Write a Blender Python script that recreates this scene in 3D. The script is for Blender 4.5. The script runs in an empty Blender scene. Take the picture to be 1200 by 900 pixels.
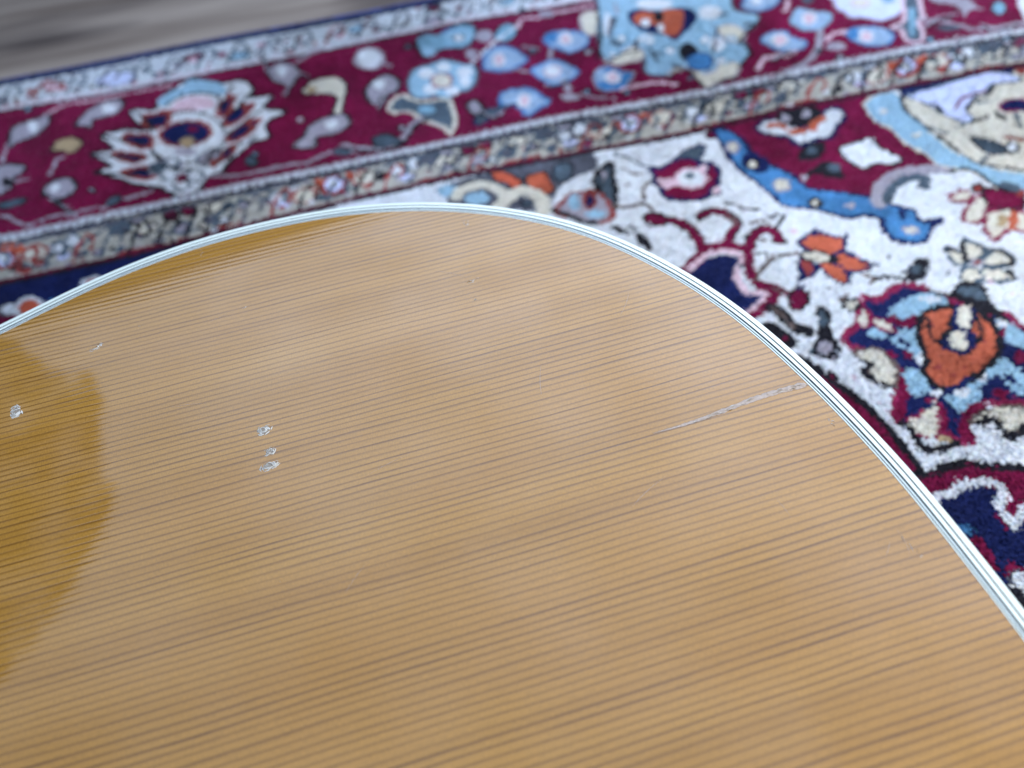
import bpy, bmesh, math, random
import numpy as np
from mathutils import Matrix, Vector
R = math.radians
scene = bpy.context.scene
C = scene.collection

# ------------------------------------------------------------------ camera
GZ = 0.118                       # height of the guitar top above the floor
CAMH = 0.167                     # lens above the guitar top
p, r = R(52), R(-7)
right = Vector((math.cos(r), math.sin(r)*math.sin(p), math.sin(r)*math.cos(p)))
up = Vector((-math.sin(r), math.cos(r)*math.sin(p), math.cos(r)*math.cos(p)))
fwd = Vector((0, math.cos(p), -math.sin(p)))
cam = bpy.data.objects.new('camera', bpy.data.cameras.new('camera')); C.objects.link(cam)
M = Matrix((right, up, -fwd)).transposed().to_4x4(); M.translation = Vector((0, 0, GZ+CAMH))
cam.matrix_world = M
cam.data.lens = 27; cam.data.sensor_width = 36
cam.data.clip_start = 0.01; cam.data.clip_end = 50
cam.data.dof.use_dof = True; cam.data.dof.focus_distance = 0.213; cam.data.dof.aperture_fstop = 7.8
scene.camera = cam

# ------------------------------------------------------------------ light
scene.view_settings.view_transform = 'Standard'; scene.view_settings.look = 'None'
scene.view_settings.exposure = 0.14; scene.view_settings.gamma = 1
world = bpy.data.worlds.new('World'); scene.world = world; world.use_nodes = True
bg = world.node_tree.nodes['Background']
bg.inputs[0].default_value = (0.62, 0.78, 1.0, 1); bg.inputs[1].default_value = 0.06   # dim interior

LH = 0.5; LZ = GZ + LH; SC = (LH+CAMH)/1.767
SKY = 1.85
def window_light():
    L = bpy.data.lights.new('skylight_window', 'AREA'); L.shape = 'RECTANGLE'
    W, D = 4.6*SC, 2.5*SC
    L.size = W; L.size_y = D; L.energy = W*D*math.pi*SKY; L.color = (1, 1, 1)
    o = bpy.data.objects.new('skylight_window', L); C.objects.link(o)
    a = math.atan2(2.20-1.87, -0.58+1.63)                       # far edge of the opening, seen mirrored in the lacquer
    ed = Vector((-0.58, 2.20, 0))*SC; ax = Vector((math.cos(a), math.sin(a), 0)); n = Vector((-ax.y, ax.x, 0))
    o.location = ed - n*(D/2) + ax*0.55*SC + Vector((0, 0, LZ)); o.rotation_euler = (0, 0, a)
    L.use_nodes = True; nt = L.node_tree; nt.nodes.clear()
    N = nt.nodes.new; K = nt.links.new
    out = N('ShaderNodeOutputLight'); em = N('ShaderNodeEmission'); K(em.outputs[0], out.inputs[0])
    geo = N('ShaderNodeNewGeometry')
    pos = N('ShaderNodeVectorMath'); pos.operation = 'MULTIPLY'; K(geo.outputs['Position'], pos.inputs[0]); pos.inputs[1].default_value = (1/SC, 1/SC, 0)
    noi = N('ShaderNodeTexNoise'); noi.inputs['Scale'].default_value = 4.5; noi.inputs['Detail'].default_value = 3
    K(pos.outputs[0], noi.inputs['Vector'])
    # added dark round mask at the left of the lamp, mirrored in the lacquer
    sub = N('ShaderNodeVectorMath'); sub.operation = 'SUBTRACT'; K(pos.outputs[0], sub.inputs[0]); sub.inputs[1].default_value = (-1.80, 1.16, 0)
    ln = N('ShaderNodeVectorMath'); ln.operation = 'LENGTH'; K(sub.outputs[0], ln.inputs[0])
    ad = N('ShaderNodeMath'); ad.operation = 'MULTIPLY_ADD'; K(noi.outputs[0], ad.inputs[0]); ad.inputs[1].default_value = 0.27; K(ln.outputs['Value'], ad.inputs[2])
    mr = N('ShaderNodeMapRange'); mr.inputs[1].default_value = 0.785; mr.inputs[2].default_value = 0.81; mr.inputs[3].default_value = 0.06; mr.inputs[4].default_value = 1.0
    K(ad.outputs[0], mr.inputs[0])
    sp = N('ShaderNodeSeparateXYZ'); K(pos.outputs[0], sp.inputs[0])          # added gradient: lamp made stronger towards the right and the far side
    gr = N('ShaderNodeMapRange'); gr.inputs[1].default_value = -1.6; gr.inputs[2].default_value = 1.6; gr.inputs[3].default_value = 0.50; gr.inputs[4].default_value = 1.85
    K(sp.outputs[0], gr.inputs[0])
    gy = N('ShaderNodeMapRange'); gy.inputs[1].default_value = 0.2; gy.inputs[2].default_value = 1.7; gy.inputs[3].default_value = 0.36; gy.inputs[4].default_value = 1.15
    K(sp.outputs[1], gy.inputs[0])
    st = N('ShaderNodeMath'); st.operation = 'MULTIPLY'; K(mr.outputs[0], st.inputs[0]); K(gr.outputs[0], st.inputs[1])
    s2 = N('ShaderNodeMath'); s2.operation = 'MULTIPLY'; K(st.outputs[0], s2.inputs[0]); K(gy.outputs[0], s2.inputs[1])
    # added noise: uneven lamp brightness for the sheen, patchy floor inside the dark mask
    n2 = N('ShaderNodeTexNoise'); n2.inputs['Scale'].default_value = 2.3; n2.inputs['Detail'].default_value = 5; K(pos.outputs[0], n2.inputs['Vector'])
    cl = N('ShaderNodeMapRange'); cl.inputs[1].default_value = .3; cl.inputs[2].default_value = .7; cl.inputs[3].default_value = .76; cl.inputs[4].default_value = 1.26; K(n2.outputs[0], cl.inputs[0])
    n3 = N('ShaderNodeTexNoise'); n3.inputs['Scale'].default_value = 9.0; n3.inputs['Detail'].default_value = 4; K(pos.outputs[0], n3.inputs['Vector'])
    lv = N('ShaderNodeMapRange'); lv.inputs[1].default_value = .42; lv.inputs[2].default_value = .72; lv.inputs[3].default_value = .03; lv.inputs[4].default_value = .55; K(n3.outputs[0], lv.inputs[0])
    K(lv.outputs[0], mr.inputs[3])
    s3 = N('ShaderNodeMath'); s3.operation = 'MULTIPLY'; K(s2.outputs[0], s3.inputs[0]); K(cl.outputs[0], s3.inputs[1])
    K(s3.outputs[0], em.inputs[1]); em.inputs[0].default_value = (0.70, 0.86, 1.12, 1)
    return o
window_light()

def side_fill():  # added warm fill lamp, unseen, brightens the right of the top and rug
    L = bpy.data.lights.new('side_fill', 'AREA'); L.shape = 'SQUARE'; L.size = 0.42; L.energy = 3.9; L.color = (1, .92, .74)
    o = bpy.data.objects.new('side_fill', L); C.objects.link(o); o.location = (0.56, -0.05, GZ+0.36)
    o.rotation_euler = (Vector((0.08, 0.1, GZ))-o.location).to_track_quat('-Z', 'Y').to_euler()
side_fill()

# ------------------------------------------------------------------ helpers
def link(o, parent=None):
    C.objects.link(o)
    if parent is not None: o.parent = parent
    return o
def mesh_obj(name, verts, faces, mats, parent=None, smooth=False, fmat=None):
    me = bpy.data.meshes.new(name); me.from_pydata(verts, [], faces); 
    for m in (mats if isinstance(mats, (list, tuple)) else [mats]): me.materials.append(m)
    if fmat is not None: me.polygons.foreach_set('material_index', fmat)
    if smooth: me.polygons.foreach_set('use_smooth', [True]*len(me.polygons))
    me.update()
    return link(bpy.data.objects.new(name, me), parent)
def thing(name, label, cat, loc=(0, 0, 0), rz=0):
    o = bpy.data.objects.new(name, None); C.objects.link(o); o.location = loc; o.rotation_euler = (0, 0, rz)
    o['label'] = label; o['category'] = cat; return o
class NT:
    def __init__(s, name):
        s.m = bpy.data.materials.new(name); s.m.use_nodes = True; s.t = s.m.node_tree
        s.b = s.t.nodes['Principled BSDF']
    def n(s, typ, **kw):
        x = s.t.nodes.new('ShaderNode'+typ)
        for k, v in kw.items(): setattr(x, k, v)
        return x
    def l(s, a, b): s.t.links.new(a, b)
    def put(s, sock, v):
        if hasattr(v, 'links') or hasattr(v, 'is_output'): s.l(v, sock)
        else: sock.default_value = v
    def math(s, op, a, b=0.0, c=0.0, clamp=False):
        x = s.n('Math', operation=op, use_clamp=clamp)
        for i, v in enumerate((a, b, c)): s.put(x.inputs[i], v)
        return x.outputs[0]
    def noise(s, vec, scale, detail=2, rough=.5):
        x = s.n('TexNoise'); s.l(vec, x.inputs['Vector']); x.inputs['Scale'].default_value = scale
        x.inputs['Detail'].default_value = detail; x.inputs['Roughness'].default_value = rough
        return x.outputs[0]
    def comb(s, x, y, z=0.0):
        c = s.n('CombineXYZ')
        for i, v in enumerate((x, y, z)): s.put(c.inputs[i], v)
        return c.outputs[0]
    def mix(s, f, a, b, mode='MIX'):
        x = s.n('Mix', data_type='RGBA', blend_type=mode)
        s.put(x.inputs[0], f); s.put(x.inputs[6], a); s.put(x.inputs[7], b)
        return x.outputs[2]
    def ramp(s, f, lo, hi, a=0.0, b=1.0):
        x = s.n('MapRange', clamp=True); s.l(f, x.inputs[0])
        for i, v in enumerate((lo, hi, a, b)): x.inputs[i+1].default_value = v
        return x.outputs[0]
    def bump(s, h, strength, dist):
        x = s.n('Bump'); x.inputs['Strength'].default_value = strength; x.inputs['Distance'].default_value = dist
        s.l(h, x.inputs['Height']); return x.outputs[0]
def plain(name, col, rough=.5, **kw):
    t = NT(name); t.b.inputs['Base Color'].default_value = (*col, 1); t.b.inputs['Roughness'].default_value = rough
    tc = t.n('TexCoord'); n = t.noise(tc.outputs['Object'], kw.get('ns', 300), 3)
    v = kw.get('var', .12)
    c = t.mix(n, tuple(x*(1-v) for x in col)+(1,), tuple(min(1, x*(1+v)) for x in col)+(1,)); t.l(c, t.b.inputs['Base Color'])
    if 'bump' in kw: t.l(t.bump(n, kw['bump'], .0004), t.b.inputs['Normal'])
    if 'coat' in kw: t.b.inputs['Coat Weight'].default_value = kw['coat']; t.b.inputs['Coat Roughness'].default_value = .05
    return t.m

# ------------------------------------------------------------------ materials
def spruce():
    t = NT('lacquered_spruce'); tc = t.n('TexCoord'); sep = t.n('SeparateXYZ'); t.l(tc.outputs['Object'], sep.inputs[0])
    x = t.math('MULTIPLY', sep.outputs[0], 1000); y = t.math('MULTIPLY', sep.outputs[1], 1000)     # millimetres
    # slow drift of the grain along its length
    wv = t.noise(t.comb(t.math('MULTIPLY', x, .009), t.math('MULTIPLY', y, .03)), 1, 2)
    wf = t.noise(t.comb(t.math('MULTIPLY', x, .055), t.math('MULTIPLY', y, .35)), 1, 2)
    w1 = t.noise(t.comb(0.0, t.math('MULTIPLY', y, .11), 3.0), 1, 2)
    yy = t.math('MULTIPLY_ADD', wv, 3.0, y)
    yy = t.math('MULTIPLY_ADD', wf, 0.32, yy)
    yy = t.math('MULTIPLY_ADD', w1, 1.3, yy)
    ph = t.math('DIVIDE', yy, 1.88)
    fl = t.math('FLOOR', ph); fr = t.math('SUBTRACT', ph, fl)
    wn = t.n('TexWhiteNoise', noise_dimensions='1D'); t.l(fl, wn.inputs['W'])
    wid = t.ramp(wn.outputs[0], 0, 1, .38, .62)
    # early wood slowly darkens into late wood, then stops sharply
    late = t.n('MapRange', interpolation_type='SMOOTHSTEP'); t.l(fr, late.inputs[0]); t.l(wid, late.inputs[1]); late.inputs[2].default_value = .86
    stop = t.ramp(fr, .90, .985, 1, 0)
    line = t.math('MULTIPLY', late.outputs[0], stop)
    wn2 = t.n('TexWhiteNoise', noise_dimensions='1D'); t.l(t.math('ADD', fl, 37.3), wn2.inputs['W'])
    brk = t.noise(t.comb(t.math('MULTIPLY', x, .035), t.math('MULTIPLY', y, .8)), 1, 3)
    line = t.math('MULTIPLY', line, t.ramp(wn2.outputs[0], 0, 1, .60, 1.0))
    line = t.math('MULTIPLY', line, t.ramp(brk, .3, .7, .62, 1.1))
    fib = t.noise(t.comb(t.math('MULTIPLY', x, .25), t.math('MULTIPLY', y, 7.0)), 1, 4, .65)
    ray = t.noise(t.comb(t.math('MULTIPLY', x, 3.2), t.math('MULTIPLY', y, .9)), 1, 3, .6)
    speck = t.noise(t.comb(t.math('MULTIPLY', x, 4.0), t.math('MULTIPLY', y, 4.0)), 1, 2, .6)
    broad = t.noise(t.comb(t.math('MULTIPLY', x, .004), t.math('MULTIPLY', y, .09), 9.0), 1, 3)
    blot = t.noise(t.comb(t.math('MULTIPLY', x, .018), t.math('MULTIPLY', y, .035), 5.0), 1, 3)
    early = t.mix(t.ramp(broad, .38, .66), EARLY_A, EARLY_B)
    early = t.mix(t.ramp(blot, .3, .7, 0, .45), early, EARLY_C)
    col = t.mix(t.math('MULTIPLY', line, .92), early, LATE)
    k = t.math('ADD', t.ramp(fib, .25, .75, -.13, .13), t.math('ADD', t.ramp(ray, .3, .7, -.15, .15), t.ramp(speck, .3, .7, -.09, .09)))
    hsv = t.n('HueSaturation'); t.l(t.math('ADD', k, 1.0), hsv.inputs['Value']); t.l(col, hsv.inputs['Color'])
    t.l(hsv.outputs[0], t.b.inputs['Base Color'])
    t.b.inputs['Roughness'].default_value = .55; t.b.inputs['Specular IOR Level'].default_value = .0
    t.b.inputs['Coat Weight'].default_value = 1; t.b.inputs['Coat IOR'].default_value = 1.75
    rr_ = t.ramp(speck, .3, .8, .015, .04); t.l(rr_, t.b.inputs['Coat Roughness'])
    h = t.math('MULTIPLY_ADD', line, -.6, t.math('MULTIPLY', blot, 1.5))
    t.l(t.bump(h, .35, .00004), t.b.inputs['Coat Normal'])
    t.l(t.bump(t.math('ADD', fib, speck), .12, .0001), t.b.inputs['Normal'])
    return t.m
EARLY_A = (.45, .236, .042, 1); EARLY_B = (.385, .194, .030, 1); EARLY_C = (.42, .205, .036, 1); LATE = (.125, .050, .005, 1)
m_spruce = spruce()
m_white = plain('white_binding_plastic', (.84, .97, .95), .3, var=.05, coat=.8, ns=120)
m_pale = plain('pale_blue_grey_ply', (.66, .78, .84), .35, var=.06, coat=.6, ns=150)
m_black = plain('dark_ply', (.002, .012, .020), .6); m_black.node_tree.nodes['Principled BSDF'].inputs['Specular IOR Level'].default_value = .15
m_side = plain('brown_mahogany', (.12, .04, .018), .4, coat=1, ns=60, var=.4)
m_dark = plain('dark_rosewood', (.03, .017, .012), .5, ns=90, var=.4)
m_metal = plain('steel', (.6, .6, .6), .3); m_metal.node_tree.nodes['Principled BSDF'].inputs['Metallic'].default_value = 1
m_bone = plain('bone', (.7, .66, .55), .4)
m_chip = plain('white_bruised_lacquer', (.66, .66, .64), .45, ns=900, var=.25)
m_chipd = plain('grey_bruised_lacquer', (.30, .26, .22), .5, ns=900, var=.3)
m_crack = plain('lifted_grey_lacquer', (.47, .39, .35), .5, ns=1200, var=.35, bump=.6)

def pilemat():
    t = NT('wool_pile'); a = t.n('Attribute', attribute_name='Col')
    t.l(a.outputs['Color'], t.b.inputs['Base Color']); t.b.inputs['Roughness'].default_value = .85
    t.b.inputs['Specular IOR Level'].default_value = .15
    t.b.inputs['Sheen Weight'].default_value = .12; t.b.inputs['Sheen Roughness'].default_value = .4
    t.b.inputs['Sheen Tint'].default_value = (.8, .85, 1, 1)
    return t.m
m_pile = pilemat()

def floormat():
    t = NT('grey_oak_laminate'); tc = t.n('TexCoord'); oi = t.n('ObjectInfo'); sep = t.n('SeparateXYZ'); t.l(tc.outputs['Object'], sep.inputs[0])
    x, y = sep.outputs[0], sep.outputs[1]
    rnd = t.math('MULTIPLY', oi.outputs['Random'], 20)
    g1 = t.noise(t.comb(t.math('MULTIPLY', x, 2.2), t.math('MULTIPLY', y, 26), rnd), 1, 6, .62)
    g2 = t.noise(t.comb(t.math('MULTIPLY', x, 5), t.math('MULTIPLY', y, 160), rnd), 1, 4, .6)
    g3 = t.noise(t.comb(t.math('MULTIPLY', x, 3.5), t.math('MULTIPLY', y, 14), t.math('ADD', rnd, 7)), 1, 2)
    c = t.mix(t.ramp(g1, .3, .7), (.15, .115, .095, 1), (.48, .41, .36, 1))
    c = t.mix(t.ramp(g2, .3, .75, 0, .45), c, (.22, .18, .165, 1))
    c = t.mix(t.ramp(g3, .54, .66, 0, .85), c, (.055, .042, .042, 1))
    t.l(c, t.b.inputs['Base Color']); t.b.inputs['Roughness'].default_value = .38
    t.l(t.bump(g2, .2, .0005), t.b.inputs['Normal'])
    return t.m
m_floor = floormat()
m_gap = plain('plank_underlay', (.02, .018, .016), .8)

# ------------------------------------------------------------------ floor
RA = R(8.0)
floor = thing('floor', '', '')
del floor['label']; del floor['category']; floor['kind'] = 'structure'
floor.rotation_euler = (0, 0, RA)
s = 6.0
mesh_obj('floor_base', [(-s, -s, -.02), (s, -s, -.02), (s, s, -.02), (-s, s, -.02)], [(0, 1, 2, 3)], m_gap, floor)['kind'] = 'stuff'
pw, pl = .19, 1.28
def plank_mesh():
    e = .0012; x0, x1, y0, y1 = 0, pl-.0006, 0, pw-.0006
    v = [(x0, y0, -.012), (x1, y0, -.012), (x1, y1, -.012), (x0, y1, -.012),
         (x0, y0, -e), (x1, y0, -e), (x1, y1, -e), (x0, y1, -e),
         (x0+e, y0+e, 0), (x1-e, y0+e, 0), (x1-e, y1-e, 0), (x0+e, y1-e, 0)]
    f = [(0, 1, 5, 4), (1, 2, 6, 5), (2, 3, 7, 6), (3, 0, 4, 7), (4, 5, 9, 8), (5, 6, 10, 9), (6, 7, 11, 10), (7, 4, 8, 11), (8, 9, 10, 11)]
    me = bpy.data.meshes.new('plank'); me.from_pydata(v, [], f); me.materials.append(m_floor); return me
pm = plank_mesh(); rng = random.Random(3)
for j in range(-9, 12):
    off = rng.uniform(0, pl)
    for i in range(-3, 3):
        o = link(bpy.data.objects.new('plank', pm), floor); o.location = (i*pl+off+.3, j*pw+.035, 0)

# ------------------------------------------------------------------ rug
PAL = dict(w=(.62, .67, .75), W=(.52, .58, .66), c=(.150, .004, .044), C=(.11, .008, .035), n=(.006, .013, .085), s=(.28, .46, .62), b=(.06, .21, .46),
           B=(.19, .36, .50), L=(.30, .43, .62), l=(.55, .62, .88), o=(.43, .11, .065), r=(.45, .10, .06), R=(.27, .05, .05), t=(.60, .59, .54), T=(.42, .42, .40),
           q=(.40, .31, .20), d=(.13, .10, .10), K=(.012, .012, .020), k=(.09, .10, .14), g=(.07, .105, .15), m=(.33, .32, .40), p=(.62, .48, .58), V=(.22, .015, .07))
PATTERN = [
('F','P','n','-',0,(-2506,3638,-2241,3684,-1579,3712,-1165,3754,-1112,3292,-1712,3038,-2375,3010)),
('F','P','c','n',10,(-2197,3418,-2156,3438,-2081,3339,-2086,3277,-2170,3262,-2239,3325)),
('F','P','w','k',6,(-2199,3430,-2183,3468,-2118,3437,-2094,3375,-2146,3381,-2175,3379)),
('F','P','r','w',22,(-2105,3444,-2057,3472,-1982,3415,-1957,3343,-2020,3320,-2092,3364)),
('F','P','w','-',0,(-2012,3460,-2016,3452,-2029,3452,-2043,3461,-2049,3472,-2045,3480,-2033,3480,-2019,3472)),
('F','P','b','-',0,(-1906,3400,-1911,3388,-1926,3387,-1943,3398,-1952,3415,-1947,3427,-1932,3428,-1914,3417)),
('F','P','r','w',20,(-1666,3470,-1677,3445,-1708,3444,-1743,3466,-1760,3501,-1749,3526,-1717,3528,-1682,3505)),
('F','P','k','-',0,(-250,3570,-72,3619,155,3638,341,3688,944,3733,1143,3697,1149,3549,990,3496,868,3424,767,3271,587,3332,409,3408,-110,3522)),
('F','P','w','-',0,(-104,3567,-37,3623,55,3639,231,3644,260,3553,213,3459,32,3490)),
('F','P','s','-',0,(228,3653,311,3665,317,3590,261,3561,228,3596)),
('F','S','t','-',70,(309,3552,360,3607,453,3616,532,3564,564,3505)),
('F','P','s','-',0,(356,3536,410,3558,474,3528,478,3455,398,3451,352,3490)),
('F','P','r','K',10,(552,3698,612,3691,668,3624,700,3547,633,3522,606,3580,557,3630)),
('F','P','o','K',10,(732,3594,777,3612,847,3604,851,3527,854,3445,806,3414,742,3476,718,3541)),
('F','P','g','K',14,(915,3631,976,3661,1011,3605,973,3510,907,3492,885,3557)),
('F','S','t','-',90,(515,3380,597,3454,674,3483,725,3450,765,3373,749,3278)),
('F','P','g','K',10,(701,3355,688,3343,664,3345,643,3359,637,3377,651,3389,675,3388,696,3374)),
('F','S','g','-',20,(1279,3631,1339,3576,1387,3490,1447,3444)),
('F','P','g','n',10,(1583,3463,1695,3536,1794,3535,1708,3411,1651,3398)),
('F','P','c','n',22,(1431,3441,1483,3415,1593,3460,1671,3449,1702,3396,1766,3365,1769,3273,1709,3166,1612,3098,1502,3120,1423,3171,1431,3246,1411,3301,1428,3376)),
('F','P','p','-',0,(1421,3330,1480,3325,1531,3299,1521,3247,1448,3240)),
('F','P','p','n',10,(1738,3334,1720,3311,1696,3307,1682,3324,1684,3352,1702,3375,1726,3379,1741,3362)),
('F','P','p','n',10,(1724,3129,1706,3108,1683,3104,1669,3121,1671,3147,1689,3169,1712,3173,1726,3156)),
('F','P','w','p',15,(1685,3254,1641,3207,1579,3203,1535,3244,1534,3307,1578,3355,1641,3359,1685,3317)),
('F','P','g','-',0,(1629,3290,1614,3272,1595,3269,1583,3283,1584,3305,1598,3323,1618,3326,1630,3312)),
('F','P','g','K',24,(1095,3443,1160,3519,1228,3555,1198,3440,1176,3318,1117,3168,1086,3194,1104,3296,1091,3364)),
('F','P','m','-',0,(1171,3457,1157,3428,1143,3418,1138,3434,1143,3467,1158,3497,1171,3507,1177,3490)),
('F','P','m','R',22,(863,3300,942,3367,1007,3352,1057,3351,1095,3283,1104,3142,1052,3086,987,3093,907,3149,817,3239)),
('F','P','s','-',0,(961,3282,939,3241,912,3230,895,3256,899,3303,921,3346,949,3357,966,3330)),
('F','P','s','-',0,(1060,3142,1038,3123,1001,3125,970,3146,963,3175,985,3194,1022,3192,1054,3171)),
('F','P','n','R',16,(1042,3270,1020,3228,996,3217,982,3241,988,3288,1010,3331,1034,3343,1048,3318)),
('F','S','K','-',35,(803,3259,857,3211,921,3130,993,3083)),
('F','S','d','-',30,(1126,3195,1165,3167,1220,3155,1289,3155,1311,3094)),
('F','P','c','K',12,(1361,2982,1330,2961,1286,2971,1253,3007,1251,3047,1282,3069,1327,3059,1360,3022)),
('F','P','K','-',0,(1054,3034,1093,3035,1131,2979,1142,2954,1097,2962)),
('F','S','K','-',50,(1178,2921,1188,2868,1197,2817)),
('F','S','K','-',20,(1159,3006,1172,2973)),
('F','S','K','-',72,(1390,2979,1428,2930,1457,2821,1446,2701,1388,2614,1287,2518)),
('F','S','c','-',54,(1390,2979,1428,2930,1457,2821,1442,2702,1380,2616,1279,2521)),
('F','S','K','-',60,(1536,2959,1598,2982,1661,2958,1689,2900,1701,2838,1645,2786,1581,2724)),
('F','S','c','-',44,(1542,2961,1601,2977,1659,2954,1683,2895,1693,2841,1637,2789,1572,2713)),
('F','S','K','-',70,(1850,2656,1847,2719,1804,2761,1733,2729,1681,2664)),
('F','S','c','-',50,(1846,2657,1845,2726,1803,2758,1737,2727,1671,2653,1648,2581,1609,2503,1614,2425)),
('F','P','n','-',0,(1279,2546,1375,2605,1455,2644,1532,2652,1592,2599,1583,2537,1530,2478,1520,2393,1540,2338,1594,2321,1538,2256,1486,2237,1386,2165,1276,2315)),
('F','S','c','-',60,(1309,2600,1424,2681,1500,2710,1568,2715,1625,2675,1661,2630,1629,2548,1606,2466,1616,2400,1639,2343)),
('F','S','p','-',36,(1336,2598,1425,2661,1496,2677,1557,2667,1609,2618,1593,2560,1548,2510,1531,2439,1542,2362,1596,2345)),
('F','S','c','-',65,(1615,2388,1675,2344,1630,2285,1560,2248,1508,2218)),
('F','S','p','-',30,(1622,2324,1567,2282,1498,2245)),
('F','S','c','-',40,(1680,2354,1711,2308,1747,2272)),
('F','S','d','-',26,(1614,2425,1655,2475,1736,2533,1819,2551,1909,2528)),
('F','P','c','K',8,(1711,2272,1783,2309,1805,2266,1780,2214,1729,2183,1699,2210)),
('F','P','n','-',0,(1811,2312,1797,2295,1782,2291,1775,2302,1780,2322,1794,2340,1809,2344,1816,2333)),
('F','S','K','-',65,(1602,2235,1640,2177,1646,2100,1699,2045)),
('F','S','d','-',24,(1614,2231,1635,2167,1648,2088)),
('F','S','K','-',75,(1540,2128,1568,2080,1592,2007)),
('F','P','c','-',0,(1592,2034,1586,2028,1577,2028,1570,2033,1570,2041,1577,2046,1586,2047,1592,2042)),
('F','P','K','-',0,(1797,2162,1836,2170,1844,2095,1804,2034,1804,1968,1784,1899,1730,1852,1683,1888,1650,1930,1708,1987,1763,2069)),
('F','P','g','-',0,(1817,2092,1796,2063,1776,2054,1770,2071,1780,2104,1802,2133,1821,2142,1828,2125)),
('F','P','m','-',0,(1759,1923,1736,1900,1707,1896,1690,1914,1694,1943,1717,1966,1746,1970,1763,1952)),
('F','P','g','-',0,(1673,1933,1663,1925,1651,1924,1643,1931,1644,1942,1653,1951,1665,1952,1673,1944)),
('F','P','K','-',0,(1698,1760,1677,1738,1652,1734,1638,1750,1642,1777,1663,1799,1688,1803,1703,1787)),
('F','P','c','-',0,(1685,1759,1675,1748,1662,1746,1655,1754,1657,1767,1668,1778,1680,1780,1688,1772)),
('F','P','o','n',18,(1944,2618,2047,2655,2095,2602,2149,2563,2096,2480,2022,2478,1938,2559)),
('F','P','o','n',16,(2077,2480,2131,2442,2176,2357,2124,2329,2024,2362,2027,2418)),
('F','P','o','n',14,(1947,2431,2023,2419,2050,2334,2015,2277,1968,2323)),
('F','P','R','n',14,(1877,2493,1923,2465,1905,2394,1846,2375)),
('F','P','t','K',8,(1905,2530,1982,2527,2040,2453,1983,2439,1916,2487)),
('F','P','K','-',0,(2007,2450,2067,2450,2042,2413,2001,2420)),
('F','S','n','-',20,(2168,2359,2214,2344)),
('F','S','n','-',20,(2031,2643,2058,2676)),
('F','S','n','-',20,(2141,2565,2182,2579)),
('F','S','n','-',30,(1848,2387,1809,2362)),
('F','S','K','-',26,(1705,3028,1744,2992,1775,2952,1837,2916)),
('F','S','K','-',24,(1878,2836,1920,2844,1947,2820,1882,2763)),
('F','S','K','-',20,(1701,2597,1731,2600,1735,2579)),
('F','P','c','K',10,(1849,3605,1989,3682,2941,3714,3038,3688,2925,3396,2927,3173,2937,2977,2888,2898,2793,2908,2648,2919,2511,2835,2468,2760,2350,2830,2201,2919,2106,3029,2064,3203,2030,3297,2030,3434,1979,3558)),
('F','P','w','n',22,(2158,3602,2221,3644,2306,3641,2339,3573,2380,3503,2444,3480,2519,3544,2614,3622,2682,3606,2668,3527,2578,3449,2504,3369,2434,3377,2365,3366,2301,3363,2280,3450,2200,3505,2155,3548)),
('F','P','K','-',0,(2288,3647,2374,3691,2510,3699,2577,3635,2493,3535,2397,3515,2331,3557)),
('F','P','m','-',0,(2376,3615,2354,3590,2329,3586,2315,3604,2320,3635,2342,3661,2367,3665,2381,3646)),
('F','P','m','-',0,(2510,3622,2488,3597,2462,3593,2449,3611,2454,3643,2477,3668,2502,3673,2516,3654)),
('F','S','o','-',50,(2227,3586,2280,3585,2296,3552)),
('F','S','o','-',60,(2320,3489,2369,3480)),
('F','S','o','-',50,(2444,3480,2485,3520,2546,3553)),
('F','P','w','K',14,(2494,3257,2618,3276,2708,3281,2705,3182,2766,3062,2686,3028,2616,3069,2534,3044,2490,3119)),
('F','P','K','-',0,(2238,3263,2358,3348,2446,3332,2376,3228,2264,3212)),
('F','P','g','-',0,(2373,3277,2353,3260,2327,3259,2310,3276,2311,3299,2330,3317,2357,3317,2374,3301)),
('F','P','K','-',0,(2161,3072,2278,3139,2366,3176,2420,3116,2387,3007,2320,3038,2270,3088)),
('F','P','g','-',0,(2422,3094,2395,3069,2362,3066,2340,3088,2344,3121,2371,3146,2405,3149,2426,3127)),
('F','P','m','-',0,(2208,3072,2196,3059,2181,3058,2171,3068,2174,3084,2186,3097,2201,3098,2210,3088)),
('F','P','b','n',18,(1909,3646,1962,3645,2007,3575,2020,3472,2005,3357,2061,3253,2134,3138,2156,3027,2199,2966,2371,2868,2464,2769,2541,2692,2587,2647,2572,2567,2678,2545,2595,2503,2513,2429,2420,2446,2378,2494,2371,2571,2407,2643,2331,2705,2260,2707,2194,2765,2110,2838,1995,2899,1968,2999,1946,3092,1914,3198,1890,3305,1886,3416,1897,3516)),
('F','P','t','m',15,(1966,3457,1944,3428,1919,3421,1906,3441,1912,3476,1933,3505,1959,3512,1972,3492)),
('F','P','n','-',0,(1902,3393,1886,3369,1868,3363,1860,3378,1866,3406,1883,3430,1900,3437,1908,3421)),
('F','P','n','-',0,(1967,3387,2037,3380,2077,3264,2011,3189,1947,3227,1920,3303)),
('F','P','t','K',12,(2008,3272,1989,3249,1966,3245,1952,3262,1955,3290,1974,3313,1998,3317,2012,3300)),
('F','P','t','m',12,(2087,3051,2060,3022,2026,3017,2006,3040,2010,3078,2037,3107,2071,3112,2092,3088)),
('F','P','t','K',14,(2179,2859,2160,2839,2134,2837,2118,2853,2121,2879,2141,2898,2166,2901,2182,2884)),
('F','P','m','-',0,(2331,2785,2316,2774,2296,2775,2282,2786,2281,2802,2296,2813,2316,2812,2331,2801)),
('F','P','n','-',0,(2537,2628,2516,2605,2496,2599,2488,2614,2497,2642,2518,2665,2538,2671,2546,2655)),
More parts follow.
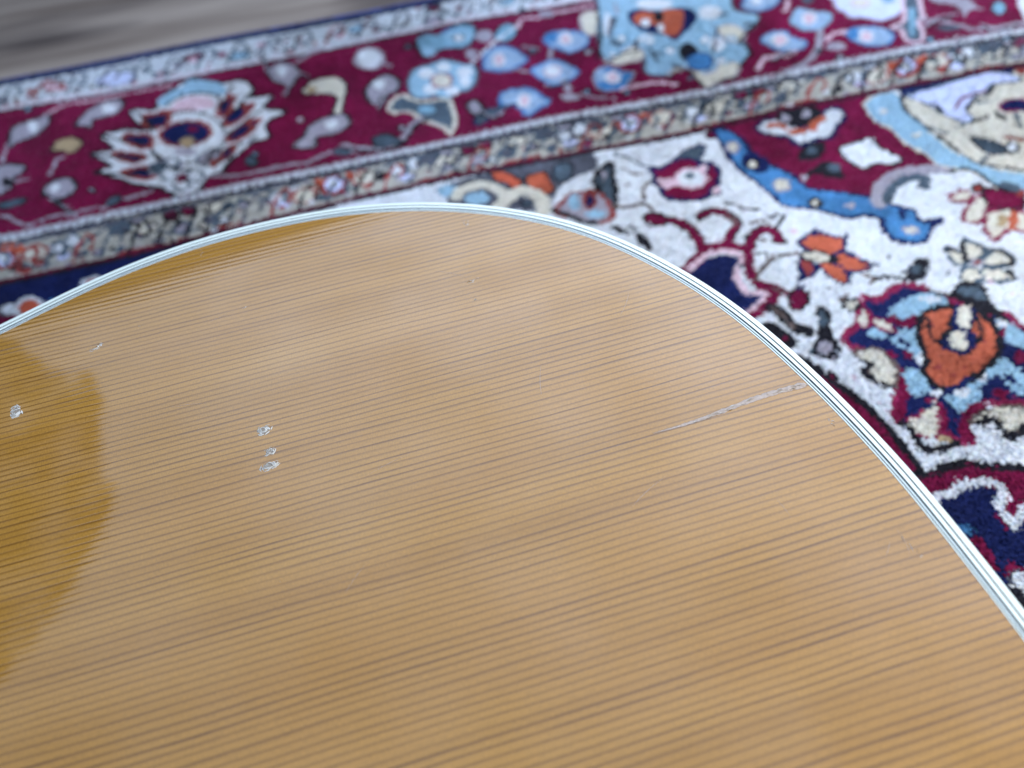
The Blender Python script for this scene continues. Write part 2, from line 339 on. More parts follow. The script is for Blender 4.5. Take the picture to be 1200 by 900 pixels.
('F','P','t','m',10,(2522,2514,2504,2501,2480,2500,2465,2514,2466,2532,2484,2546,2508,2546,2523,2533)),
('F','S','n','-',35,(2411,2642,2372,2557,2391,2476,2451,2436)),
('F','S','n','-',40,(2600,2550,2686,2542)),
('F','S','m','-',90,(2457,2757,2544,2877,2656,2932,2771,2939,2925,2909)),
('F','S','g','-',60,(2503,2770,2587,2847,2695,2895,2790,2870,2743,2809)),
('F','P','t','-',0,(3052,3614,3147,3539,3334,3528,3901,3614,4429,3621,3522,2451,3233,2662,3144,2825,3076,2953,3065,3141,3036,3310,3032,3468)),
('F','P','l','g',12,(3107,3593,3227,3607,3334,3616,3508,3641,3697,3651,3802,3570,3795,3512,3616,3530,3560,3463,3472,3457,3410,3403,3340,3354,3331,3266,3264,3245,3218,3325,3193,3408,3164,3504)),
('F','S','c','-',14,(3296,3380,3381,3452,3469,3477,3557,3483)),
('F','S','K','-',24,(3312,3237,3419,3252)),
('F','S','K','-',30,(3218,3465,3211,3383)),
('F','S','K','-',20,(3644,3529,3549,3447,3429,3415,3344,3353)),
('F','S','K','-',40,(3482,3265,3487,3209)),
('F','P','n','V',10,(3554,3331,3642,3355,3710,3311,3667,3234,3598,3259,3535,3264)),
('F','S','g','-',24,(3587,3245,3524,3106)),
('F','P','g','K',8,(3215,3104,3262,3079,3319,3024,3324,2939,3243,2935,3207,2997)),
('F','S','R','-',30,(3398,3047,3468,2997)),
('F','P','w','K',10,(3396,2946,3368,2921,3340,2917,3327,2936,3338,2967,3366,2993,3395,2997,3408,2978)),
('F','P','R','-',0,(3908,3591,3881,3572,3849,3572,3830,3592,3835,3619,3862,3638,3894,3637,3913,3618)),
('F','P','s','t',10,(2833,3579,2900,3641,3024,3663,3075,3605,3023,3471,3036,3310,3043,3132,3084,2966,3153,2837,3312,2703,3210,2558,3116,2635,3089,2704,3066,2820,2987,2895,2921,2951,2907,3054,2858,3190,2860,3329,2818,3417)),
('F','P','w','-',0,(2924,3489,2905,3469,2884,3466,2873,3481,2879,3505,2898,3525,2920,3528,2930,3513)),
('F','P','t','-',0,(2929,3487,2916,3478,2898,3480,2884,3490,2884,3504,2897,3512,2915,3511,2929,3500)),
('F','P','t','-',0,(2979,3216,2966,3208,2948,3209,2936,3219,2935,3231,2948,3239,2966,3238,2979,3228)),
('F','S','K','-',20,(3074,3595,3033,3486,3032,3412,3049,3261,3073,3096,3096,2938,3166,2857,3303,2761)),
('F','S','K','-',16,(2930,2868,3025,2874,3070,2819,3085,2721,3116,2650)),
('F','S','g','-',60,(3133,2689,3165,2663,3147,2624)),
('F','P','t','V',16,(2819,2685,2900,2712,2939,2681,2888,2632,2824,2654)),
('F','P','t','V',16,(2792,2528,2916,2629,2987,2649,2987,2590,2909,2516,2832,2472,2793,2499)),
('F','P','t','V',20,(2925,2525,2991,2524,3074,2489,3096,2425,3033,2336,2949,2378,2835,2335,2856,2436)),
('F','P','o','-',0,(3019,2479,3074,2489,2987,2365,2957,2389)),
('F','P','c','K',14,(3028,2695,3084,2661,3135,2621,3170,2572,3113,2504,3035,2517,2972,2552,2983,2621)),
('F','P','R','K',10,(3020,2698,2998,2679,2975,2676,2964,2690,2971,2715,2993,2734,3016,2737,3027,2722)),
('F','P','R','-',0,(3203,2597,3184,2583,3162,2582,3151,2594,3155,2614,3174,2628,3196,2630,3208,2617)),
('F','P','q','-',0,(2956,2486,2995,2473,2964,2414,2910,2404)),
('F','P','t','g',16,(2582,2346,2621,2320,2626,2235,2567,2235)),
('F','P','t','g',16,(2694,2375,2726,2338,2754,2296,2679,2224,2633,2245)),
('F','P','t','g',16,(2701,2217,2804,2260,2842,2196,2806,2163,2703,2178)),
('F','P','t','g',16,(2656,2162,2734,2143,2769,2070,2686,2073,2627,2104)),
('F','P','t','g',16,(2570,2190,2629,2190,2626,2123,2569,2099,2535,2122)),
('F','S','K','-',22,(2738,2314,2777,2275,2823,2234,2835,2179,2796,2154)),
('F','S','K','-',24,(2690,2370,2649,2292,2623,2223)),
('F','S','K','-',26,(2775,2124,2759,2068)),
('F','S','K','-',30,(2590,2344,2610,2331)),
('F','P','R','m',10,(2683,2210,2668,2197,2651,2195,2641,2206,2646,2222,2661,2235,2678,2237,2687,2227)),
('F','P','K','-',0,(2284,2221,2391,2318,2457,2293,2370,2193)),
('F','P','g','-',0,(2397,2253,2376,2233,2352,2230,2338,2245,2344,2270,2365,2290,2389,2293,2403,2278)),
('F','S','K','-',24,(2141,2261,2219,2257,2286,2218)),
('F','P','n','V',30,(1836,1958,1922,2008,1967,2028,1990,2100,2051,2163,2092,2126,2193,2165,2256,2181,2326,2135,2369,2062,2530,1907,2595,1875,2623,1767,2873,1614,2627,1298,2378,1419,2266,1452,2195,1464,2121,1412,2066,1374,2046,1309,2000,1331,1972,1379,1979,1445,1877,1457,1831,1471,1843,1532,1935,1648,1959,1767,1939,1840,1860,1886)),
('F','P','s','-',0,(2097,2044,2203,2091,2318,2107,2407,2038,2298,2003,2189,1980,2109,2006)),
('F','P','s','-',0,(2012,1881,2090,1928,2153,1919,2240,1964,2175,1858,2132,1802,2128,1740,2079,1694,2059,1741,2071,1810,2021,1852)),
('F','P','s','-',0,(1945,1957,2002,1967,2033,1918,1975,1904)),
('F','P','s','-',0,(1993,1720,2057,1691,2059,1640,2019,1574,1948,1576,1955,1642)),
('F','P','s','-',0,(2533,1872,2570,1838,2597,1742,2548,1673,2497,1731,2499,1784)),
('F','P','s','-',0,(2064,1532,2186,1572,2294,1613,2408,1675,2440,1619,2461,1537,2399,1450,2353,1492,2347,1572,2213,1492,2113,1423,2076,1462,2074,1510)),
('F','P','w','-',0,(2215,1916,2188,1886,2162,1878,2152,1897,2165,1932,2192,1963,2218,1971,2228,1952)),
('F','P','w','-',0,(2118,1743,2094,1718,2070,1712,2060,1729,2069,1758,2093,1784,2117,1790,2128,1774)),
('F','P','w','-',0,(2076,1557,2060,1545,2040,1544,2027,1555,2029,1571,2044,1583,2065,1584,2078,1573)),
('F','P','w','-',0,(2191,1532,2171,1518,2143,1518,2123,1532,2124,1552,2145,1566,2174,1566,2193,1552)),
('F','P','w','-',0,(2307,1584,2287,1569,2264,1568,2249,1581,2253,1601,2272,1616,2296,1618,2311,1604)),
('F','P','w','-',0,(2377,2047,2354,2038,2314,2044,2281,2061,2275,2080,2298,2089,2338,2083,2371,2066)),
('F','P','w','-',0,(2564,1829,2549,1818,2530,1818,2519,1828,2522,1842,2536,1853,2555,1854,2566,1844)),
('F','S','c','-',40,(2102,2008,2131,1954,2196,1978)),
('F','P','c','-',0,(2001,1811,1983,1794,1961,1792,1948,1805,1951,1826,1969,1843,1992,1845,2004,1832)),
('F','P','c','-',0,(2075,1783,2060,1769,2041,1767,2030,1778,2033,1795,2049,1809,2067,1811,2078,1800)),
('F','S','c','-',40,(1965,1729,1924,1603,1833,1488)),
('F','P','c','-',0,(2326,1481,2307,1467,2283,1466,2269,1478,2273,1497,2292,1512,2316,1513,2330,1501)),
('F','P','c','-',0,(2522,1629,2498,1608,2475,1603,2465,1618,2474,1644,2498,1666,2522,1671,2532,1656)),
('F','P','c','-',0,(2523,1776,2506,1759,2491,1754,2487,1765,2495,1785,2512,1803,2528,1807,2532,1796)),
('F','S','c','-',40,(2001,1532,2023,1478,1981,1399)),
('F','S','c','-',50,(2153,1449,2059,1376,2045,1318)),
('F','P','o','K',26,(2212,1962,2285,1996,2365,1999,2388,1974,2318,1884,2256,1838,2212,1809,2227,1746,2294,1715,2365,1772,2385,1841,2466,1927,2496,1906,2489,1820,2456,1733,2390,1660,2314,1632,2241,1595,2153,1572,2091,1581,2067,1628,2067,1687,2121,1742,2147,1840)),
('F','P','o','-',0,(2184,1817,2221,1796,2237,1748,2291,1711,2343,1726,2375,1675,2307,1634,2164,1589,2084,1603,2086,1672,2146,1735)),
('F','P','n','-',0,(2398,1983,2484,1955,2397,1848,2366,1761,2290,1721,2229,1756,2219,1807,2314,1863)),
('F','P','t','-',0,(2426,1985,2465,1973,2449,1921,2396,1860,2361,1871,2382,1931)),
('F','P','t','-',0,(2302,1845,2349,1852,2347,1810,2300,1750,2250,1776,2265,1814)),
('F','P','K','-',0,(2336,2137,2376,2101,2430,2075,2479,2110,2554,2116,2608,2056,2578,1971,2584,1878,2579,1813,2540,1870,2500,1939,2463,1962,2443,2012,2403,2060,2340,2100)),
('F','P','g','-',0,(2467,2077,2534,2086,2577,2042,2553,1980,2492,2034)),
('F','P','t','V',10,(1949,2056,2005,2096,2007,2038,1966,1994,1935,2015)),
('F','P','t','V',8,(2017,2040,2064,1986,2066,1930,2012,1969)),
('F','P','t','K',16,(2000,2126,1979,2108,1950,2107,1931,2123,1933,2148,1954,2166,1983,2167,2002,2151)),
('F','P','t','d',12,(1837,1866,1935,1863,1968,1790,1957,1721,1902,1648,1850,1684,1826,1741,1873,1782)),
('F','S','K','-',30,(1841,1829,1869,1789,1824,1752,1850,1684,1889,1652)),
('F','P','t','V',10,(1854,1464,1934,1486,2026,1534,1995,1459,1954,1380,1888,1373,1861,1417)),
('F','S','K','-',36,(1831,1471,1848,1421,1844,1351,1884,1304,1990,1317)),
('F','P','q','-',0,(1987,1335,1971,1327,1945,1330,1925,1341,1922,1354,1938,1362,1964,1359,1984,1348)),
('F','P','t','d',10,(2105,1399,2210,1427,2302,1418,2627,1298,2557,1207,2311,1324,2208,1270,2203,1324,2198,1380,2139,1379)),
('F','S','K','-',40,(2139,1379,2192,1377,2202,1311,2207,1275,2298,1305)),
('F','S','K','-',100,(1588,1880,1641,1727,1689,1645,1720,1550,1734,1436,1751,1335,1749,1267)),
('F','S','c','-',80,(1558,1853,1650,1647,1684,1570,1705,1481,1721,1361,1732,1264)),
('F','P','c','K',30,(1726,1216,1803,1210,1882,1216,1964,1217,2056,1170,2173,1128,2411,1018,2219,770,1958,843,1723,909,1666,1074)),
('F','P','n','-',0,(1713,1092,1776,1105,1843,1125,1931,1120,2001,1088,2000,1049,1943,995,1943,913,2018,929,2265,829,1719,125,1192,260,1118,553,1364,1009)),
('F','S','w','-',40,(1732,1094,1792,1120,1848,1116,1904,1136,1973,1128,2024,1106,2021,1058,1978,1016,1978,963,1974,926,2028,963,2081,987)),
('F','S','c','-',50,(1807,903,1805,843,1799,802)),
('F','P','c','-',0,(1839,791,1888,792,1904,746,1868,695,1819,742)),
('F','P','w','k',10,(1838,750,1896,755,1969,667,1882,593,1809,678)),
('F','P','K','-',0,(1804,719,1845,701,1840,656,1791,586,1780,636)),
('F','P','b','-',0,(1820,955,1802,941,1779,940,1764,952,1766,970,1784,983,1807,985,1822,973)),
('B','P','W','-',0,(-3337,5935,-2981,5933,-2620,5931,-2256,5928,-1888,5926,-1516,5933,-1140,5941,-759,5937,-374,5923,14,5916,409,5924,806,5918,1208,5912,1614,5906,2024,5899,2438,5893,2857,5887,3280,5881,3708,5874,4141,5868,4578,5861,5020,5855,5467,5848,5919,5841,6376,5834,6212,5629,5746,5610,5287,5591,4836,5573,4392,5554,3956,5536,3526,5518,3104,5501,2688,5484,2279,5467,1876,5450,1486,5458,1103,5477,723,5497,342,5488,-35,5476,-406,5472,-773,5471,-1135,5468,-1492,5463,-1846,5463,-2198,5483,-2548,5503,-2896,5523,-3241,5543)),
('B','P','n','-',0,(-3347,5973,-2989,5971,-2627,5969,-2261,5967,-1892,5965,-1518,5972,-1140,5981,-758,5977,-371,5963,19,5956,415,5964,814,5958,1218,5952,1625,5946,2037,5940,2453,5934,2874,5928,3299,5922,3729,5916,4164,5910,4603,5903,5048,5897,5497,5891,5951,5884,6411,5877,6308,5749,5856,5757,5408,5764,4965,5771,4528,5778,4094,5785,3666,5792,3242,5799,2823,5805,2408,5812,1997,5818,1591,5825,1188,5831,791,5838,397,5844,5,5837,-380,5845,-761,5859,-1139,5863,-1512,5855,-1881,5849,-2246,5852,-2608,5854,-2965,5857,-3319,5859)),
('B','P','c','-',0,(-3241,5543,-2896,5523,-2548,5503,-2198,5483,-1846,5463,-1492,5463,-1135,5468,-773,5471,-406,5472,-35,5476,342,5488,723,5497,1103,5477,1486,5458,1876,5450,2279,5467,2688,5484,3104,5501,3526,5518,3956,5536,4392,5554,4836,5573,5287,5591,5746,5610,6212,5629,4886,3972,4535,3996,4185,4019,3838,4043,3493,4066,3141,4073,2791,4077,2443,4077,2099,4075,1762,4080,1432,4099,1104,4114,773,4105,447,4096,126,4093,-192,4092,-505,4093,-814,4095,-1120,4092,-1422,4084,-1720,4076,-2015,4071,-2306,4066,-2593,4061,-2877,4055)),
('B','S','K','-',22,(-3241,5543,-2896,5523,-2548,5503,-2198,5483,-1846,5463,-1492,5463,-1135,5468,-773,5471,-406,5472,-35,5476,342,5488,723,5497,1103,5477,1486,5458,1876,5450,2279,5467,2688,5484,3104,5501,3526,5518,3956,5536,4392,5554,4836,5573,5287,5591,5746,5610,6212,5629)),
('B','S','V','-',30,(-3224,5474,-2882,5454,-2537,5434,-2189,5414,-1840,5394,-1489,5393,-1134,5397,-775,5400,-411,5400,-43,5404,330,5416,709,5424,1086,5404,1465,5385,1852,5377,2251,5393,2657,5409,3069,5425,3488,5442,3913,5459,4345,5476,4785,5494,5231,5512,5685,5530,6147,5548)),
('B','S','g','-',17,(-3256,5841,-3139,5793,-3006,5663,-2905,5680,-2822,5791,-2720,5817,-2592,5690,-2471,5597,-2369,5622,-2285,5783,-2178,5789,-2060,5708,-1944,5623,-1842,5678,-1742,5791,-1628,5737,-1513,5631,-1401,5563,-1295,5641,-1188,5818,-1076,5793,-965,5639,-855,5579,-742,5661,-626,5758,-511,5787,-409,5617,-298,5587,-175,5705,-49,5816,57,5729,163,5654,268,5587,401,5706,532,5792,639,5733,728,5585,854,5634,989,5717,1116,5751,1218,5679,1315,5597,1442,5627,1598,5755,1729,5788,1810,5656,1893,5544,2062,5687,2223,5797,2323,5731,2415,5649,2513,5587,2673,5679,2840,5779,2927,5691,3035,5652,3145,5619,3321,5726,3465,5761,3581,5736,3660,5642,3776,5620,3968,5739,4114,5768,4197,5685,4315,5665,4459,5689,4635,5762,4763,5754,4860,5699,4971,5667,5124,5697,5312,5776,5441,5768,5547,5727,5634,5660,5793,5693,5971,5748,6111,5752,6199,5689)),
('B','P','d','w',16,(-3246,5743,-3243,5717,-3254,5706,-3271,5716,-3285,5741,-3288,5767,-3278,5778,-3261,5768)),
('B','P','s','g',11,(-3087,5676,-3091,5647,-3121,5633,-3158,5644,-3182,5672,-3177,5702,-3148,5716,-3110,5705)),
('B','P','g','-',0,(-3048,5717,-3050,5703,-3059,5701,-3072,5712,-3080,5729,-3079,5743,-3069,5745,-3056,5734)),
('B','P','m','p',16,(-2936,5631,-2937,5613,-2951,5606,-2969,5612,-2981,5629,-2980,5647,-2966,5654,-2948,5648)),
('B','P','w','g',11,(-2797,5712,-2806,5679,-2845,5664,-2893,5675,-2921,5707,-2912,5740,-2873,5756,-2825,5744)),
('B','P','g','-',0,(-2770,5753,-2772,5739,-2782,5737,-2794,5747,-2802,5765,-2800,5779,-2790,5781,-2778,5770)),
('B','P','R','p',16,(-2672,5708,-2673,5690,-2686,5681,-2702,5688,-2713,5706,-2713,5725,-2700,5733,-2683,5726)),
('B','P','m','g',11,(-2507,5642,-2514,5606,-2551,5590,-2595,5603,-2621,5638,-2614,5674,-2577,5690,-2533,5677)),
('B','P','d','-',0,(-2470,5657,-2472,5643,-2482,5641,-2494,5651,-2501,5668,-2499,5682,-2489,5684,-2477,5674)),
('B','P','V','w',16,(-2348,5627,-2347,5597,-2360,5584,-2379,5596,-2392,5625,-2393,5654,-2380,5667,-2362,5656)),
('B','P','w','g',11,(-2200,5575,-2205,5541,-2234,5526,-2270,5539,-2291,5571,-2286,5605,-2256,5620,-2221,5608)),
('B','P','g','-',0,(-2161,5673,-2164,5659,-2174,5657,-2186,5668,-2192,5685,-2189,5699,-2179,5701,-2167,5690)),
('B','P','R','p',16,(-2118,5650,-2121,5630,-2136,5621,-2156,5628,-2167,5648,-2165,5669,-2149,5678,-2130,5670)),
('B','P','w','g',11,(-1989,5781,-1996,5744,-2027,5727,-2064,5741,-2086,5776,-2080,5814,-2048,5830,-2011,5817)),
('B','P','d','-',0,(-1918,5576,-1921,5563,-1932,5561,-1943,5571,-1949,5588,-1946,5602,-1936,5604,-1924,5593)),
('B','P','R','p',16,(-1807,5699,-1813,5677,-1835,5667,-1860,5675,-1874,5696,-1868,5718,-1846,5728,-1821,5720)),
('B','P','w','g',11,(-1640,5554,-1654,5517,-1700,5500,-1751,5513,-1778,5549,-1764,5587,-1718,5604,-1667,5591)),
('B','P','V','-',0,(-1610,5541,-1614,5527,-1624,5525,-1635,5535,-1641,5552,-1637,5566,-1627,5568,-1616,5558)),
('B','P','g','w',16,(-1546,5689,-1548,5659,-1564,5647,-1584,5658,-1596,5687,-1594,5717,-1578,5730,-1558,5718)),
('B','P','m','g',11,(-1393,5579,-1403,5541,-1437,5524,-1475,5538,-1495,5575,-1486,5613,-1452,5630,-1414,5616)),
('B','P','V','-',0,(-1345,5568,-1349,5554,-1359,5552,-1370,5562,-1375,5579,-1371,5593,-1361,5595,-1350,5585)),
('B','P','g','m',16,(-1292,5667,-1297,5641,-1317,5629,-1339,5639,-1351,5665,-1346,5692,-1327,5703,-1304,5693)),
('B','P','w','g',11,(-1129,5715,-1147,5686,-1196,5672,-1247,5681,-1271,5709,-1254,5738,-1205,5752,-1153,5742)),
('B','P','V','-',0,(-1097,5517,-1102,5503,-1112,5501,-1123,5511,-1128,5528,-1123,5542,-1113,5544,-1102,5534)),
('B','P','V','m',16,(-984,5698,-990,5670,-1010,5658,-1032,5668,-1043,5696,-1037,5724,-1018,5736,-996,5725)),
('B','P','s','g',11,(-822,5640,-839,5601,-886,5583,-936,5597,-959,5635,-943,5675,-896,5693,-846,5678)),
('B','P','d','-',0,(-788,5681,-793,5667,-804,5664,-815,5675,-819,5693,-814,5707,-803,5709,-792,5698)),
('B','P','g','p',16,(-703,5727,-707,5697,-719,5684,-733,5696,-740,5726,-737,5756,-724,5769,-710,5757)),
('B','P','w','g',11,(-554,5649,-565,5607,-597,5589,-630,5605,-646,5645,-635,5687,-603,5706,-570,5690)),
('B','P','g','-',0,(-502,5576,-507,5562,-518,5560,-528,5571,-532,5588,-527,5602,-515,5604,-505,5593)),
('B','P','R','w',16,(-417,5733,-425,5704,-446,5691,-467,5702,-477,5730,-469,5760,-449,5772,-427,5761)),
('B','P','w','g',11,(-259,5610,-280,5575,-329,5559,-380,5571,-401,5605,-382,5640,-332,5657,-281,5644)),
('B','P','V','-',0,(-211,5793,-217,5779,-228,5776,-238,5787,-241,5806,-236,5820,-224,5823,-214,5812)),
('B','P','g','p',16,(-136,5656,-143,5628,-160,5616,-176,5627,-183,5654,-177,5682,-160,5695,-143,5684)),
('B','P','s','g',11,(25,5701,9,5667,-29,5651,-66,5664,-82,5697,-66,5731,-28,5747,9,5734)),
('B','P','V','-',0,(89,5797,82,5782,70,5779,60,5791,58,5809,64,5824,76,5826,86,5815)),
('B','P','R','m',16,(141,5624,134,5602,116,5593,99,5601,92,5622,100,5643,118,5652,135,5644)),
('B','P','w','g',11,(287,5601,273,5572,239,5559,207,5569,194,5598,209,5627,242,5640,275,5630)),
('B','P','d','-',0,(351,5636,344,5621,333,5619,323,5630,321,5648,328,5662,340,5664,349,5653)),
('B','P','g','w',16,(459,5695,448,5671,424,5660,402,5669,393,5693,404,5717,428,5728,450,5719)),
('B','P','m','g',11,(603,5603,581,5559,535,5539,491,5556,475,5598,496,5643,543,5663,588,5646)),
('B','P','g','-',0,(660,5682,653,5668,641,5665,631,5676,630,5695,637,5709,649,5711,659,5700)),
('B','P','R','m',16,(771,5704,761,5676,745,5665,730,5675,726,5703,735,5730,752,5743,767,5732)),
('B','P','w','g',11,(927,5681,906,5635,867,5615,831,5632,820,5676,841,5723,880,5743,916,5726)),
('B','P','g','-',0,(1012,5818,1004,5803,992,5800,983,5812,982,5830,990,5845,1002,5848,1012,5837)),
('B','P','d','w',16,(1016,5740,1007,5710,990,5698,976,5709,973,5738,983,5767,1000,5780,1014,5768)),
('B','P','s','g',11,(1174,5675,1151,5639,1105,5623,1063,5636,1049,5670,1072,5706,1118,5722,1160,5709)),
('B','P','g','-',0,(1232,5723,1224,5708,1212,5706,1203,5717,1202,5735,1211,5750,1223,5752,1232,5741)),
('B','P','V','m',16,(1363,5631,1350,5609,1327,5599,1306,5607,1300,5629,1313,5652,1337,5662,1358,5653)),
('B','P','w','g',11,(1530,5597,1501,5560,1445,5543,1394,5556,1378,5591,1406,5629,1463,5646,1514,5633)),
('B','P','V','-',0,(1583,5665,1574,5651,1562,5648,1553,5660,1553,5678,1562,5692,1575,5695,1584,5684)),
('B','P','R','m',16,(1661,5697,1646,5665,1621,5651,1601,5664,1598,5695,1613,5727,1638,5741,1658,5728)),
('B','P','s','g',11,(1841,5733,1813,5691,1762,5673,1719,5688,1707,5728,1735,5770,1786,5789,1830,5773)),
('B','P','d','-',0,(1844,5600,1835,5586,1822,5584,1814,5595,1815,5613,1824,5627,1837,5630,1845,5619)),
('B','P','d','p',16,(2014,5703,1997,5675,1969,5662,1946,5673,1942,5700,1958,5728,1986,5741,2009,5730)),
('B','P','m','g',11,(2186,5745,2160,5709,2115,5693,2078,5706,2069,5741,2095,5777,2140,5794,2178,5780)),
('B','P','g','-',0,(2241,5744,2230,5729,2217,5727,2209,5738,2211,5757,2221,5772,2234,5775,2242,5763)),
('B','P','m','p',16,(2257,5577,2239,5548,2210,5535,2187,5546,2183,5574,2201,5603,2230,5616,2253,5605)),
('B','P','w','g',11,(2482,5730,2449,5682,2394,5660,2350,5678,2342,5724,2375,5773,2430,5795,2475,5777)),
('B','P','g','-',0,(2544,5775,2533,5760,2520,5757,2512,5769,2514,5788,2525,5803,2538,5805,2546,5794)),
('B','P','g','w',16,(2552,5629,2534,5602,2505,5590,2484,5600,2481,5626,2499,5654,2527,5666,2549,5656)),
('B','P','w','g',11,(2760,5702,2727,5669,2668,5653,2617,5664,2604,5696,2637,5730,2696,5746,2748,5735)),
('B','P','g','-',0,(2778,5657,2767,5643,2754,5640,2747,5651,2749,5670,2760,5685,2774,5687,2781,5676)),
('B','P','R','m',16,(2872,5625,2855,5599,2829,5587,2810,5597,2809,5622,2827,5649,2853,5660,2871,5650)),
('B','P','w','g',11,(3028,5590,2994,5544,2941,5523,2902,5541,2898,5586,2932,5632,2985,5653,3025,5636)),
('B','P','d','-',0,(3133,5710,3121,5695,3107,5693,3100,5704,3103,5723,3115,5738,3129,5741,3136,5729)),
('B','P','V','w',16,(3245,5707,3225,5682,3193,5670,3169,5679,3166,5704,3186,5730,3218,5742,3243,5732)),
('B','P','w','g',11,(3382,5652,3350,5615,3300,5599,3261,5612,3256,5647,3288,5683,3338,5700,3377,5687)),
('B','P','V','-',0,(3503,5788,3490,5772,3476,5770,3469,5781,3473,5801,3486,5816,3500,5819,3507,5807)),
('B','P','d','m',16,(3504,5659,3488,5639,3466,5629,3449,5637,3449,5657,3465,5678,3488,5687,3504,5679)),
('B','P','w','g',11,(3709,5681,3667,5637,3603,5617,3554,5633,3547,5675,3588,5720,3653,5740,3703,5724)),
('B','P','g','-',0,(3786,5757,3773,5742,3759,5739,3752,5751,3757,5770,3770,5785,3785,5788,3791,5776)),
('B','P','R','w',16,(3805,5618,3785,5589,3763,5576,3750,5588,3756,5617,3775,5646,3798,5659,3810,5648)),
('B','P','w','g',11,(3996,5663,3967,5629,3925,5614,3895,5626,3895,5659,3925,5693,3966,5708,3996,5696)),
('B','P','g','-',0,(4040,5619,4026,5604,4012,5601,4006,5613,4011,5632,4025,5647,4039,5649,4045,5638)),
('B','P','d','w',16,(4200,5740,4177,5708,4152,5694,4139,5707,4145,5738,4168,5770,4193,5784,4207,5771)),
('B','P','m','g',11,(4384,5723,4341,5680,4278,5661,4232,5676,4229,5717,4272,5760,4335,5780,4382,5764)),
('B','P','V','-',0,(4345,5585,4331,5570,4317,5567,4311,5579,4317,5597,4331,5612,4345,5615,4351,5603)),
('B','P','m','p',16,(4570,5708,4547,5676,4525,5663,4517,5675,4526,5707,4548,5738,4570,5752,4579,5740)),
('B','P','m','g',11,(4744,5695,4708,5660,4659,5644,4625,5657,4626,5691,4661,5727,4711,5743,4745,5730)),
('B','P','d','-',0,(4802,5687,4787,5672,4772,5669,4767,5681,4773,5700,4789,5716,4803,5718,4809,5706)),
('B','P','d','m',16,(4861,5695,4839,5671,4810,5661,4791,5670,4793,5693,4816,5717,4845,5728,4864,5719)),
('B','P','w','g',11,(5047,5724,5004,5675,4955,5654,4928,5672,4939,5720,4981,5770,5031,5792,5058,5773)),
('B','P','V','-',0,(5124,5736,5108,5720,5093,5718,5088,5730,5096,5749,5112,5765,5127,5767,5132,5755)),
('B','P','R','p',16,(5213,5747,5190,5718,5166,5706,5155,5717,5163,5745,5187,5774,5211,5786,5222,5775)),
('B','P','s','g',11,(5403,5741,5356,5697,5296,5677,5257,5693,5262,5736,5308,5781,5369,5802,5408,5785)),
('B','P','d','-',0,(5468,5755,5451,5740,5436,5737,5431,5749,5439,5769,5456,5784,5471,5787,5476,5775)),
('B','P','g','p',16,(5632,5726,5607,5698,5582,5686,5570,5697,5579,5724,5603,5751,5629,5763,5641,5753)),
('B','P','w','g',11,(5845,5760,5799,5716,5742,5697,5708,5713,5715,5755,5762,5799,5819,5819,5854,5803)),
('B','P','V','-',0,(5819,5643,5802,5628,5787,5626,5783,5637,5792,5657,5809,5672,5824,5675,5828,5663)),
('B','P','R','m',16,(5981,5738,5949,5708,5911,5695,5889,5706,5895,5735,5927,5765,5965,5778,5987,5767)),
('B','P','w','g',11,(6129,5689,6082,5652,6017,5635,5973,5648,5974,5684,6021,5721,6086,5738,6131,5725)),
('B','P','g','-',0,(6158,5663,6141,5648,6125,5645,6121,5657,6131,5677,6149,5692,6164,5695,6168,5683)),
('B','P','V','w',16,(6320,5709,6288,5680,6253,5668,6233,5678,6241,5706,6272,5735,6308,5748,6328,5737)),
('B','P','w','g',11,(6539,5729,6488,5694,6415,5678,6361,5690,6358,5722,6408,5757,6482,5774,6536,5762)),
('B','P','V','-',0,(6620,5779,6601,5763,6585,5761,6582,5773,6592,5793,6611,5809,6627,5812,6631,5799)),
('B','P','d','w',25,(-2431,5604,-2435,5574,-2455,5568,-2479,5590,-2493,5627,-2490,5658,-2470,5664,-2445,5641)),
('B','P','R','-',0,(-2337,5683,-2342,5660,-2363,5658,-2387,5677,-2400,5706,-2394,5729,-2374,5731,-2350,5712)),
('B','P','p','R',8,(-2172,5690,-2182,5645,-2219,5638,-2261,5675,-2284,5733,-2275,5779,-2238,5786,-2195,5749)),
('B','P','R','-',0,(-2132,5710,-2137,5687,-2153,5683,-2172,5701,-2183,5729,-2178,5753,-2162,5757,-2143,5739)),
('B','P','l','g',12,(-1623,5627,-1655,5562,-1752,5545,-1857,5584,-1910,5658,-1879,5724,-1781,5743,-1674,5702)),
('B','P','c','K',10,(-1145,5733,-1163,5697,-1213,5684,-1265,5701,-1291,5737,-1273,5773,-1223,5786,-1170,5770)),
('B','P','p','-',0,(-1186,5686,-1197,5664,-1223,5663,-1249,5684,-1260,5714,-1250,5737,-1224,5737,-1198,5716)),
('B','P','c','K',10,(628,5785,608,5748,566,5734,527,5751,513,5789,533,5826,575,5840,615,5823)),
('B','P','K','-',0,(-3228,5740,-3235,5736,-3252,5748,-3262,5765,-3255,5769,-3238,5757)),
('B','P','K','-',0,(-3100,5633,-3109,5626,-3131,5644,-3144,5669,-3134,5676,-3112,5658)),
('B','P','k','-',0,(-3064,5830,-3073,5829,-3091,5849,-3099,5869,-3090,5870,-3072,5850)),
('B','P','K','-',0,(-2975,5855,-2978,5840,-2994,5832,-3007,5841,-3003,5857,-2987,5864)),
('B','P','k','-',0,(-2832,5629,-2843,5617,-2871,5628,-2888,5650,-2878,5662,-2850,5652)),
('B','P','d','-',0,(-2791,5739,-2797,5728,-2816,5729,-2829,5741,-2822,5752,-2803,5751)),
('B','P','k','-',0,(-2686,5640,-2686,5620,-2698,5613,-2710,5626,-2710,5645,-2698,5652)),
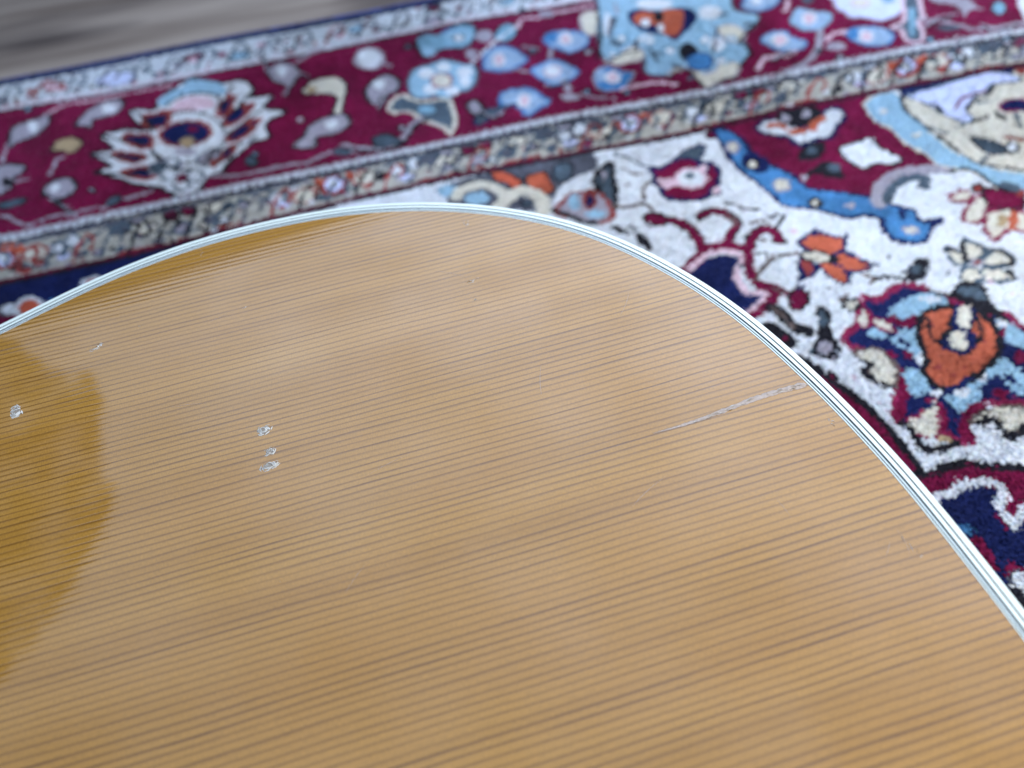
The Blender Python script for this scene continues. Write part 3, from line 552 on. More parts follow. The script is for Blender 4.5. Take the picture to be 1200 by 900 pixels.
('B','P','d','-',0,(-2582,5548,-2595,5546,-2623,5565,-2638,5586,-2625,5589,-2597,5570)),
('B','P','R','-',0,(-2497,5576,-2502,5558,-2519,5544,-2533,5549,-2529,5568,-2511,5581)),
('B','P','R','-',0,(-2417,5550,-2425,5539,-2447,5548,-2461,5568,-2452,5579,-2430,5570)),
('B','P','K','-',0,(-2314,5608,-2325,5596,-2352,5606,-2368,5627,-2357,5639,-2330,5630)),
('B','P','m','-',0,(-2233,5602,-2241,5593,-2257,5605,-2266,5625,-2258,5634,-2242,5623)),
('B','P','d','-',0,(-2178,5858,-2179,5836,-2191,5812,-2203,5812,-2202,5834,-2190,5858)),
('B','P','K','-',0,(-2078,5808,-2092,5809,-2118,5835,-2130,5860,-2116,5859,-2090,5833)),
('B','P','m','-',0,(-1989,5727,-1987,5705,-1996,5694,-2008,5704,-2010,5727,-2000,5738)),
('B','P','k','-',0,(-1896,5850,-1901,5828,-1919,5809,-1932,5811,-1928,5833,-1909,5852)),
('B','P','m','-',0,(-1810,5590,-1817,5574,-1834,5580,-1844,5602,-1838,5617,-1820,5612)),
('B','P','g','-',0,(-1720,5739,-1723,5715,-1737,5688,-1749,5683,-1746,5706,-1732,5734)),
('B','P','m','-',0,(-1632,5818,-1645,5808,-1672,5821,-1686,5845,-1673,5855,-1646,5842)),
('B','P','k','-',0,(-1527,5834,-1532,5822,-1547,5821,-1557,5833,-1551,5846,-1536,5847)),
('B','P','R','-',0,(-1438,5622,-1438,5599,-1450,5577,-1461,5577,-1461,5600,-1449,5622)),
('B','P','g','-',0,(-1333,5724,-1338,5708,-1355,5701,-1366,5712,-1360,5728,-1344,5735)),
('B','P','d','-',0,(-1240,5581,-1252,5579,-1268,5600,-1273,5624,-1262,5627,-1245,5605)),
('B','P','g','-',0,(-1172,5637,-1177,5610,-1194,5577,-1208,5571,-1204,5597,-1186,5631)),
('B','P','V','-',0,(-1081,5615,-1087,5600,-1105,5590,-1117,5595,-1110,5611,-1092,5621)),
('B','P','g','-',0,(-974,5539,-980,5525,-994,5524,-1002,5537,-997,5551,-983,5552)),
('B','P','m','-',0,(-896,5527,-905,5522,-918,5534,-924,5550,-916,5554,-902,5542)),
('B','P','g','-',0,(-791,5535,-798,5523,-812,5526,-819,5541,-812,5552,-798,5550)),
('B','P','g','-',0,(-684,5560,-692,5535,-715,5512,-730,5515,-723,5540,-700,5563)),
('B','P','V','-',0,(-610,5608,-614,5590,-627,5586,-635,5601,-630,5619,-618,5623)),
('B','P','V','-',0,(-525,5725,-529,5709,-541,5701,-550,5710,-546,5726,-534,5733)),
('B','P','V','-',0,(-422,5612,-431,5595,-452,5586,-464,5594,-455,5611,-434,5619)),
('B','P','R','-',0,(-324,5628,-326,5600,-343,5574,-357,5576,-355,5604,-338,5631)),
('B','P','d','-',0,(-240,5691,-252,5691,-269,5712,-274,5733,-263,5733,-246,5712)),
('B','P','g','-',0,(-127,5690,-139,5689,-157,5709,-164,5730,-152,5731,-133,5711)),
('B','P','k','-',0,(-41,5634,-48,5604,-70,5573,-86,5571,-80,5601,-57,5633)),
('B','P','V','-',0,(71,5723,65,5703,50,5694,41,5706,46,5727,61,5735)),
('B','P','g','-',0,(162,5606,149,5589,127,5592,117,5611,129,5627,152,5625)),
('B','P','g','-',0,(276,5853,272,5830,258,5807,246,5808,250,5831,264,5854)),
('B','P','K','-',0,(331,5600,320,5591,306,5605,304,5627,315,5635,329,5622)),
('B','P','R','-',0,(474,5846,469,5823,453,5810,443,5820,449,5843,464,5856)),
('B','P','K','-',0,(546,5840,540,5825,527,5818,520,5825,525,5840,539,5847)),
('B','P','K','-',0,(608,5550,598,5538,585,5544,582,5564,592,5577,605,5570)),
('B','P','m','-',0,(757,5813,748,5812,739,5830,739,5849,748,5850,758,5833)),
('B','P','V','-',0,(831,5611,820,5600,803,5605,796,5621,807,5632,825,5627)),
('B','P','V','-',0,(949,5805,934,5804,910,5826,902,5850,918,5851,941,5828)),
('B','P','k','-',0,(994,5533,982,5527,968,5539,965,5559,976,5566,991,5553)),
('B','P','g','-',0,(1091,5506,1077,5512,1060,5548,1057,5578,1072,5571,1089,5535)),
('B','P','V','-',0,(1283,5834,1271,5807,1248,5793,1236,5805,1247,5832,1271,5847)),
('B','P','R','-',0,(1279,5514,1269,5514,1259,5532,1260,5552,1270,5552,1279,5533)),
('B','P','V','-',0,(1445,5710,1433,5692,1411,5685,1401,5696,1414,5713,1435,5720)),
('B','P','K','-',0,(1512,5601,1497,5577,1469,5565,1456,5577,1471,5601,1499,5613)),
('B','P','d','-',0,(1636,5714,1631,5689,1616,5671,1606,5679,1610,5704,1626,5722)),
('B','P','m','-',0,(1736,5781,1723,5784,1708,5812,1707,5838,1720,5835,1735,5806)),
('B','P','d','-',0,(1759,5500,1747,5492,1733,5503,1732,5522,1745,5531,1758,5520)),
('B','P','R','-',0,(1966,5837,1952,5811,1923,5780,1908,5776,1921,5801,1950,5832)),
('B','P','d','-',0,(2017,5710,2003,5690,1975,5672,1962,5674,1976,5694,2003,5712)),
('B','P','m','-',0,(2086,5600,2078,5580,2061,5564,2052,5568,2059,5588,2076,5604)),
('B','P','d','-',0,(2227,5691,2213,5676,2195,5680,2191,5698,2205,5713,2223,5710)),
('B','P','K','-',0,(2315,5681,2300,5673,2285,5688,2284,5711,2299,5718,2315,5703)),
('B','P','g','-',0,(2460,5811,2449,5792,2432,5786,2426,5798,2438,5817,2455,5823)),
('B','P','R','-',0,(2489,5518,2475,5513,2462,5529,2461,5550,2475,5555,2488,5539)),
('B','P','k','-',0,(2696,5767,2679,5770,2668,5807,2674,5841,2691,5838,2702,5801)),
('B','P','d','-',0,(2712,5561,2693,5537,2659,5517,2644,5520,2662,5544,2697,5565)),
('B','P','d','-',0,(2872,5724,2861,5701,2839,5679,2828,5680,2838,5703,2860,5725)),
('B','P','V','-',0,(2964,5686,2951,5681,2942,5698,2947,5720,2960,5726,2968,5708)),
('B','P','d','-',0,(2994,5570,2981,5544,2956,5524,2945,5531,2958,5557,2983,5577)),
('B','P','k','-',0,(3236,5804,3216,5784,3190,5782,3183,5801,3203,5821,3230,5822)),
('B','P','g','-',0,(3241,5623,3228,5604,3209,5594,3203,5604,3215,5623,3234,5632)),
('B','P','k','-',0,(3324,5561,3307,5549,3283,5549,3276,5562,3293,5574,3317,5574)),
('B','P','R','-',0,(3400,5537,3384,5536,3376,5563,3383,5593,3399,5594,3408,5566)),
('B','P','m','-',0,(3665,5793,3645,5781,3621,5789,3616,5809,3636,5821,3661,5813)),
('B','P','k','-',0,(3696,5697,3680,5686,3674,5701,3684,5726,3700,5737,3706,5722)),
('B','P','K','-',0,(3864,5826,3842,5796,3806,5770,3791,5775,3812,5805,3848,5831)),
('B','P','V','-',0,(3852,5571,3834,5557,3821,5566,3824,5588,3842,5602,3855,5594)),
('B','P','m','-',0,(4060,5801,4039,5786,4011,5785,4004,5798,4024,5814,4052,5815)),
('B','P','g','-',0,(4132,5715,4114,5696,4097,5697,4098,5717,4116,5737,4134,5736)),
('B','P','V','-',0,(4276,5794,4258,5781,4238,5786,4236,5804,4254,5817,4274,5812)),
('B','P','m','-',0,(4321,5656,4301,5636,4270,5620,4258,5624,4277,5644,4309,5660)),
('B','P','m','-',0,(4398,5659,4386,5635,4365,5618,4357,5626,4370,5650,4390,5666)),
('B','P','d','-',0,(4614,5766,4600,5769,4594,5801,4602,5830,4616,5827,4622,5795)),
('B','P','k','-',0,(4738,5800,4719,5778,4701,5776,4702,5796,4722,5818,4740,5820)),
('B','P','m','-',0,(4732,5622,4717,5603,4696,5590,4688,5595,4702,5614,4724,5627)),
('B','P','k','-',0,(4833,5615,4810,5593,4787,5590,4785,5609,4807,5631,4831,5634)),
('B','P','R','-',0,(4982,5644,4964,5637,4947,5650,4949,5670,4967,5678,4984,5665)),
('B','P','k','-',0,(5097,5686,5070,5655,5027,5629,5011,5633,5038,5664,5081,5690)),
('B','P','m','-',0,(5273,5756,5248,5726,5207,5699,5191,5702,5216,5732,5257,5759)),
('B','P','V','-',0,(5363,5763,5337,5732,5292,5699,5273,5697,5299,5728,5344,5761)),
('B','P','V','-',0,(5503,5793,5484,5781,5462,5783,5460,5798,5479,5810,5501,5807)),
('B','P','k','-',0,(5587,5750,5562,5729,5524,5711,5510,5715,5535,5736,5573,5754)),
('B','P','K','-',0,(5630,5660,5615,5653,5608,5667,5618,5687,5633,5695,5640,5681)),
('B','P','m','-',0,(5783,5677,5755,5657,5727,5657,5726,5677,5753,5698,5781,5697)),
('B','P','R','-',0,(5930,5758,5902,5728,5861,5706,5849,5714,5877,5745,5918,5767)),
('B','P','g','-',0,(5997,5677,5972,5660,5950,5666,5954,5689,5979,5706,6001,5700)),
('B','P','R','-',0,(6074,5643,6051,5628,6039,5639,6049,5665,6072,5679,6085,5668)),
('B','P','d','-',0,(6205,5647,6188,5640,6177,5651,6183,5670,6199,5677,6210,5665)),
('B','P','V','-',0,(6287,5633,6272,5634,6273,5662,6288,5690,6303,5689,6302,5661)),
('B','S','g','-',13,(-3214,5616,-3215,5791,-3172,5831,-3118,5749,-3133,5690)),
('B','S','R','-',13,(-2994,5606,-2992,5786,-2947,5826,-2895,5742,-2911,5682)),
('B','S','R','-',13,(-2773,5595,-2767,5781,-2721,5822,-2670,5736,-2688,5674)),
('B','S','g','-',13,(-2551,5585,-2541,5775,-2494,5818,-2444,5729,-2464,5665)),
('B','S','R','-',13,(-2327,5574,-2313,5770,-2265,5813,-2218,5722,-2239,5657)),
('B','S','g','-',13,(-2103,5564,-2085,5764,-2035,5809,-1989,5716,-2012,5648)),
('B','S','k','-',13,(-1878,5553,-1855,5758,-1804,5805,-1760,5710,-1784,5640)),
('B','S','g','-',13,(-1652,5550,-1624,5760,-1572,5809,-1530,5715,-1556,5644)),
('B','S','k','-',13,(-1425,5554,-1391,5765,-1337,5814,-1297,5719,-1326,5648)),
('B','S','g','-',13,(-1196,5558,-1157,5769,-1101,5819,-1063,5723,-1094,5652)),
('B','S','g','-',13,(-966,5561,-920,5772,-863,5819,-828,5723,-860,5653)),
('B','S','k','-',13,(-733,5560,-682,5767,-624,5812,-590,5718,-625,5650)),
('B','S','g','-',13,(-499,5559,-443,5761,-383,5806,-351,5714,-388,5647)),
('B','S','R','-',13,(-264,5558,-202,5756,-140,5800,-111,5710,-149,5644)),
('B','S','k','-',13,(-26,5561,41,5758,105,5804,132,5716,92,5650)),
('B','S','k','-',13,(214,5568,287,5764,352,5810,378,5723,336,5657)),
('B','S','g','-',13,(457,5574,534,5767,601,5810,625,5724,581,5660)),
('B','S','k','-',13,(701,5579,783,5766,851,5807,872,5720,826,5658)),
('B','S','k','-',13,(944,5569,1032,5759,1101,5801,1120,5712,1072,5649)),
('B','S','g','-',13,(1188,5558,1282,5752,1353,5795,1370,5704,1320,5640)),
('B','S','g','-',13,(1433,5547,1534,5745,1607,5789,1621,5696,1568,5630)),
('B','S','R','-',13,(1679,5536,1788,5738,1863,5783,1874,5691,1819,5622)),
('B','S','g','-',13,(1931,5537,2045,5738,2122,5783,2132,5694,2075,5627)),
('B','S','R','-',13,(2187,5545,2305,5739,2383,5783,2392,5697,2334,5632)),
('B','S','R','-',13,(2446,5553,2567,5740,2646,5783,2654,5700,2595,5638)),
('B','S','g','-',13,(2707,5561,2831,5742,2911,5783,2918,5703,2858,5643)),
('B','S','k','-',13,(2970,5569,3097,5743,3178,5783,3185,5706,3123,5648)),
('B','S','g','-',13,(3236,5577,3365,5745,3447,5783,3454,5709,3391,5653)),
('B','S','g','-',13,(3505,5586,3636,5746,3719,5783,3725,5712,3662,5659)),
('B','S','k','-',13,(3776,5594,3908,5748,3992,5783,3998,5715,3934,5664)),
('B','S','g','-',13,(4050,5602,4183,5750,4267,5783,4274,5718,4209,5669)),
('B','S','g','-',13,(4326,5611,4460,5751,4545,5783,4552,5721,4487,5675)),
('B','S','R','-',13,(4605,5619,4740,5753,4825,5782,4832,5724,4767,5680)),
('B','S','R','-',13,(4887,5628,5021,5754,5107,5782,5115,5728,5050,5686)),
('B','S','g','-',13,(5171,5637,5305,5756,5391,5782,5400,5731,5335,5692)),
('B','S','k','-',13,(5459,5646,5592,5757,5678,5782,5688,5734,5623,5697)),
('B','S','R','-',13,(5749,5655,5880,5759,5966,5782,5978,5737,5914,5703)),
('B','S','g','-',13,(6042,5664,6171,5761,6258,5782,6271,5741,6207,5709)),
('B','S','g','-',12,(-3327,5894,-2972,5890,-2613,5886,-2250,5882,-1884,5878,-1514,5883,-1139,5891,-760,5888,-378,5876,9,5870,402,5878,798,5874,1197,5866,1600,5859,2008,5852,2421,5849,2839,5845,3262,5841,3689,5837,4122,5834,4559,5830,5001,5826,5449,5822,5901,5818,6359,5813)),
('B','S','p','-',16,(-3251,5580,-2904,5562,-2555,5544,-2204,5526,-1850,5507,-1495,5508,-1135,5513,-771,5515,-403,5515,-31,5518,348,5530,731,5537,1113,5519,1498,5501,1890,5493,2294,5508,2704,5522,3121,5537,3544,5553,3974,5568,4410,5584,4854,5600,5305,5616,5763,5633,6228,5650)),
('B','S','m','-',30,(-2421,5141,-2424,5023,-2428,4851)),
('B','S','p','-',30,(-2235,5323,-2109,5418,-2016,5416,-1887,5402,-1607,5409,-1371,5400)),
('B','P','m','K',16,(-2434,5187,-2398,5277,-2288,5300,-2212,5326,-2181,5261,-2211,5147,-2289,5074,-2364,5061,-2400,5014)),
('B','P','w','-',0,(-2252,5203,-2255,5153,-2276,5140,-2305,5171,-2323,5229,-2321,5280,-2299,5293,-2270,5261)),
('B','P','m','K',16,(-1957,5243,-1901,5308,-1814,5363,-1720,5351,-1689,5252,-1730,5180,-1829,5154,-1886,5153,-1887,5050,-1949,5114,-1994,5109)),
('B','P','w','-',0,(-1734,5236,-1746,5202,-1782,5200,-1821,5230,-1841,5275,-1828,5309,-1792,5311,-1753,5281)),
('B','P','q','K',14,(-2122,4896,-2098,4965,-2024,4989,-1927,4904,-1961,4819,-2003,4805,-2063,4855,-2105,4851)),
('B','S','m','-',36,(-2022,4783,-2070,4744,-2083,4674,-2095,4605)),
('B','P','m','K',18,(-2119,4436,-2074,4526,-1992,4533,-1922,4464,-1921,4368,-1987,4322,-2063,4366)),
('B','P','w','-',0,(-2011,4434,-2016,4405,-2037,4400,-2062,4421,-2075,4456,-2070,4485,-2049,4491,-2024,4469)),
('B','S','K','-',30,(-2008,4330,-1968,4249)),
('B','P','m','K',18,(-2474,4811,-2368,4811,-2275,4759,-2274,4686,-2321,4647,-2324,4542,-2399,4498,-2469,4663)),
('B','P','K','-',0,(-2324,4604,-2327,4567,-2348,4559,-2374,4583,-2390,4627,-2387,4664,-2366,4672,-2340,4647)),
('B','S','m','-',30,(-2304,4605,-2230,4598)),
('B','P','g','K',10,(-2381,4389,-2304,4414,-2210,4399,-2223,4353,-2311,4332)),
('B','S','m','-',32,(-2342,4279,-2267,4227,-2226,4173,-2153,4122,-2050,4154,-1952,4161,-1891,4127,-1861,4158,-1710,4147)),
('B','S','m','-',40,(-1588,4189,-1530,4197,-1446,4210)),
('B','P','g','K',10,(-1704,4173,-1684,4236,-1632,4218,-1636,4164,-1677,4150)),
('B','P','w','K',20,(-1631,5183,-1475,5126,-1443,5240,-1331,5366,-1214,5437,-1015,5304,-877,5290,-802,5148,-824,5046,-681,5011,-743,4881,-600,4786,-740,4701,-720,4529,-838,4507,-893,4433,-983,4342,-1018,4265,-1104,4236,-1171,4116,-1289,4114,-1378,4215,-1537,4313,-1647,4410,-1805,4525,-1712,4568,-1856,4743,-1709,4739,-1813,4939,-1652,4948,-1500,4893,-1603,5050)),
('B','P','s','-',0,(-1462,5247,-1311,5358,-1214,5425,-1025,5300,-996,5147,-1093,5183,-1288,5249,-1400,5152)),
('B','S','K','-',16,(-1409,5137,-1288,5237,-1132,5216,-1035,5107,-1054,4971)),
('B','P','p','-',0,(-1360,5108,-1287,5200,-1171,5194,-1077,5104,-1073,5013,-1187,5020,-1320,5033)),
('B','P','w','K',14,(-1001,4661,-1029,4523,-1112,4439,-1229,4429,-1351,4495,-1449,4621,-1495,4777,-1476,4924,-1392,5018,-1267,5031,-1137,4957,-1040,4820)),
('B','P','n','R',20,(-1095,4733,-1135,4642,-1242,4621,-1357,4681,-1413,4788,-1377,4882,-1266,4905,-1148,4843)),
('B','P','c','-',0,(-1177,4783,-1187,4765,-1210,4765,-1234,4782,-1244,4807,-1235,4825,-1211,4825,-1187,4808)),
('B','P','q','d',14,(-1191,4640,-1205,4605,-1239,4600,-1274,4629,-1290,4676,-1277,4712,-1242,4717,-1206,4687)),
('B','P','m','-',0,(-1173,4529,-1196,4511,-1253,4520,-1311,4552,-1335,4587,-1313,4606,-1255,4596,-1197,4564)),
('B','P','n','R',26,(-1528,5057,-1377,5037,-1405,4902,-1513,4948)),
('B','P','n','R',26,(-1664,4869,-1497,4825,-1480,4689,-1583,4742)),
('B','P','n','R',26,(-1706,4706,-1520,4609,-1552,4552,-1664,4628)),
('B','P','n','R',26,(-1635,4480,-1477,4461,-1436,4351,-1560,4394)),
('B','P','n','R',26,(-1044,4932,-997,5074,-935,5087,-997,4897)),
('B','P','n','R',26,(-998,4802,-941,4929,-813,4963,-886,4822,-961,4765)),
('B','P','n','R',26,(-981,4623,-887,4738,-772,4753,-853,4626,-945,4571)),
('B','P','n','R',26,(-1018,4461,-942,4513,-979,4395,-1027,4394)),
('B','P','g','m',12,(-1478,4486,-1373,4510,-1265,4441,-1332,4345,-1437,4381)),
('B','P','m','g',10,(-1177,4441,-1071,4527,-1035,4452,-1123,4361)),
('B','P','w','g',12,(-1306,4338,-1316,4298,-1345,4291,-1376,4319,-1390,4368,-1380,4408,-1350,4417,-1319,4387)),
('B','P','w','g',12,(-1219,4195,-1231,4163,-1264,4159,-1297,4185,-1312,4227,-1300,4259,-1267,4263,-1233,4236)),
('B','P','w','g',12,(-1138,4262,-1151,4223,-1183,4217,-1217,4246,-1232,4295,-1219,4334,-1186,4341,-1152,4311)),
('B','P','w','g',12,(-1294,4461,-1304,4432,-1330,4428,-1357,4450,-1369,4487,-1359,4516,-1333,4521,-1306,4497)),
('B','P','c','-',0,(-1231,4268,-1241,4241,-1266,4237,-1292,4259,-1304,4294,-1294,4321,-1269,4326,-1242,4303)),
('B','P','R','-',0,(-1039,4362,-1048,4333,-1070,4327,-1093,4349,-1102,4384,-1093,4413,-1071,4419,-1048,4397)),
('B','S','m','-',50,(-485,5390,-407,5458,-318,5497)),
('B','P','m','K',12,(-699,5330,-666,5400,-580,5427,-490,5321,-504,5186,-552,5069,-596,5130,-663,5201)),
('B','P','w','-',0,(-557,5299,-572,5255,-601,5246,-629,5277,-639,5331,-625,5375,-594,5385,-566,5353)),
('B','P','t','K',14,(-474,5007,-386,5100,-245,5088,-180,4973,-210,4789,-255,4618,-297,4654,-254,4805,-298,4897,-376,4926,-455,4955)),
('B','P','q','-',0,(-383,4983,-395,4957,-420,4953,-443,4975,-451,5009,-439,5036,-414,5039,-391,5017)),
('B','P','m','K',16,(-501,4450,-472,4547,-355,4624,-223,4610,-208,4481,-308,4419,-428,4414,-435,4322,-572,4353,-546,4428)),
('B','P','w','-',0,(-276,4515,-292,4486,-324,4483,-352,4508,-362,4547,-346,4576,-315,4579,-286,4554)),
('B','P','g','K',10,(-803,4297,-815,4262,-841,4256,-866,4281,-876,4322,-864,4357,-838,4364,-812,4339)),
('B','S','m','-',36,(-1091,4237,-915,4193,-749,4188,-603,4190,-499,4171,-434,4202,-326,4219,-79,4149)),
('B','P','g','-',0,(-223,4191,-244,4167,-289,4169,-331,4197,-346,4235,-325,4260,-280,4258,-238,4229)),
('B','P','w','m',20,(110,5208,61,5116,-19,5120,-73,5217,-60,5337,13,5388,89,5330)),
('B','S','m','-',40,(84,5147,149,5099)),
('B','P','m','K',18,(-61,4840,-4,4929,99,4991,177,4883,143,4764,41,4738,-6,4639,-62,4734)),
('B','P','w','-',0,(83,4874,64,4835,30,4828,1,4858,-6,4908,12,4948,47,4955,76,4924)),
('B','P','B','K',14,(368,5340,432,5428,526,5391,610,5435,718,5470,808,5382,762,5222,678,5144,562,5177,485,5159,403,5107,376,5201)),
('B','P','s','-',0,(766,5271,724,5208,653,5203,594,5259,580,5344,622,5409,694,5414,754,5356)),
('B','P','w','g',10,(703,5270,687,5241,660,5238,638,5261,634,5298,651,5327,678,5331,700,5307)),
('B','P','s','-',0,(479,5161,458,5118,422,5111,393,5143,388,5197,409,5240,445,5247,475,5215)),
('B','S','b','-',20,(566,5401,633,5426,699,5374)),
('B','P','s','g',14,(299,4983,411,5010,511,5034,614,4943,696,4877,684,4735,606,4612,523,4600,449,4539,387,4608,297,4611,231,4667,230,4841)),
('B','P','w','-',0,(424,4879,400,4840,358,4837,322,4870,313,4921,336,4960,379,4964,415,4930)),
('B','P','w','-',0,(544,4924,523,4891,485,4889,452,4918,444,4962,466,4995,504,4997,537,4967)),
('B','P','w','-',0,(675,4805,650,4767,608,4764,573,4797,565,4847,590,4886,633,4890,668,4856)),
('B','P','w','-',0,(412,4684,391,4647,353,4642,322,4673,315,4721,337,4759,374,4764,406,4733)),
('B','P','w','-',0,(543,4614,522,4584,485,4582,454,4609,447,4650,467,4680,504,4682,536,4654)),
('B','P','w','-',0,(635,4698,615,4659,585,4652,562,4679,559,4727,579,4766,610,4774,633,4746)),
('B','P','t','V',12,(518,4754,488,4703,438,4696,396,4738,387,4803,417,4855,468,4862,510,4819)),
('B','P','g','t',24,(150,4697,211,4643,290,4571,444,4545,449,4420,447,4321,397,4174,368,4252,294,4328,231,4420,188,4496,80,4525,68,4601)),
('B','P','B','-',0,(349,4457,328,4429,289,4429,254,4456,244,4496,265,4524,305,4524,340,4496)),
('B','S','K','-',34,(277,4363,193,4316,106,4176,13,4126,-131,4159,-281,4249)),
('B','S','m','-',42,(249,4393,175,4341,104,4233,18,4161,-127,4194,-277,4285)),
('B','P','g','K',14,(-71,4296,25,4289,81,4185,-24,4166,-83,4206)),
('B','P','B','K',10,(934,5267,1022,5348,1088,5283,1034,5139,953,5110,907,5177)),
('B','S','w','-',16,(1097,5292,989,5208,866,5107,770,5000,678,4907)),
('B','P','m','-',0,(903,5216,874,5166,829,5159,793,5198,789,5262,818,5313,864,5321,899,5280)),
('B','P','m','-',0,(750,5020,729,4978,697,4969,673,4999,671,5050,692,5093,724,5102,748,5071)),
('B','P','L','b',20,(771,4894,824,5027,940,5054,1022,4938,1047,4822,983,4778,880,4745,765,4812)),
('B','P','L','b',20,(775,4443,845,4500,977,4476,1021,4382,1058,4286,959,4232,894,4193,866,4306,777,4356)),
('B','P','g','n',10,(861,4329,755,4307,646,4219,567,4208,595,4316,695,4339,786,4346)),
('B','P','p','w',15,(905,4877,883,4828,855,4816,837,4846,839,4903,861,4952,889,4965,908,4934)),
('B','P','p','w',15,(942,4339,921,4297,895,4286,878,4313,880,4362,901,4406,928,4417,945,4389)),
('B','P','m','K',16,(563,4459,620,4459,641,4349,587,4305,555,4361)),
('B','S','p','-',40,(1091,5269,1155,5373,1276,5350,1335,5380,1499,5367,1693,5369)),
('B','P','m','-',0,(1393,5356,1367,5329,1323,5332,1286,5362,1278,5403,1304,5431,1349,5428,1386,5397)),
('B','S','m','-',45,(1268,4949,1205,4784)),
('B','P','L','b',16,(1231,5037,1300,5109,1418,5087,1505,5002,1506,4904,1430,4833,1341,4820,1289,4893,1251,4932)),
('B','P','b','-',0,(1326,5024,1301,4982,1269,4973,1247,5003,1248,5055,1272,5098,1305,5107,1328,5076)),
('B','P','p','w',14,(1406,4980,1383,4937,1354,4927,1336,4956,1339,5006,1363,5050,1392,5060,1410,5031)),
('B','P','L','b',18,(1053,4683,1137,4730,1226,4753,1295,4658,1332,4554,1258,4491,1147,4468,1083,4572)),
('B','P','w','p',12,(1226,4606,1201,4569,1162,4564,1133,4594,1131,4642,1157,4680,1195,4685,1225,4654)),
('B','P','b','m',8,(1417,4478,1473,4545,1554,4540,1599,4463,1670,4425,1615,4338,1535,4273,1426,4287,1397,4378)),
('B','P','L','-',0,(1490,4450,1463,4399,1434,4385,1419,4416,1427,4474,1454,4526,1483,4541,1498,4509)),
('B','P','p','w',16,(1561,4401,1537,4365,1506,4358,1486,4384,1488,4429,1512,4466,1544,4473,1564,4446)),
('B','P','m','-',0,(1246,4392,1229,4361,1207,4354,1193,4375,1195,4412,1212,4443,1234,4450,1249,4429)),
('B','P','m','-',0,(1262,4272,1236,4252,1190,4257,1150,4284,1139,4317,1165,4337,1212,4332,1252,4304)),
('B','S','m','-',30,(1283,4305,1361,4225,1461,4187)),
('B','S','p','-',40,(1532,4264,1626,4270,1770,4258,1874,4198)),
('B','S','m','-',40,(1074,5001,1154,4934)),
('B','S','m','-',30,(929,4753,1027,4671)),
('B','P','t','m',10,(1551,5239,1633,5299,1698,5219,1620,5032,1552,4972,1522,5058)),
('B','P','s','g',14,(1926,5941,1705,5283,1614,5034,1548,4744,1557,4625,1634,4641,1694,4711,1765,4707,1810,4596,1747,4418,1798,4333,1876,4325,1983,4360,2025,4289,2037,4105,2165,4151,2242,4142,2339,4257,2476,4405,2467,4549,2564,4630,2674,4735,2691,4829,2593,4921,2618,5070,2792,5569)),
('B','P','t','m',10,(1876,4325,1942,4376,1997,4366,2025,4289,2037,4105,2165,4151,2260,4157,2337,4279,2244,4337,2164,4258,2088,4244,2020,4335)),
('B','P','t','m',10,(1536,4633,1624,4645,1704,4707,1783,4723,1807,4620,1757,4548,1677,4556,1594,4554)),
('B','P','t','m',10,(2393,4748,2496,4756,2534,4618,2458,4529,2373,4586)),
('B','P','n','-',0,(1890,5181,1985,5196,2088,5127,2272,5105,2324,4978,2250,4855,2135,4752,2054,4700,2018,4799,1928,4859,1858,5013)),
('B','P','o','-',0,(1908,5121,1983,5156,2069,5108,2186,5114,2250,5048,2185,4881,2084,4748,2025,4820,2022,4946,1938,4955,1887,5026)),
('B','P','K','-',0,(2103,5029,2076,4985,2045,4975,2029,5004,2037,5056,2064,5100,2095,5111,2111,5081)),
('B','P','w','-',0,(1986,4986,1963,4951,1934,4944,1916,4970,1920,5013,1944,5049,1973,5056,1991,5030)),
('B','P','w','-',0,(2050,4885,2029,4849,2008,4840,1998,4862,2006,4903,2027,4939,2048,4949,2058,4926)),
('B','P','w','-',0,(2223,5179,2168,5144,2074,5159,1994,5215,1975,5280,2030,5316,2125,5301,2206,5243)),
('B','P','w','-',0,(1730,5064,1686,4957,1652,4919,1647,4972,1675,5086,1719,5196,1755,5236,1759,5180)),
('B','P','w','-',0,(1941,4757,1909,4718,1865,4715,1833,4748,1833,4799,1865,4838,1910,4842,1941,4808)),
('B','P','w','-',0,(2496,4934,2448,4881,2384,4877,2341,4924,2344,4996,2392,5051,2458,5055,2501,5007)),
('B','P','w','-',0,(2348,4525,2309,4475,2262,4466,2236,4503,2244,4566,2283,4617,2330,4627,2357,4588)),
('B','P','K','-',0,(2046,4585,2130,4646,2157,4530,2086,4443,2025,4467)),
('B','P','b','n',10,(2045,4459,2131,4494,2205,4442,2149,4307,2040,4327)),
('B','S','g','-',12,(1788,5144,1681,4933,1679,4740)),
('B','S','g','-',12,(1864,4680,1865,4484)),
('B','S','g','-',15,(2391,4773,2242,4474)),
('B','P','L','b',16,(2655,4948,2706,5034,2789,5163,2987,5081,2923,4944,2859,4891,2730,4860)),
('B','P','w','-',0,(2815,4989,2791,4961,2762,4957,2745,4980,2750,5016,2774,5044,2803,5048,2820,5025)),
('B','S','m','-',65,(3018,4522,2908,4305,2782,4174,2681,4114,2567,4093)),
('B','P','L','B',16,(2904,4692,3000,4786,3066,4715,3154,4641,3119,4568,3003,4492,2914,4510,2879,4615)),
('B','P','p','w',10,(3039,4625,3007,4585,2972,4578,2955,4606,2967,4654,2999,4695,3035,4703,3051,4674)),
('B','P','L','b',12,(2591,4500,2668,4560,2772,4548,2785,4447,2849,4375,2786,4302,2656,4330,2603,4420)),
('B','P','p','w',10,(2745,4439,2713,4402,2676,4396,2655,4425,2663,4471,2695,4509,2732,4515,2753,4486)),
('B','S','p','-',50,(2422,4181,2513,4278,2601,4288,2646,4260,2739,4291)),
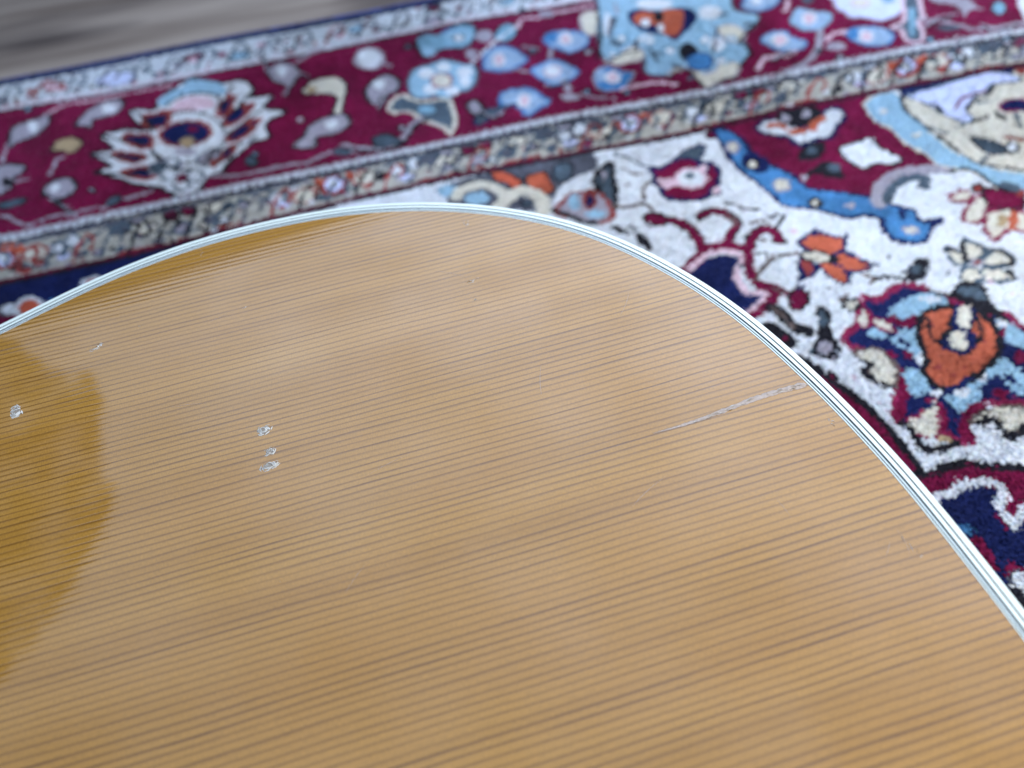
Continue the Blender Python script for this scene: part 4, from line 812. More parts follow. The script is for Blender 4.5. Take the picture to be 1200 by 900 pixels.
('B','S','p','-',45,(2987,4343,3063,4396,3162,4397)),
('B','P','m','-',0,(3057,4224,3022,4197,2973,4200,2938,4230,2938,4270,2973,4297,3022,4295,3057,4264)),
('B','S','p','-',35,(2903,4795,2987,4918)),
('B','P','g','-',0,(3148,4851,3120,4826,3083,4825,3060,4850,3062,4887,3090,4913,3127,4913,3151,4888)),
('B','P','L','b',14,(3134,4356,3206,4411,3318,4390,3395,4311,3381,4211,3269,4152,3161,4217)),
('B','P','b','-',0,(3209,4338,3178,4300,3148,4292,3136,4317,3149,4362,3180,4400,3211,4409,3223,4383)),
('B','P','p','w',10,(3268,4279,3235,4243,3201,4236,3186,4262,3198,4307,3231,4344,3265,4351,3280,4324)),
('B','P','l','m',12,(3310,4891,3258,4780,3239,4683,3256,4620,3266,4546,3338,4517,3407,4439,3511,4447,3614,4517,3752,4708)),
('B','P','t','p',10,(3467,4681,3431,4650,3386,4649,3357,4680,3363,4723,3398,4755,3444,4756,3472,4725)),
('B','P','g','p',24,(3729,4691,3811,4657,3744,4503,3681,4378,3621,4329,3593,4232,3531,4129,3459,4130,3455,4205,3488,4281,3448,4338,3564,4389)),
('B','P','B','-',0,(3649,4491,3689,4474,3537,4219,3496,4212)),
('B','S','m','-',44,(3649,4366,3754,4295,3831,4220,3892,4125,4000,4105,4109,4085,4307,4089)),
('B','P','g','-',0,(3699,4245,3780,4217,3830,4161,3744,4160,3695,4199)),
('B','P','m','-',0,(3881,4602,4070,4497,4085,4363,4111,4327,4012,4348,3935,4287,3960,4364,3954,4455,3866,4516)),
('B','P','B','K',10,(4236,4289,4187,4239,4144,4227,4132,4261,4157,4321,4206,4372,4250,4384,4262,4349)),
('B','P','w','-',0,(4393,4389,4482,4352,4252,4028,4273,4163)),
('B','P','B','-',0,(3652,4670,3618,4637,3580,4634,3560,4661,3569,4704,3603,4737,3641,4740,3662,4712)),
('B','S','W','-',75,(-2873,4039,-2590,4044,-2303,4049,-2013,4054,-1719,4060,-1422,4067,-1120,4075,-815,4078,-506,4076,-193,4075,123,4076,443,4079,769,4087,1099,4096,1427,4081,1755,4063,2092,4058,2435,4059,2782,4059,3131,4055,3482,4048,3826,4024,4172,4001,4521,3978,4872,3954)),
('B','S','m','-',11,(-2834,4073,-2812,4013)),
('B','S','m','-',11,(-2786,4073,-2765,4014)),
('B','S','m','-',11,(-2739,4074,-2718,4015)),
('B','S','m','-',11,(-2692,4075,-2671,4016)),
('B','S','m','-',11,(-2644,4076,-2624,4017)),
('B','S','m','-',11,(-2596,4077,-2577,4017)),
('B','S','m','-',11,(-2549,4078,-2530,4018)),
('B','S','m','-',11,(-2501,4079,-2482,4019)),
('B','S','m','-',11,(-2453,4079,-2435,4020)),
('B','S','m','-',11,(-2405,4080,-2387,4021)),
('B','S','m','-',11,(-2357,4081,-2339,4022)),
('B','S','m','-',11,(-2309,4082,-2291,4022)),
('B','S','m','-',11,(-2260,4083,-2243,4023)),
('B','S','m','-',11,(-2212,4084,-2195,4024)),
('B','S','m','-',11,(-2163,4085,-2147,4025)),
('B','S','m','-',11,(-2115,4086,-2099,4026)),
('B','S','m','-',11,(-2066,4087,-2050,4026)),
('B','S','m','-',11,(-2017,4087,-2002,4027)),
('B','S','m','-',11,(-1968,4088,-1953,4028)),
('B','S','m','-',11,(-1919,4089,-1905,4029)),
('B','S','m','-',11,(-1870,4090,-1856,4030)),
('B','S','m','-',11,(-1821,4091,-1807,4031)),
('B','S','m','-',11,(-1771,4092,-1758,4031)),
('B','S','m','-',11,(-1722,4093,-1709,4032)),
('B','S','m','-',11,(-1672,4094,-1660,4033)),
('B','S','m','-',11,(-1623,4095,-1611,4034)),
('B','S','m','-',11,(-1573,4096,-1561,4036)),
('B','S','m','-',11,(-1523,4098,-1512,4037)),
('B','S','m','-',11,(-1473,4099,-1462,4038)),
('B','S','m','-',11,(-1423,4101,-1413,4040)),
('B','S','m','-',11,(-1373,4102,-1363,4041)),
('B','S','m','-',11,(-1323,4103,-1313,4042)),
('B','S','m','-',11,(-1272,4105,-1263,4044)),
('B','S','m','-',11,(-1222,4106,-1213,4045)),
('B','S','m','-',11,(-1171,4108,-1163,4046)),
('B','S','m','-',11,(-1120,4109,-1112,4048)),
('B','S','m','-',11,(-1070,4111,-1062,4049)),
('B','S','m','-',11,(-1019,4112,-1011,4050)),
('B','S','m','-',11,(-967,4113,-960,4051)),
('B','S','m','-',11,(-916,4113,-910,4051)),
('B','S','m','-',11,(-865,4112,-859,4050)),
('B','S','m','-',11,(-814,4112,-808,4050)),
('B','S','m','-',11,(-762,4112,-757,4049)),
('B','S','m','-',11,(-711,4111,-706,4049)),
('B','S','m','-',11,(-659,4111,-654,4049)),
('B','S','m','-',11,(-607,4110,-603,4048)),
('B','S','m','-',11,(-555,4110,-552,4048)),
('B','S','m','-',11,(-503,4110,-500,4048)),
('B','S','m','-',11,(-451,4109,-448,4047)),
('B','S','m','-',11,(-399,4109,-397,4047)),
('B','S','m','-',11,(-347,4109,-345,4046)),
('B','S','m','-',11,(-295,4108,-293,4046)),
('B','S','m','-',11,(-242,4109,-241,4046)),
('B','S','m','-',11,(-190,4109,-189,4046)),
('B','S','m','-',11,(-137,4109,-137,4047)),
('B','S','m','-',11,(-84,4110,-84,4047)),
('B','S','m','-',11,(-31,4110,-32,4047)),
('B','S','m','-',11,(22,4110,21,4047)),
('B','S','m','-',11,(75,4111,74,4048)),
('B','S','m','-',11,(128,4111,126,4048)),
('B','S','m','-',11,(182,4111,179,4048)),
('B','S','m','-',11,(235,4111,232,4048)),
('B','S','m','-',11,(289,4112,285,4049)),
('B','S','m','-',11,(342,4112,339,4049)),
('B','S','m','-',11,(396,4112,392,4049)),
('B','S','m','-',11,(450,4113,445,4050)),
('B','S','m','-',11,(504,4115,499,4051)),
('B','S','m','-',11,(559,4116,553,4053)),
('B','S','m','-',11,(613,4118,607,4054)),
('B','S','m','-',11,(668,4119,661,4056)),
('B','S','m','-',11,(722,4121,716,4057)),
('B','S','m','-',11,(777,4122,770,4058)),
('B','S','m','-',11,(832,4124,825,4060)),
('B','S','m','-',11,(887,4125,879,4061)),
('B','S','m','-',11,(943,4127,934,4063)),
('B','S','m','-',11,(998,4128,989,4064)),
('B','S','m','-',11,(1054,4130,1044,4066)),
('B','S','m','-',11,(1109,4131,1099,4067)),
('B','S','m','-',11,(1165,4132,1154,4067)),
('B','S','m','-',11,(1219,4129,1208,4064)),
('B','S','m','-',11,(1274,4126,1262,4061)),
('B','S','m','-',11,(1329,4123,1317,4058)),
('B','S','m','-',11,(1383,4120,1371,4055)),
('B','S','m','-',11,(1438,4116,1425,4052)),
('B','S','m','-',11,(1493,4113,1480,4049)),
('B','S','m','-',11,(1548,4110,1534,4046)),
('B','S','m','-',11,(1603,4107,1589,4043)),
('B','S','m','-',11,(1658,4104,1643,4040)),
('B','S','m','-',11,(1713,4101,1698,4037)),
('B','S','m','-',11,(1768,4098,1753,4034)),
('B','S','m','-',11,(1824,4095,1808,4030)),
('B','S','m','-',11,(1879,4092,1862,4027)),
('B','S','m','-',11,(1936,4092,1919,4028)),
('B','S','m','-',11,(1993,4093,1975,4028)),
('B','S','m','-',11,(2050,4093,2031,4028)),
('B','S','m','-',11,(2107,4093,2088,4028)),
('B','S','m','-',11,(2164,4094,2145,4029)),
('B','S','m','-',11,(2221,4094,2202,4029)),
('B','S','m','-',11,(2279,4094,2259,4029)),
('B','S','m','-',11,(2336,4094,2316,4029)),
('B','S','m','-',11,(2394,4095,2373,4029)),
('B','S','m','-',11,(2452,4095,2430,4030)),
('B','S','m','-',11,(2510,4095,2488,4030)),
('B','S','m','-',11,(2568,4096,2545,4030)),
('B','S','m','-',11,(2626,4096,2603,4030)),
('B','S','m','-',11,(2684,4096,2660,4030)),
('B','S','m','-',11,(2742,4095,2718,4029)),
('B','S','m','-',11,(2800,4095,2775,4029)),
('B','S','m','-',11,(2858,4094,2833,4028)),
('B','S','m','-',11,(2917,4094,2891,4028)),
('B','S','m','-',11,(2975,4093,2949,4027)),
('B','S','m','-',11,(3034,4093,3007,4027)),
('B','S','m','-',11,(3092,4092,3065,4026)),
('B','S','m','-',11,(3151,4092,3123,4025)),
('B','S','m','-',11,(3210,4091,3182,4025)),
('B','S','m','-',11,(3269,4090,3240,4024)),
('B','S','m','-',11,(3328,4090,3299,4024)),
('B','S','m','-',11,(3388,4089,3357,4023)),
('B','S','m','-',11,(3446,4088,3416,4021)),
('B','S','m','-',11,(3504,4084,3472,4018)),
('B','S','m','-',11,(3561,4080,3529,4014)),
('B','S','m','-',11,(3619,4076,3587,4010)),
('B','S','m','-',11,(3676,4073,3644,4006)),
('B','S','m','-',11,(3734,4069,3701,4002)),
('B','S','m','-',11,(3792,4065,3758,3998)),
('B','S','m','-',11,(3850,4061,3815,3995)),
('B','S','m','-',11,(3908,4057,3873,3991)),
('B','S','m','-',11,(3966,4053,3930,3987)),
('B','S','m','-',11,(4024,4049,3988,3983)),
('B','S','m','-',11,(4082,4045,4045,3979)),
('B','S','m','-',11,(4140,4042,4103,3975)),
('B','S','m','-',11,(4198,4038,4160,3971)),
('B','S','m','-',11,(4256,4034,4218,3967)),
('B','S','m','-',11,(4314,4030,4276,3963)),
('B','S','m','-',11,(4373,4026,4334,3960)),
('B','S','m','-',11,(4431,4022,4392,3956)),
('B','S','m','-',11,(4490,4018,4450,3952)),
('B','S','m','-',11,(4548,4014,4508,3948)),
('B','S','m','-',11,(4607,4010,4566,3944)),
('B','S','m','-',11,(4666,4006,4624,3940)),
('B','S','m','-',11,(4724,4003,4682,3936)),
('B','S','m','-',11,(4783,3999,4740,3932)),
('B','S','m','-',11,(4842,3995,4799,3928)),
('B','S','m','-',11,(4901,3991,4857,3924)),
('B','P','T','-',0,(-2860,3986,-2579,3991,-2294,3995,-2006,4000,-1714,4005,-1419,4013,-1119,4023,-816,4028,-509,4029,-198,4031,116,4033,435,4036,758,4042,1086,4048,1411,4033,1738,4015,2073,4012,2415,4016,2760,4016,3106,4011,3454,4003,3798,3981,4143,3960,4492,3939,4842,3917,4619,3639,4276,3651,3935,3663,3598,3675,3264,3687,2933,3700,2605,3712,2273,3710,1941,3696,1617,3692,1304,3707,993,3721,683,3729,376,3738,70,3733,-233,3726,-532,3713,-826,3697,-1116,3681,-1401,3663,-1682,3651,-1960,3649,-2235,3647,-2507,3645,-2776,3644)),
('B','S','k','-',20,(-2856,3969,-2575,3974,-2291,3978,-2004,3983,-1712,3987,-1418,3996,-1119,4006,-817,4012,-510,4014,-200,4016,114,4018,432,4021,754,4027,1081,4032,1406,4017,1732,3999,2066,3996,2408,4001,2752,4001,3098,3995,3445,3987,3788,3966,4133,3945,4481,3924,4831,3903)),
('B','S','g','-',26,(-2747,3711,-2664,3741,-2589,3818,-2513,3902,-2428,3945,-2329,3923,-2222,3849,-2116,3766,-2016,3720,-1925,3735,-1839,3805,-1752,3893,-1661,3952,-1563,3947,-1461,3885,-1360,3802,-1261,3748,-1165,3752,-1068,3813,-969,3902,-868,3969,-767,3980,-668,3931,-572,3855,-476,3794,-377,3783,-272,3825,-162,3899,-50,3968,57,3992,157,3959,249,3890,341,3825,439,3795,548,3820,668,3887,792,3961,910,4001,1012,3980,1100,3909,1182,3825,1273,3775,1382,3784,1510,3842,1646,3917,1774,3963,1882,3955,1969,3897,2048,3822,2137,3772,2248,3774,2384,3828,2534,3906,2676,3963,2794,3970,2883,3921,2955,3842,3032,3776,3135,3757,3270,3793,3428,3863,3584,3926,3713,3943,3805,3902,3872,3825,3939,3752,4033,3719,4165,3740,4327,3799,4494,3861,4636,3889,4738,3863)),
('B','P','t','g',10,(-2670,3713,-2670,3694,-2683,3687,-2701,3694,-2714,3711,-2714,3730,-2701,3738,-2683,3731)),
('B','P','V','K',10,(-2619,3851,-2618,3826,-2633,3815,-2655,3824,-2672,3849,-2673,3874,-2658,3885,-2635,3875)),
('B','P','t','K',10,(-2453,3732,-2454,3712,-2468,3704,-2488,3711,-2502,3730,-2501,3750,-2487,3759,-2467,3751)),
('B','P','m','g',10,(-2383,3818,-2383,3799,-2395,3790,-2412,3798,-2424,3817,-2424,3836,-2412,3845,-2395,3837)),
('B','P','g','K',10,(-2250,3816,-2254,3800,-2273,3793,-2295,3799,-2309,3814,-2305,3831,-2286,3838,-2264,3832)),
('B','P','K','K',10,(-2132,3759,-2135,3735,-2156,3724,-2182,3733,-2198,3757,-2196,3781,-2175,3792,-2149,3783)),
('B','P','m','K',10,(-1991,3735,-1995,3712,-2017,3702,-2044,3710,-2061,3733,-2057,3755,-2035,3766,-2008,3757)),
('B','P','t','K',10,(-1921,3819,-1924,3794,-1944,3783,-1968,3793,-1984,3816,-1981,3841,-1962,3852,-1937,3843)),
('B','P','g','g',10,(-1781,3756,-1785,3742,-1801,3735,-1821,3740,-1831,3755,-1828,3769,-1811,3776,-1792,3770)),
('B','P','m','g',10,(-1689,3737,-1693,3722,-1707,3715,-1725,3721,-1735,3735,-1732,3750,-1717,3757,-1699,3751)),
('B','P','g','g',10,(-1568,3716,-1570,3698,-1583,3690,-1599,3697,-1609,3715,-1607,3733,-1594,3741,-1578,3734)),
('B','P','V','g',10,(-1458,3818,-1460,3794,-1473,3784,-1490,3793,-1502,3817,-1500,3840,-1486,3851,-1469,3842)),
('B','P','m','g',10,(-1345,3729,-1352,3715,-1373,3708,-1396,3713,-1408,3727,-1401,3742,-1380,3749,-1357,3744)),
('B','P','V','g',10,(-1217,3831,-1224,3813,-1245,3805,-1269,3812,-1281,3829,-1275,3847,-1253,3855,-1229,3848)),
('B','P','t','K',10,(-1099,3783,-1104,3763,-1123,3754,-1144,3761,-1155,3781,-1150,3801,-1131,3810,-1110,3803)),
('B','P','w','K',10,(-970,3782,-978,3764,-1002,3756,-1028,3763,-1041,3780,-1033,3799,-1009,3807,-983,3800)),
('B','P','m','g',10,(-870,3897,-874,3872,-890,3861,-909,3871,-919,3895,-915,3921,-899,3932,-880,3922)),
('B','P','w','g',10,(-739,3894,-747,3877,-770,3869,-794,3875,-806,3892,-798,3909,-775,3917,-751,3911)),
('B','P','w','K',10,(-609,3899,-618,3879,-643,3870,-669,3877,-681,3897,-672,3917,-647,3926,-621,3919)),
('B','P','m','g',10,(-518,3880,-524,3862,-539,3854,-556,3861,-564,3878,-558,3896,-543,3904,-526,3897)),
('B','P','g','g',10,(-408,3808,-417,3792,-441,3784,-466,3790,-477,3806,-468,3822,-444,3829,-419,3823)),
('B','P','V','g',10,(-298,3822,-306,3803,-324,3795,-343,3802,-352,3820,-345,3839,-326,3847,-307,3840)),
('B','P','V','g',10,(-140,3864,-150,3843,-173,3834,-197,3841,-207,3861,-198,3882,-174,3891,-151,3884)),
('B','P','K','K',10,(-40,3880,-48,3855,-68,3844,-88,3854,-96,3878,-88,3903,-68,3914,-48,3905)),
('B','P','g','g',10,(100,3812,89,3789,63,3779,38,3787,28,3810,38,3833,64,3843,89,3834)),
('B','P','m','g',10,(271,3957,258,3939,230,3931,203,3937,192,3954,204,3972,232,3980,260,3974)),
('B','P','m','g',10,(345,3833,335,3816,313,3808,291,3814,283,3831,293,3849,315,3857,337,3850)),
('B','P','m','K',10,(495,3948,483,3922,457,3910,433,3920,425,3946,436,3973,462,3985,486,3974)),
('B','P','g','K',10,(575,3831,567,3812,550,3804,535,3811,530,3829,538,3848,554,3856,570,3849)),
('B','P','t','K',10,(737,3972,725,3952,699,3944,675,3951,666,3969,679,3989,704,3998,729,3991)),
('B','P','m','K',10,(866,3864,857,3842,840,3833,825,3841,821,3863,830,3885,847,3894,862,3886)),
('B','P','g','g',10,(971,3817,961,3796,941,3788,923,3795,918,3815,929,3836,949,3845,966,3837)),
('B','P','g','K',10,(1098,3798,1082,3776,1052,3766,1025,3774,1016,3796,1031,3819,1061,3829,1089,3821)),
('B','P','V','g',10,(1192,3789,1177,3764,1149,3753,1125,3763,1118,3787,1132,3812,1160,3823,1185,3813)),
('B','P','g','g',10,(1385,3874,1369,3849,1341,3838,1317,3848,1311,3871,1326,3896,1354,3907,1378,3898)),
('B','P','K','g',10,(1542,3956,1529,3935,1504,3925,1484,3933,1479,3954,1492,3976,1517,3986,1537,3977)),
('B','P','K','g',10,(1651,3949,1635,3926,1607,3916,1584,3924,1578,3946,1593,3969,1621,3980,1645,3971)),
('B','P','V','g',10,(1752,3870,1737,3851,1709,3843,1685,3850,1678,3868,1693,3887,1721,3895,1746,3888)),
('B','P','m','g',10,(1857,3795,1844,3775,1824,3766,1808,3774,1805,3794,1818,3814,1838,3823,1855,3815)),
('B','P','m','g',10,(2019,3865,2007,3849,1987,3841,1971,3847,1968,3864,1980,3881,2000,3888,2016,3882)),
('B','P','t','g',10,(2175,3891,2160,3874,2135,3866,2114,3872,2109,3889,2124,3907,2149,3915,2170,3908)),
('B','P','g','K',10,(2320,3944,2299,3918,2265,3907,2236,3916,2231,3941,2252,3966,2286,3978,2315,3968)),
('B','P','m','g',10,(2426,3934,2411,3915,2389,3906,2371,3913,2369,3932,2384,3952,2406,3961,2424,3953)),
('B','P','t','g',10,(2632,3957,2609,3930,2574,3918,2546,3928,2542,3954,2564,3981,2600,3993,2628,3983)),
('B','P','g','g',10,(2772,3975,2754,3951,2727,3940,2708,3950,2706,3973,2725,3997,2752,4008,2772,3999)),
('B','P','K','K',10,(2802,3798,2787,3780,2763,3772,2744,3779,2742,3796,2757,3814,2782,3822,2800,3815)),
('B','P','g','K',10,(2973,3864,2953,3844,2920,3835,2894,3842,2889,3861,2909,3881,2942,3890,2969,3883)),
('B','P','w','K',10,(3073,3794,3054,3778,3021,3771,2993,3776,2987,3791,3006,3807,3039,3815,3067,3809)),
('B','P','V','g',10,(3220,3829,3203,3806,3182,3796,3169,3805,3172,3828,3189,3851,3210,3861,3223,3852)),
('B','P','t','K',10,(3393,3849,3373,3830,3341,3821,3317,3828,3314,3847,3335,3867,3366,3875,3391,3868)),
('B','P','g','g',10,(3548,3949,3530,3927,3506,3917,3491,3925,3493,3947,3512,3969,3535,3979,3551,3971)),
('B','P','m','g',10,(3659,3893,3638,3875,3605,3866,3580,3873,3577,3891,3598,3910,3631,3918,3656,3911)),
('B','P','t','K',10,(3704,3726,3688,3706,3667,3697,3655,3705,3658,3724,3675,3744,3695,3753,3708,3745)),
('B','P','g','K',10,(3980,3910,3956,3889,3919,3880,3890,3887,3887,3907,3911,3927,3949,3936,3977,3929)),
('B','P','m','g',10,(3987,3748,3966,3730,3933,3722,3909,3728,3907,3746,3928,3764,3960,3772,3985,3765)),
('B','P','t','g',10,(4119,3732,4094,3711,4058,3701,4032,3709,4031,3730,4056,3752,4092,3762,4118,3754)),
('B','P','g','K',10,(4284,3721,4259,3694,4230,3682,4214,3692,4221,3719,4246,3747,4275,3759,4291,3748)),
('B','P','t','g',10,(4473,3774,4449,3749,4422,3739,4406,3748,4411,3772,4435,3796,4463,3807,4479,3797)),
('B','P','w','g',10,(4523,3706,4496,3683,4460,3673,4436,3681,4437,3704,4464,3727,4500,3738,4525,3729)),
('B','P','g','K',10,(4843,3883,4819,3862,4788,3853,4768,3861,4770,3881,4794,3902,4825,3911,4846,3904)),
('B','P','w','g',12,(-1912,3856,-1917,3822,-1946,3807,-1982,3820,-2004,3853,-2000,3887,-1971,3902,-1934,3889)),
('B','P','w','g',12,(-1825,3891,-1829,3854,-1854,3837,-1887,3852,-1909,3888,-1906,3926,-1880,3942,-1847,3928)),
('B','P','l','m',10,(-1868,3764,-1873,3742,-1897,3732,-1925,3740,-1941,3762,-1936,3784,-1913,3794,-1884,3786)),
('B','P','g','-',0,(-1886,3805,-1887,3791,-1895,3785,-1906,3790,-1914,3804,-1913,3818,-1905,3824,-1894,3819)),
('B','P','w','g',12,(-656,3895,-667,3860,-701,3844,-736,3858,-754,3892,-743,3927,-710,3943,-673,3930)),
('B','P','w','g',12,(-558,3928,-568,3890,-598,3873,-631,3888,-647,3925,-637,3964,-607,3981,-574,3966)),
('B','P','l','m',10,(-625,3812,-635,3788,-661,3778,-690,3787,-703,3809,-694,3832,-667,3843,-639,3834)),
('B','P','g','-',0,(-638,3849,-641,3835,-650,3828,-661,3834,-667,3848,-664,3863,-654,3869,-643,3864)),
('B','P','w','g',12,(70,3909,55,3873,19,3858,-17,3871,-31,3906,-17,3942,19,3958,55,3945)),
('B','P','w','g',12,(173,3940,159,3900,126,3883,94,3898,82,3936,96,3976,129,3993,161,3978)),
('B','P','l','m',10,(94,3831,82,3807,54,3797,25,3806,14,3828,26,3852,54,3863,83,3854)),
('B','P','g','-',0,(85,3866,80,3851,69,3845,59,3850,54,3865,59,3880,70,3886,80,3880)),
('B','P','w','g',12,(1095,3914,1074,3877,1034,3861,999,3875,989,3910,1009,3947,1049,3964,1084,3950)),
('B','P','w','g',12,(1206,3942,1185,3902,1149,3885,1118,3900,1110,3939,1130,3979,1167,3997,1198,3982)),
('B','P','l','m',10,(1107,3827,1091,3803,1060,3793,1032,3802,1023,3825,1039,3849,1070,3860,1098,3851)),
('B','P','g','-',0,(1103,3865,1096,3850,1084,3843,1073,3849,1071,3864,1078,3879,1090,3885,1100,3880)),
('B','P','w','g',12,(1911,3879,1885,3842,1843,3826,1809,3839,1802,3875,1827,3912,1869,3929,1904,3915)),
('B','P','w','g',12,(2030,3912,2004,3871,1965,3854,1935,3869,1931,3909,1956,3949,1995,3967,2026,3952)),
('B','P','l','m',10,(1916,3796,1897,3772,1864,3761,1836,3770,1830,3793,1848,3818,1881,3829,1909,3820)),
('B','P','g','-',0,(1915,3833,1906,3818,1893,3811,1884,3817,1883,3832,1891,3847,1904,3854,1914,3848)),
('B','P','w','g',12,(2984,3886,2952,3848,2906,3832,2872,3846,2870,3882,2901,3920,2948,3937,2982,3923)),
('B','P','w','g',12,(3108,3913,3076,3872,3033,3854,3004,3870,3005,3910,3037,3951,3081,3970,3110,3954)),
('B','P','l','m',10,(2978,3803,2955,3779,2920,3768,2892,3777,2888,3801,2911,3826,2947,3837,2975,3828)),
('B','P','g','-',0,(2982,3839,2970,3823,2956,3817,2946,3823,2948,3838,2959,3853,2973,3860,2983,3854)),
('B','P','w','g',12,(3620,3864,3585,3826,3536,3809,3503,3824,3504,3860,3539,3899,3588,3916,3621,3901)),
('B','P','w','g',12,(3747,3888,3711,3846,3666,3828,3637,3844,3642,3884,3677,3926,3723,3944,3752,3928)),
('B','P','l','m',10,(3607,3780,3582,3755,3545,3745,3517,3754,3515,3778,3541,3803,3578,3814,3606,3805)),
('B','P','g','-',0,(3613,3815,3601,3800,3585,3793,3576,3799,3579,3814,3591,3830,3607,3837,3616,3831)),
('B','P','l','R',24,(-2187,3853,-2188,3797,-2223,3772,-2271,3794,-2305,3849,-2305,3906,-2270,3931,-2221,3909)),
('B','P','w','-',0,(-2220,3860,-2220,3832,-2236,3820,-2258,3831,-2275,3858,-2275,3887,-2259,3899,-2236,3888)),
('B','P','r','-',0,(-2310,3893,-2307,3859,-2318,3844,-2339,3857,-2356,3891,-2360,3925,-2348,3940,-2327,3926)),
('B','P','r','-',0,(-2138,3912,-2138,3883,-2154,3871,-2177,3882,-2194,3910,-2194,3939,-2177,3952,-2154,3940)),
('B','P','t','R',10,(-2339,3809,-2342,3765,-2377,3746,-2424,3762,-2455,3805,-2453,3850,-2417,3870,-2370,3853)),
('B','P','t','R',10,(-2012,3855,-2019,3810,-2059,3790,-2109,3807,-2141,3851,-2135,3896,-2094,3917,-2043,3900)),
('B','P','R','-',0,(-2007,3750,-2010,3734,-2028,3726,-2049,3733,-2061,3749,-2058,3765,-2040,3773,-2019,3767)),
('B','P','l','R',24,(-301,3904,-318,3845,-362,3819,-409,3842,-431,3900,-415,3959,-370,3986,-323,3963)),
('B','P','w','-',0,(-335,3910,-343,3880,-363,3868,-385,3879,-395,3908,-388,3938,-367,3951,-345,3939)),
('B','P','r','-',0,(-425,3938,-430,3903,-447,3887,-465,3901,-474,3936,-469,3972,-452,3988,-434,3974)),
('B','P','r','-',0,(-233,3956,-241,3926,-262,3913,-284,3925,-294,3954,-286,3984,-265,3998,-243,3986)),
('B','P','t','R',10,(-477,3862,-493,3815,-537,3795,-583,3812,-605,3858,-590,3905,-546,3926,-499,3908)),
('B','P','t','R',10,(-112,3907,-132,3859,-181,3839,-230,3856,-252,3902,-233,3951,-183,3972,-133,3954)),
('B','P','R','-',0,(-132,3816,-141,3799,-162,3791,-183,3797,-192,3814,-183,3832,-162,3840,-141,3833)),
('B','P','l','R',24,(1532,3895,1499,3834,1446,3808,1402,3831,1393,3890,1425,3952,1480,3979,1524,3955)),
('B','P','w','-',0,(1497,3901,1482,3871,1457,3858,1436,3869,1433,3899,1448,3930,1474,3944,1494,3932)),
('B','P','r','-',0,(1411,3938,1397,3901,1375,3885,1359,3899,1358,3936,1372,3973,1394,3989,1411,3974)),
('B','P','r','-',0,(1616,3943,1600,3912,1574,3899,1554,3911,1551,3941,1567,3972,1593,3986,1613,3974)),
('B','P','t','R',10,(1338,3865,1309,3817,1257,3796,1212,3814,1200,3861,1228,3910,1281,3931,1326,3913)),
('B','P','t','R',10,(1731,3885,1697,3836,1640,3814,1591,3833,1580,3880,1613,3930,1671,3952,1720,3933)),
('B','P','R','-',0,(1684,3786,1670,3768,1646,3760,1625,3767,1620,3784,1633,3802,1657,3810,1678,3804)),
('B','P','l','R',24,(3348,3878,3299,3816,3235,3789,3194,3813,3199,3874,3248,3937,3313,3965,3355,3941)),
('B','P','w','-',0,(3313,3885,3289,3853,3259,3840,3240,3852,3243,3883,3267,3914,3298,3928,3316,3916)),
('B','P','r','-',0,(3227,3917,3202,3879,3176,3863,3162,3878,3170,3915,3194,3954,3222,3970,3235,3955)),
('B','P','r','-',0,(3448,3926,3423,3894,3393,3880,3374,3892,3378,3924,3403,3956,3434,3970,3453,3957)),
('B','P','t','R',10,(3133,3846,3090,3796,3030,3774,2987,3793,2985,3841,3027,3891,3088,3914,3132,3895)),
('B','P','t','R',10,(3558,3869,3511,3818,3444,3796,3397,3815,3396,3864,3443,3915,3511,3938,3558,3919)),
('B','P','R','-',0,(3488,3773,3469,3755,3441,3747,3421,3754,3419,3772,3438,3790,3466,3798,3486,3792)),
('B','P','o','-',0,(-2198,3959,-2200,3924,-2226,3909,-2259,3922,-2281,3956,-2280,3991,-2254,4006,-2221,3993)),
('B','P','R','-',0,(-2071,3709,-2076,3687,-2098,3678,-2126,3686,-2143,3707,-2139,3729,-2116,3739,-2088,3731)),
('B','P','c','K',12,(-1278,3932,-1283,3897,-1308,3881,-1337,3895,-1355,3929,-1350,3965,-1325,3980,-1295,3967)),
('B','P','c','K',12,(-1179,3953,-1185,3917,-1210,3902,-1240,3915,-1257,3950,-1251,3986,-1226,4002,-1196,3988)),
('B','P','m','g',14,(-1206,3802,-1214,3768,-1245,3753,-1281,3766,-1300,3799,-1292,3833,-1261,3848,-1225,3835)),
('B','P','t','K',12,(-1389,3867,-1399,3827,-1439,3809,-1486,3824,-1511,3863,-1501,3904,-1461,3922,-1414,3907)),
('B','P','g','K',10,(-1480,3950,-1486,3926,-1507,3916,-1533,3924,-1547,3947,-1542,3971,-1520,3982,-1495,3973)),
('B','P','t','K',12,(-981,3927,-993,3892,-1032,3876,-1075,3889,-1097,3923,-1085,3959,-1046,3975,-1002,3962)),
('B','P','k','g',10,(-1050,3818,-1057,3789,-1082,3777,-1111,3788,-1126,3816,-1119,3844,-1094,3857,-1065,3846)),
('B','S','R','-',30,(-1107,3720,-913,3739)),
('B','S','R','-',30,(-1582,3684,-1393,3695)),
('B','P','c','K',12,(504,3965,490,3928,459,3912,431,3926,421,3962,436,3999,466,4015,495,4001)),
('B','P','c','K',12,(614,3980,599,3943,568,3927,540,3941,530,3977,545,4015,576,4031,605,4017)),
('B','P','m','g',14,(553,3849,535,3813,498,3798,463,3811,451,3846,468,3882,505,3898,541,3884)),
('B','P','t','K',12,(372,3914,350,3871,303,3853,257,3868,239,3909,260,3952,308,3971,355,3955)),
('B','P','g','K',10,(291,3984,280,3960,254,3949,229,3958,219,3982,231,4006,257,4018,282,4008)),
('B','P','t','K',12,(820,3952,798,3915,752,3899,709,3912,694,3948,716,3985,763,4002,806,3988)),
